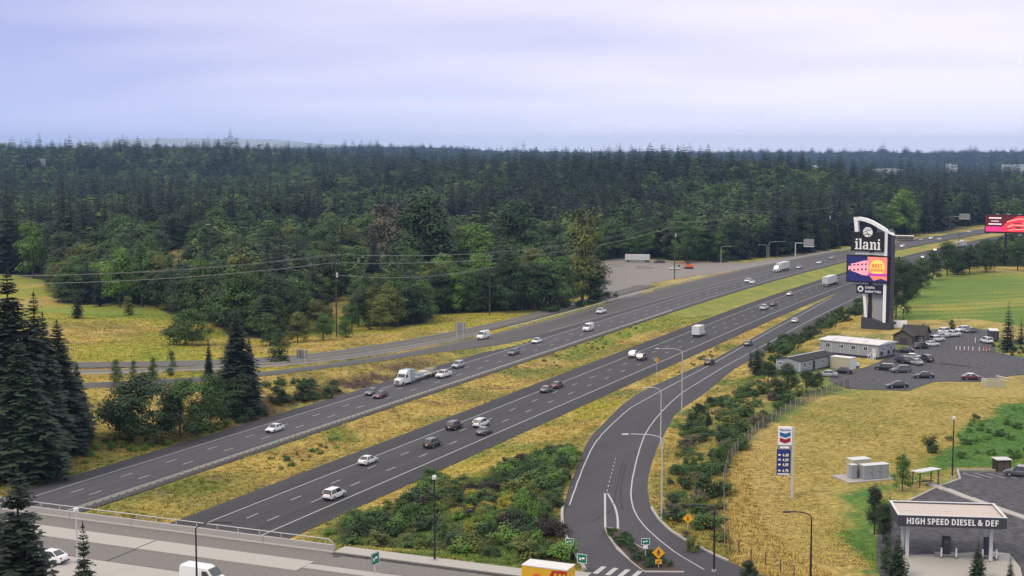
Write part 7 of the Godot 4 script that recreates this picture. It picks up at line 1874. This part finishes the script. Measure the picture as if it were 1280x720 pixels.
func forest_label(p: Vector2, h: float, conif: bool, m: String) -> String:
	var a := p.x / -p.y
	var tall := ("tall " if h > 25.0 else ("small " if h < 18.0 else "")) if conif else ("tall " if h > 17.0 else ("low " if h < 12.5 else ""))
	var tone: String = {"fir": "dark", "fir_blue": "blue-green", "fir_green": "green", "leaf": "mid-green", "leaf_dark": "dark green", "leaf_olive": "olive", "leaf_light": "bright green"}[m]
	var place := "right of the billboard"
	var prev := -0.385
	for q in [[-0.33, "behind the left end of the meadow"], [-0.27, "behind the small meadow conifer"], [-0.22, "above the round meadow bush"], [-0.16, "above the large drooping fir"], [-0.10, "above the dark utility pole"], [-0.04, "above the flatbed truck"], [0.02, "behind the pale utility pole"], [0.075, "left of the gravel lot"], [0.125, "behind the gravel lot"], [0.20, "behind the white semi truck"], [0.255, "left of the tall sign"], [0.32, "right of the tall sign"]]:
		if a < q[0]:
			place = q[1] + (", left" if a < (q[0] + prev) * 0.5 else ", right"); break
		prev = q[0]
	var row := "front row" if p.y > -620.0 else ("second row" if p.y > -900.0 else ("middle belt" if p.y > -1500.0 else "far belt"))
	return "%s%s %s, forest %s %s" % [tall, tone, "fir" if conif else "broadleaf", row, place]

# ------------------------------------------------------------------ shrubs
var shrub_recs := []
func shrub_patch(poly: PackedVector2Array, count: int, hmin: float, hmax: float, mats: Array, label: String, group: String, seed_: int, wide := 1.3):
	var r := RandomNumberGenerator.new(); r.seed = seed_
	var lo := poly[0]; var hi := poly[0]
	for p in poly:
		lo = lo.min(p); hi = hi.max(p)
	var made := 0; var tries := 0
	while made < count and tries < count * 30:
		tries += 1
		var p := Vector2(r.randf_range(lo.x, hi.x), r.randf_range(lo.y, hi.y))
		if not Geometry2D.is_point_in_polygon(p, poly): continue
		var q := to_sl(p.x, p.y)
		if q.y > ti(T_RL, q.x) - 0.8 and q.y < ti(T_RR, q.x) + 0.8 and group != "island plants": continue
		if q.y > -163.0 and q.y < -107.5 and not (q.y > -143.5 and q.y < -128.5): continue
		var pick := clampi(int((noise_a.get_noise_2d(p.x * 6.0, p.y * 6.0) * 0.9 + 0.5 + r.randf_range(-0.25, 0.25)) * mats.size()), 0, mats.size() - 1)
		var h := r.randf_range(hmin, hmax)
		var size := "small " if h < hmin + (hmax - hmin) * 0.33 else ("large " if h > hmin + (hmax - hmin) * 0.67 else "")
		var where := ""
		if group == "shrubs of the planted wedge" or group == "ramp side shrubs":
			if q.x < 156.0: where = ", nearest the sidewalk"
			elif q.y > ti(T_RL, q.x) - 6.0: where = ", beside the ramp"
			elif q.y < -97.0: where = ", highway side"
			elif q.x > 185.0: where = ", upper part"
			else: where = ", middle part"
		elif group == "shrubs between ramp and fence":
			where = ", near the fence" if q.y > ti(T_RR, q.x) + 9.0 else ", near the ramp"
			where += ", upper part" if q.x > 235.0 else ", lower part"
		elif group.begins_with("hedge"):
			where = ", near end" if q.x < lerpf(to_sl(lo.x, hi.y).x, to_sl(hi.x, lo.y).x, 0.4) else ", far end"
		shrub_recs.append({"p": p, "h": h, "m": mats[pick], "size": size, "label": label + where, "group": group, "w": wide * r.randf_range(0.8, 1.25), "v": r.randi() % 4, "a": r.randf() * TAU, "show": h / p.length() * (0.2 if group == "island plants" else 1.0)})
		made += 1
func place_shrubs():
	var tone := {"leaf": "green", "leaf_dark": "dark green", "leaf_light": "bright green", "leaf_olive": "olive", "leaf_red": "dark red-brown", "leaf_yellow": "yellow-flowering", "leaf_dry": "dry straw-coloured"}
	shrub_recs.sort_custom(func(a, b): return a.show > b.show)
	var rest := [[], [], [], []]
	for i in shrub_recs.size():
		var s: Dictionary = shrub_recs[i]
		if i < 285: tree("shrub", s.v, s.m, s.size + tone[s.m] + " " + s.label, Vector3(s.p.x, s.p.y, s.h), s.group, s.w, "", s.a)
		else: rest[s.v].append(s)
	var f := Node3D.new(); f.name = "low_growth"; add_child(f)
	f.set_meta("kind", "stuff"); f.set_meta("label", "low weeds and small shrubs scattered over verges and beds"); f.set_meta("category", "undergrowth")
	for k2 in 4:
		var mm := MultiMesh.new(); mm.transform_format = MultiMesh.TRANSFORM_3D; mm.use_colors = true
		mm.mesh = lib["shrub"][k2][0]; mm.instance_count = rest[k2].size()
		for i in rest[k2].size():
			var s: Dictionary = rest[k2][i]
			var sc: float = s.h / 2.0
			mm.set_instance_transform(i, Transform3D(Basis(Vector3.UP, s.a) * Basis.from_scale(Vector3(sc * s.w, sc, sc * s.w)), on_ground(s.p, 0.4 if s.group == "island plants" else 0.0)))
			mm.set_instance_color(i, M[s.m].albedo_color.srgb_to_linear())
		var mi := MultiMeshInstance3D.new(); mi.name = "foliage"; mi.multimesh = mm; mi.material_override = M.forest; mi.set_meta("kind", "stuff")
		f.add_child(mi, true)

func build_shrubs():
	# singled-out shrubs between the highway and the ramp
	for q in [
		["sapling", 0, "leaf_dark", Vector3(-20.9, -192.1, 3.2), 1.6, "dark rounded shrub at the left tip of the planted wedge"],
		["sapling", 1, "leaf_dark", Vector3(-17.6, -187.2, 3.0), 1.3, "dark upright shrub second from the left tip of the wedge"],
		["sapling", 0, "leaf_red", Vector3(-12.8, -200.9, 4.4), 1.9, "dark red-brown shrub tree beside the plain dark pole"],
		["sapling", 1, "leaf", Vector3(-15.2, -194.2, 4.7), 1.5, "green shrub tree left of the red-brown one"],
		["sapling", 0, "leaf", Vector3(-12.9, -188.4, 4.4), 1.5, "fresh green shrub in front of the red-brown one"],
		["sapling", 1, "leaf_light", Vector3(1.3, -187.2, 3.7), 1.7, "tallest bright green shrub in the planted wedge"],
		["sapling", 0, "leaf_light", Vector3(2.4, -179.1, 4.2), 1.4, "bright green shrub in front of the tallest bright one"],
		["sapling", 0, "leaf_dark", Vector3(-1.0, -211.5, 2.5), 1.9, "dark shrub at the upper edge of the wedge by the dry grass"],
		["sapling", 1, "leaf_dark", Vector3(3.0, -211.1, 3.2), 2.0, "wide dark shrub at the top of the wedge, left"],
		["sapling", 0, "leaf_dark", Vector3(7.4, -212.9, 3.7), 2.2, "wide dark shrub at the top of the wedge nearest the ramp"],
		["bush", 0, "leaf_dark", Vector3(35.9, -269.6, 3.9), 1.0, "dark round bush between the ramp and the fence, upper"],
		["fir", 2, "fir_green", Vector3(37.2, -263.4, 3.1), 1.6, "small conifer beside the dark round bush by the fence"],
		["bush", 0, "leaf_dark", Vector3(36.4, -239.1, 2.6), 1.2, "low dark bush near the bend of the fence"],
		["sapling", 0, "leaf", Vector3(33.2, -221.8, 4.1), 1.7, "green bush against the fence bend"],
		["sapling", 1, "leaf", Vector3(27.7, -216.3, 3.8), 1.6, "green bush at the ramp edge below the dry patch"],
		["sapling", 0, "leaf_dark", Vector3(27.5, -197.1, 4.9), 1.9, "large green bush beside the fence in the ramp verge"],
		["sapling", 1, "leaf_dark", Vector3(25.2, -202.1, 3.2), 1.9, "dark green bush beside the large ramp verge bush"],
		["sapling", 0, "leaf_olive", Vector3(21.6, -164.8, 2.5), 1.9, "olive shrub below the yellow warning diamond"],
		["bush", 0, "leaf_dark", Vector3(26.5, -153.9, 2.2), 0.9, "dark green bush at the bottom edge by the fence posts"],
		["fir", 0, "fir", Vector3(57.9, -330.3, 7.2), 1.7, "dark conifer clump left of the small cabin"],
		["fir", 3, "fir", Vector3(60.0, -351.6, 4.5), 1.7, "dark conifer at the ramp edge left of the small cabin"],
		["broad", 3, "leaf_dark", Vector3(56.8, -309.7, 5.4), 1.3, "dark bushy tree in front of the small cabin's left corner"],
		["broad", 0, "leaf_dark", Vector3(58.3, -294.9, 5.8), 1.3, "dark bushy tree in front of the small cabin"],
		["broad", 1, "leaf_dark", Vector3(62.8, -297.7, 4.8), 1.4, "dark bushy tree in front of the cabin's right corner"],
		["broad", 2, "leaf_dark", Vector3(65.7, -299.9, 3.8), 1.3, "dark bushy tree by the silver parked car"],
		["broad", 0, "leaf_dark", Vector3(54.0, -285.1, 4.1), 1.5, "low dark tree beside the fence below the cabin"],
		["sapling", 0, "leaf_olive", Vector3(45.0, -265.9, 3.9), 1.9, "olive bush beside the fence in the dry verge"],
		["sapling", 1, "leaf", Vector3(40.9, -258.6, 3.3), 1.9, "green bush left of the olive one by the fence"],
		["sapling", 0, "leaf_dark", Vector3(70.0, -231.2, 3.5), 1.8, "dark bush on the green bank behind the cabinets"],
		["sapling", 1, "leaf_yellow", Vector3(70.8, -237.5, 2.5), 1.5, "yellow-flowering bush on the green bank"],
		["sapling", 1, "leaf_light", Vector3(50.2, -185.3, 4.1), 1.4, "bright green bush behind the dark columnar tree"],
		["bush", 0, "leaf_dark", Vector3(-46.0, -308.2, 3.9), 1.1, "low dark bush at the highway edge right of the large fir"],
		["bush", 0, "leaf_dark", Vector3(-50.2, -301.6, 4.0), 1.2, "low dark bush between the large fir and the highway"],
		["bush", 0, "leaf", Vector3(-41.2, -312.1, 2.9), 1.0, "small green bush at the right end of the low bushes"]]:
		if q[0] == "sapling": tree("shrub", q[1] + 1, q[2], q[5], q[3], "", q[4] * 0.42, "bush")
		else: tree(q[0], q[1], q[2], q[5], q[3], "", q[4], "bush" if q[0] == "bush" else "")
	var w := "in the wedge between highway and ramp"
	shrub_patch(shrub_bed, 170, 1.1, 3.0, ["leaf", "leaf_dark", "leaf_light", "leaf", "leaf_olive", "leaf_light", "leaf_dark", "leaf_red"], "shrub " + w, "shrubs of the planted wedge", 301)
	shrub_patch(PackedVector2Array([Vector2(-8.3, -190.6), Vector2(-4.8, -207.1), Vector2(0.6, -198.4), Vector2(0.0, -181.1), Vector2(-4.1, -175.7)]), 34, 1.0, 2.2, ["leaf_olive", "leaf_yellow", "leaf_light"], "shrub in the yellowish middle of the planted wedge", "yellowish shrubs of the wedge", 302)
	shrub_patch(PackedVector2Array([Vector2(0.0, -215.0), Vector2(5.5, -237.3), Vector2(11.5, -237.7), Vector2(8.1, -207.5), Vector2(6.4, -184.9), Vector2(2.1, -177.3)]), 45, 1.0, 2.2, ["leaf_dark", "leaf_dark", "leaf"], "shrub along the ramp side of the wedge", "ramp side shrubs", 303)
	shrub_patch(PackedVector2Array([Vector2(11.7, -174.5), Vector2(12.5, -166.1), Vector2(15.1, -157.0), Vector2(18.8, -157.6), Vector2(15.4, -166.1), Vector2(13.3, -173.8)]), 46, 0.5, 0.95, ["leaf_dark", "leaf", "leaf_dark"], "low plant in the ramp island", "island plants", 304)
	shrub_patch(PackedVector2Array([Vector2(29.0, -241.9), Vector2(37.3, -282.7), Vector2(44.9, -300.7), Vector2(54.0, -314.1), Vector2(60.2, -291.7), Vector2(45.1, -253.2), Vector2(33.0, -215.2), Vector2(25.2, -164.9), Vector2(22.1, -165.5), Vector2(20.2, -178.8), Vector2(21.1, -196.6)]), 120, 1.0, 3.0, ["leaf_dry", "leaf_olive", "leaf", "leaf_dark", "leaf"], "shrub on the verge between ramp and fence", "shrubs between ramp and fence", 305)
	shrub_patch(PackedVector2Array([Vector2(65.1, -379.3), Vector2(97.9, -463.7), Vector2(128.7, -537.8), Vector2(132.0, -528.8), Vector2(108.7, -438.0), Vector2(90.5, -416.9), Vector2(61.9, -337.7), Vector2(57.4, -334.1)]), 46, 2.0, 4.5, ["leaf_dark", "leaf_dark", "leaf"], "shrub of the dark hedge along the on-ramp", "hedge along the on-ramp", 306, 1.1)
	shrub_patch(PackedVector2Array([Vector2(139.2, -526.7), Vector2(170.7, -635.5), Vector2(215.3, -728.5), Vector2(293.2, -860.6), Vector2(343.7, -917.5), Vector2(268.2, -715.0), Vector2(222.5, -668.9), Vector2(171.9, -604.2), Vector2(123.7, -450.0)]), 90, 3.5, 8.5, ["leaf_dark", "leaf_dark", "leaf"], "shrub tree of the hedge between the highway and green field", "hedge beside the green field", 307, 0.9)
	shrub_patch(PackedVector2Array([Vector2(-79.6, -256.1), Vector2(-52.8, -296.6), Vector2(-50.9, -290.6), Vector2(-58.9, -269.5), Vector2(-75.4, -242.5)]), 44, 0.7, 1.7, ["leaf", "leaf_light", "leaf_dark"], "shrub at the foot of the roadside trees", "low shrubs below the roadside trees", 308)
	shrub_patch(PackedVector2Array([Vector2(-55.3, -311.3), Vector2(-39.5, -328.0), Vector2(-39.1, -310.0), Vector2(-52.6, -295.5)]), 24, 1.0, 2.2, ["leaf_dark", "leaf", "leaf_dark"], "shrub on the bank right of the large fir", "shrubs on the highway bank", 309)
	shrub_patch(PackedVector2Array([Vector2(72.3, -234.8), Vector2(89.7, -267.0), Vector2(104.3, -279.6), Vector2(83.6, -223.2), Vector2(72.0, -223.2)]), 44, 0.5, 1.5, ["leaf_light", "leaf", "leaf_dark"], "shrub on the green bank above the forecourt", "shrubs of the green bank", 310)
	shrub_patch(PackedVector2Array([Vector2(130.1, -380.7), Vector2(137.6, -391.0), Vector2(141.0, -379.6), Vector2(131.7, -354.4), Vector2(125.2, -358.8)]), 22, 0.5, 1.4, ["leaf_dark", "leaf", "leaf_dark"], "shrub in the planting bed below the right conifers", "planting bed shrubs", 311)
	shrub_patch(PackedVector2Array([Vector2(45.2, -169.5), Vector2(47.4, -173.4), Vector2(45.9, -164.2), Vector2(44.6, -158.5), Vector2(42.7, -158.3)]), 18, 0.4, 0.9, ["leaf_dark", "leaf"], "plant in the strip at the left of the forecourt", "forecourt planting", 312)
	shrub_patch(PackedVector2Array([Vector2(-44.5, -249.4), Vector2(-34.1, -269.6), Vector2(-31.6, -261.3), Vector2(-40.6, -242.8)]), 22, 0.5, 1.1, ["leaf_light", "leaf", "leaf_olive"], "weed clump in the grassy median near the overpass", "green weeds of the median", 313)
	shrub_patch(PackedVector2Array([Vector2(4.2, -368.8), Vector2(29.2, -425.8), Vector2(41.9, -459.1), Vector2(47.7, -464.6), Vector2(27.8, -405.7), Vector2(10.3, -360.2)]), 30, 0.4, 0.9, ["leaf_light", "leaf_olive", "leaf_olive"], "weed clump in the green part of the median", "green weeds of the far median", 314)
	shrub_patch(PackedVector2Array([Vector2(21.2, -284.5), Vector2(36.7, -336.9), Vector2(59.5, -400.4), Vector2(64.0, -407.3), Vector2(40.2, -334.5), Vector2(24.0, -279.0)]), 26, 0.4, 0.9, ["leaf_dry", "leaf_olive", "leaf_dry"], "weed clump in the strip between highway and on-ramp", "weeds between highway and on-ramp", 315)
	shrub_patch(PackedVector2Array([Vector2(5.6, -492.7), Vector2(31.3, -550.2), Vector2(39.8, -537.7), Vector2(16.4, -480.2)]), 30, 1.5, 3.5, ["leaf_dark", "leaf_dark", "leaf"], "shrub below the trees before the gravel lot", "shrubs before the gravel lot", 316)
	place_shrubs()

# ------------------------------------------------------------------ grass
func build_grass():
	var t := MB.new()
	var r := RandomNumberGenerator.new(); r.seed = 55
	for i in 16:
		var a := r.randf() * TAU; var d := Vector3(cos(a), 0, sin(a)); var o := Vector3(r.randf_range(-0.35, 0.35), -0.03, r.randf_range(-0.35, 0.35))
		var hgt := r.randf_range(0.55, 1.0); var lean := r.randf_range(0.05, 0.3)
		var s := Vector3(-d.z, 0, d.x) * 0.028
		var tt := r.randf_range(0.85, 1.0); t.tint = Color(tt, tt, tt)
		t.soft(o - s, o + s, o + Vector3(0, hgt, 0) + d * lean, (d * 0.2 + Vector3(0, 1.0, 0)).normalized())
	var mesh := t.mesh()
	var xf := []; var cols := []
	var tries := 0
	while xf.size() < 70000 and tries < 400000:
		tries += 1
		var z := -150.0 - 330.0 * pow(r.randf(), 1.3)
		var x := r.randf_range(-0.40, 0.40) * -z
		var q := to_sl(x, z)
		var hgt := r.randf_range(0.15, 0.45)
		if q.x < 146.0: continue
		if q.y < -163.0:
			if q.y > ti(T_OL, q.x) - 0.8 and q.y < ti(T_OR, q.x) + 0.6: continue
			if q.y > ti(T_FL, q.x) - 0.8 and q.y < ti(T_FR, q.x) + 0.6: continue
		elif q.y < -143.9: continue
		elif q.y > -128.6 and q.y < -107.1: continue
		elif q.y > -107.2:
			var rr := ti(T_RR, q.x)
			if q.y > ti(T_RL, q.x) - 0.5 and q.y < rr + 0.6: continue
			if q.y > rr + 16.0:
				if q.x < 165.0 or not (inside(x, z, lawn) or inside(x, z, gas_green)): continue
				if x > 44.0 and z > -206.0: continue
				if x > 60.0 and z < -288.0: continue
				hgt *= 0.3
		if z < -330.0 and is_forest(x, z): continue
		var c := ground_color(x, z) * r.randf_range(0.8, 1.4)
		c = Color(minf(c.r, 1.0), minf(c.g, 1.0), minf(c.b, 1.0))
		var s := r.randf_range(0.8, 1.5)
		xf.append(Transform3D(Basis(Vector3.UP, r.randf() * TAU) * Basis.from_scale(Vector3(s, hgt, s)), on_ground(Vector2(x, z))))
		cols.append(c)
	var mm := MultiMesh.new(); mm.transform_format = MultiMesh.TRANSFORM_3D; mm.use_colors = true; mm.mesh = mesh
	mm.instance_count = xf.size()
	for i in xf.size():
		mm.set_instance_transform(i, xf[i]); mm.set_instance_color(i, cols[i])
	var g := MultiMeshInstance3D.new(); g.name = "grass"; g.multimesh = mm; g.material_override = M.grass
	g.set_meta("kind", "stuff"); g.set_meta("label", "dry yellow and green roadside grass"); g.set_meta("category", "grass")
	add_child(g)

# ------------------------------------------------------------------ hills on the horizon
func build_far():
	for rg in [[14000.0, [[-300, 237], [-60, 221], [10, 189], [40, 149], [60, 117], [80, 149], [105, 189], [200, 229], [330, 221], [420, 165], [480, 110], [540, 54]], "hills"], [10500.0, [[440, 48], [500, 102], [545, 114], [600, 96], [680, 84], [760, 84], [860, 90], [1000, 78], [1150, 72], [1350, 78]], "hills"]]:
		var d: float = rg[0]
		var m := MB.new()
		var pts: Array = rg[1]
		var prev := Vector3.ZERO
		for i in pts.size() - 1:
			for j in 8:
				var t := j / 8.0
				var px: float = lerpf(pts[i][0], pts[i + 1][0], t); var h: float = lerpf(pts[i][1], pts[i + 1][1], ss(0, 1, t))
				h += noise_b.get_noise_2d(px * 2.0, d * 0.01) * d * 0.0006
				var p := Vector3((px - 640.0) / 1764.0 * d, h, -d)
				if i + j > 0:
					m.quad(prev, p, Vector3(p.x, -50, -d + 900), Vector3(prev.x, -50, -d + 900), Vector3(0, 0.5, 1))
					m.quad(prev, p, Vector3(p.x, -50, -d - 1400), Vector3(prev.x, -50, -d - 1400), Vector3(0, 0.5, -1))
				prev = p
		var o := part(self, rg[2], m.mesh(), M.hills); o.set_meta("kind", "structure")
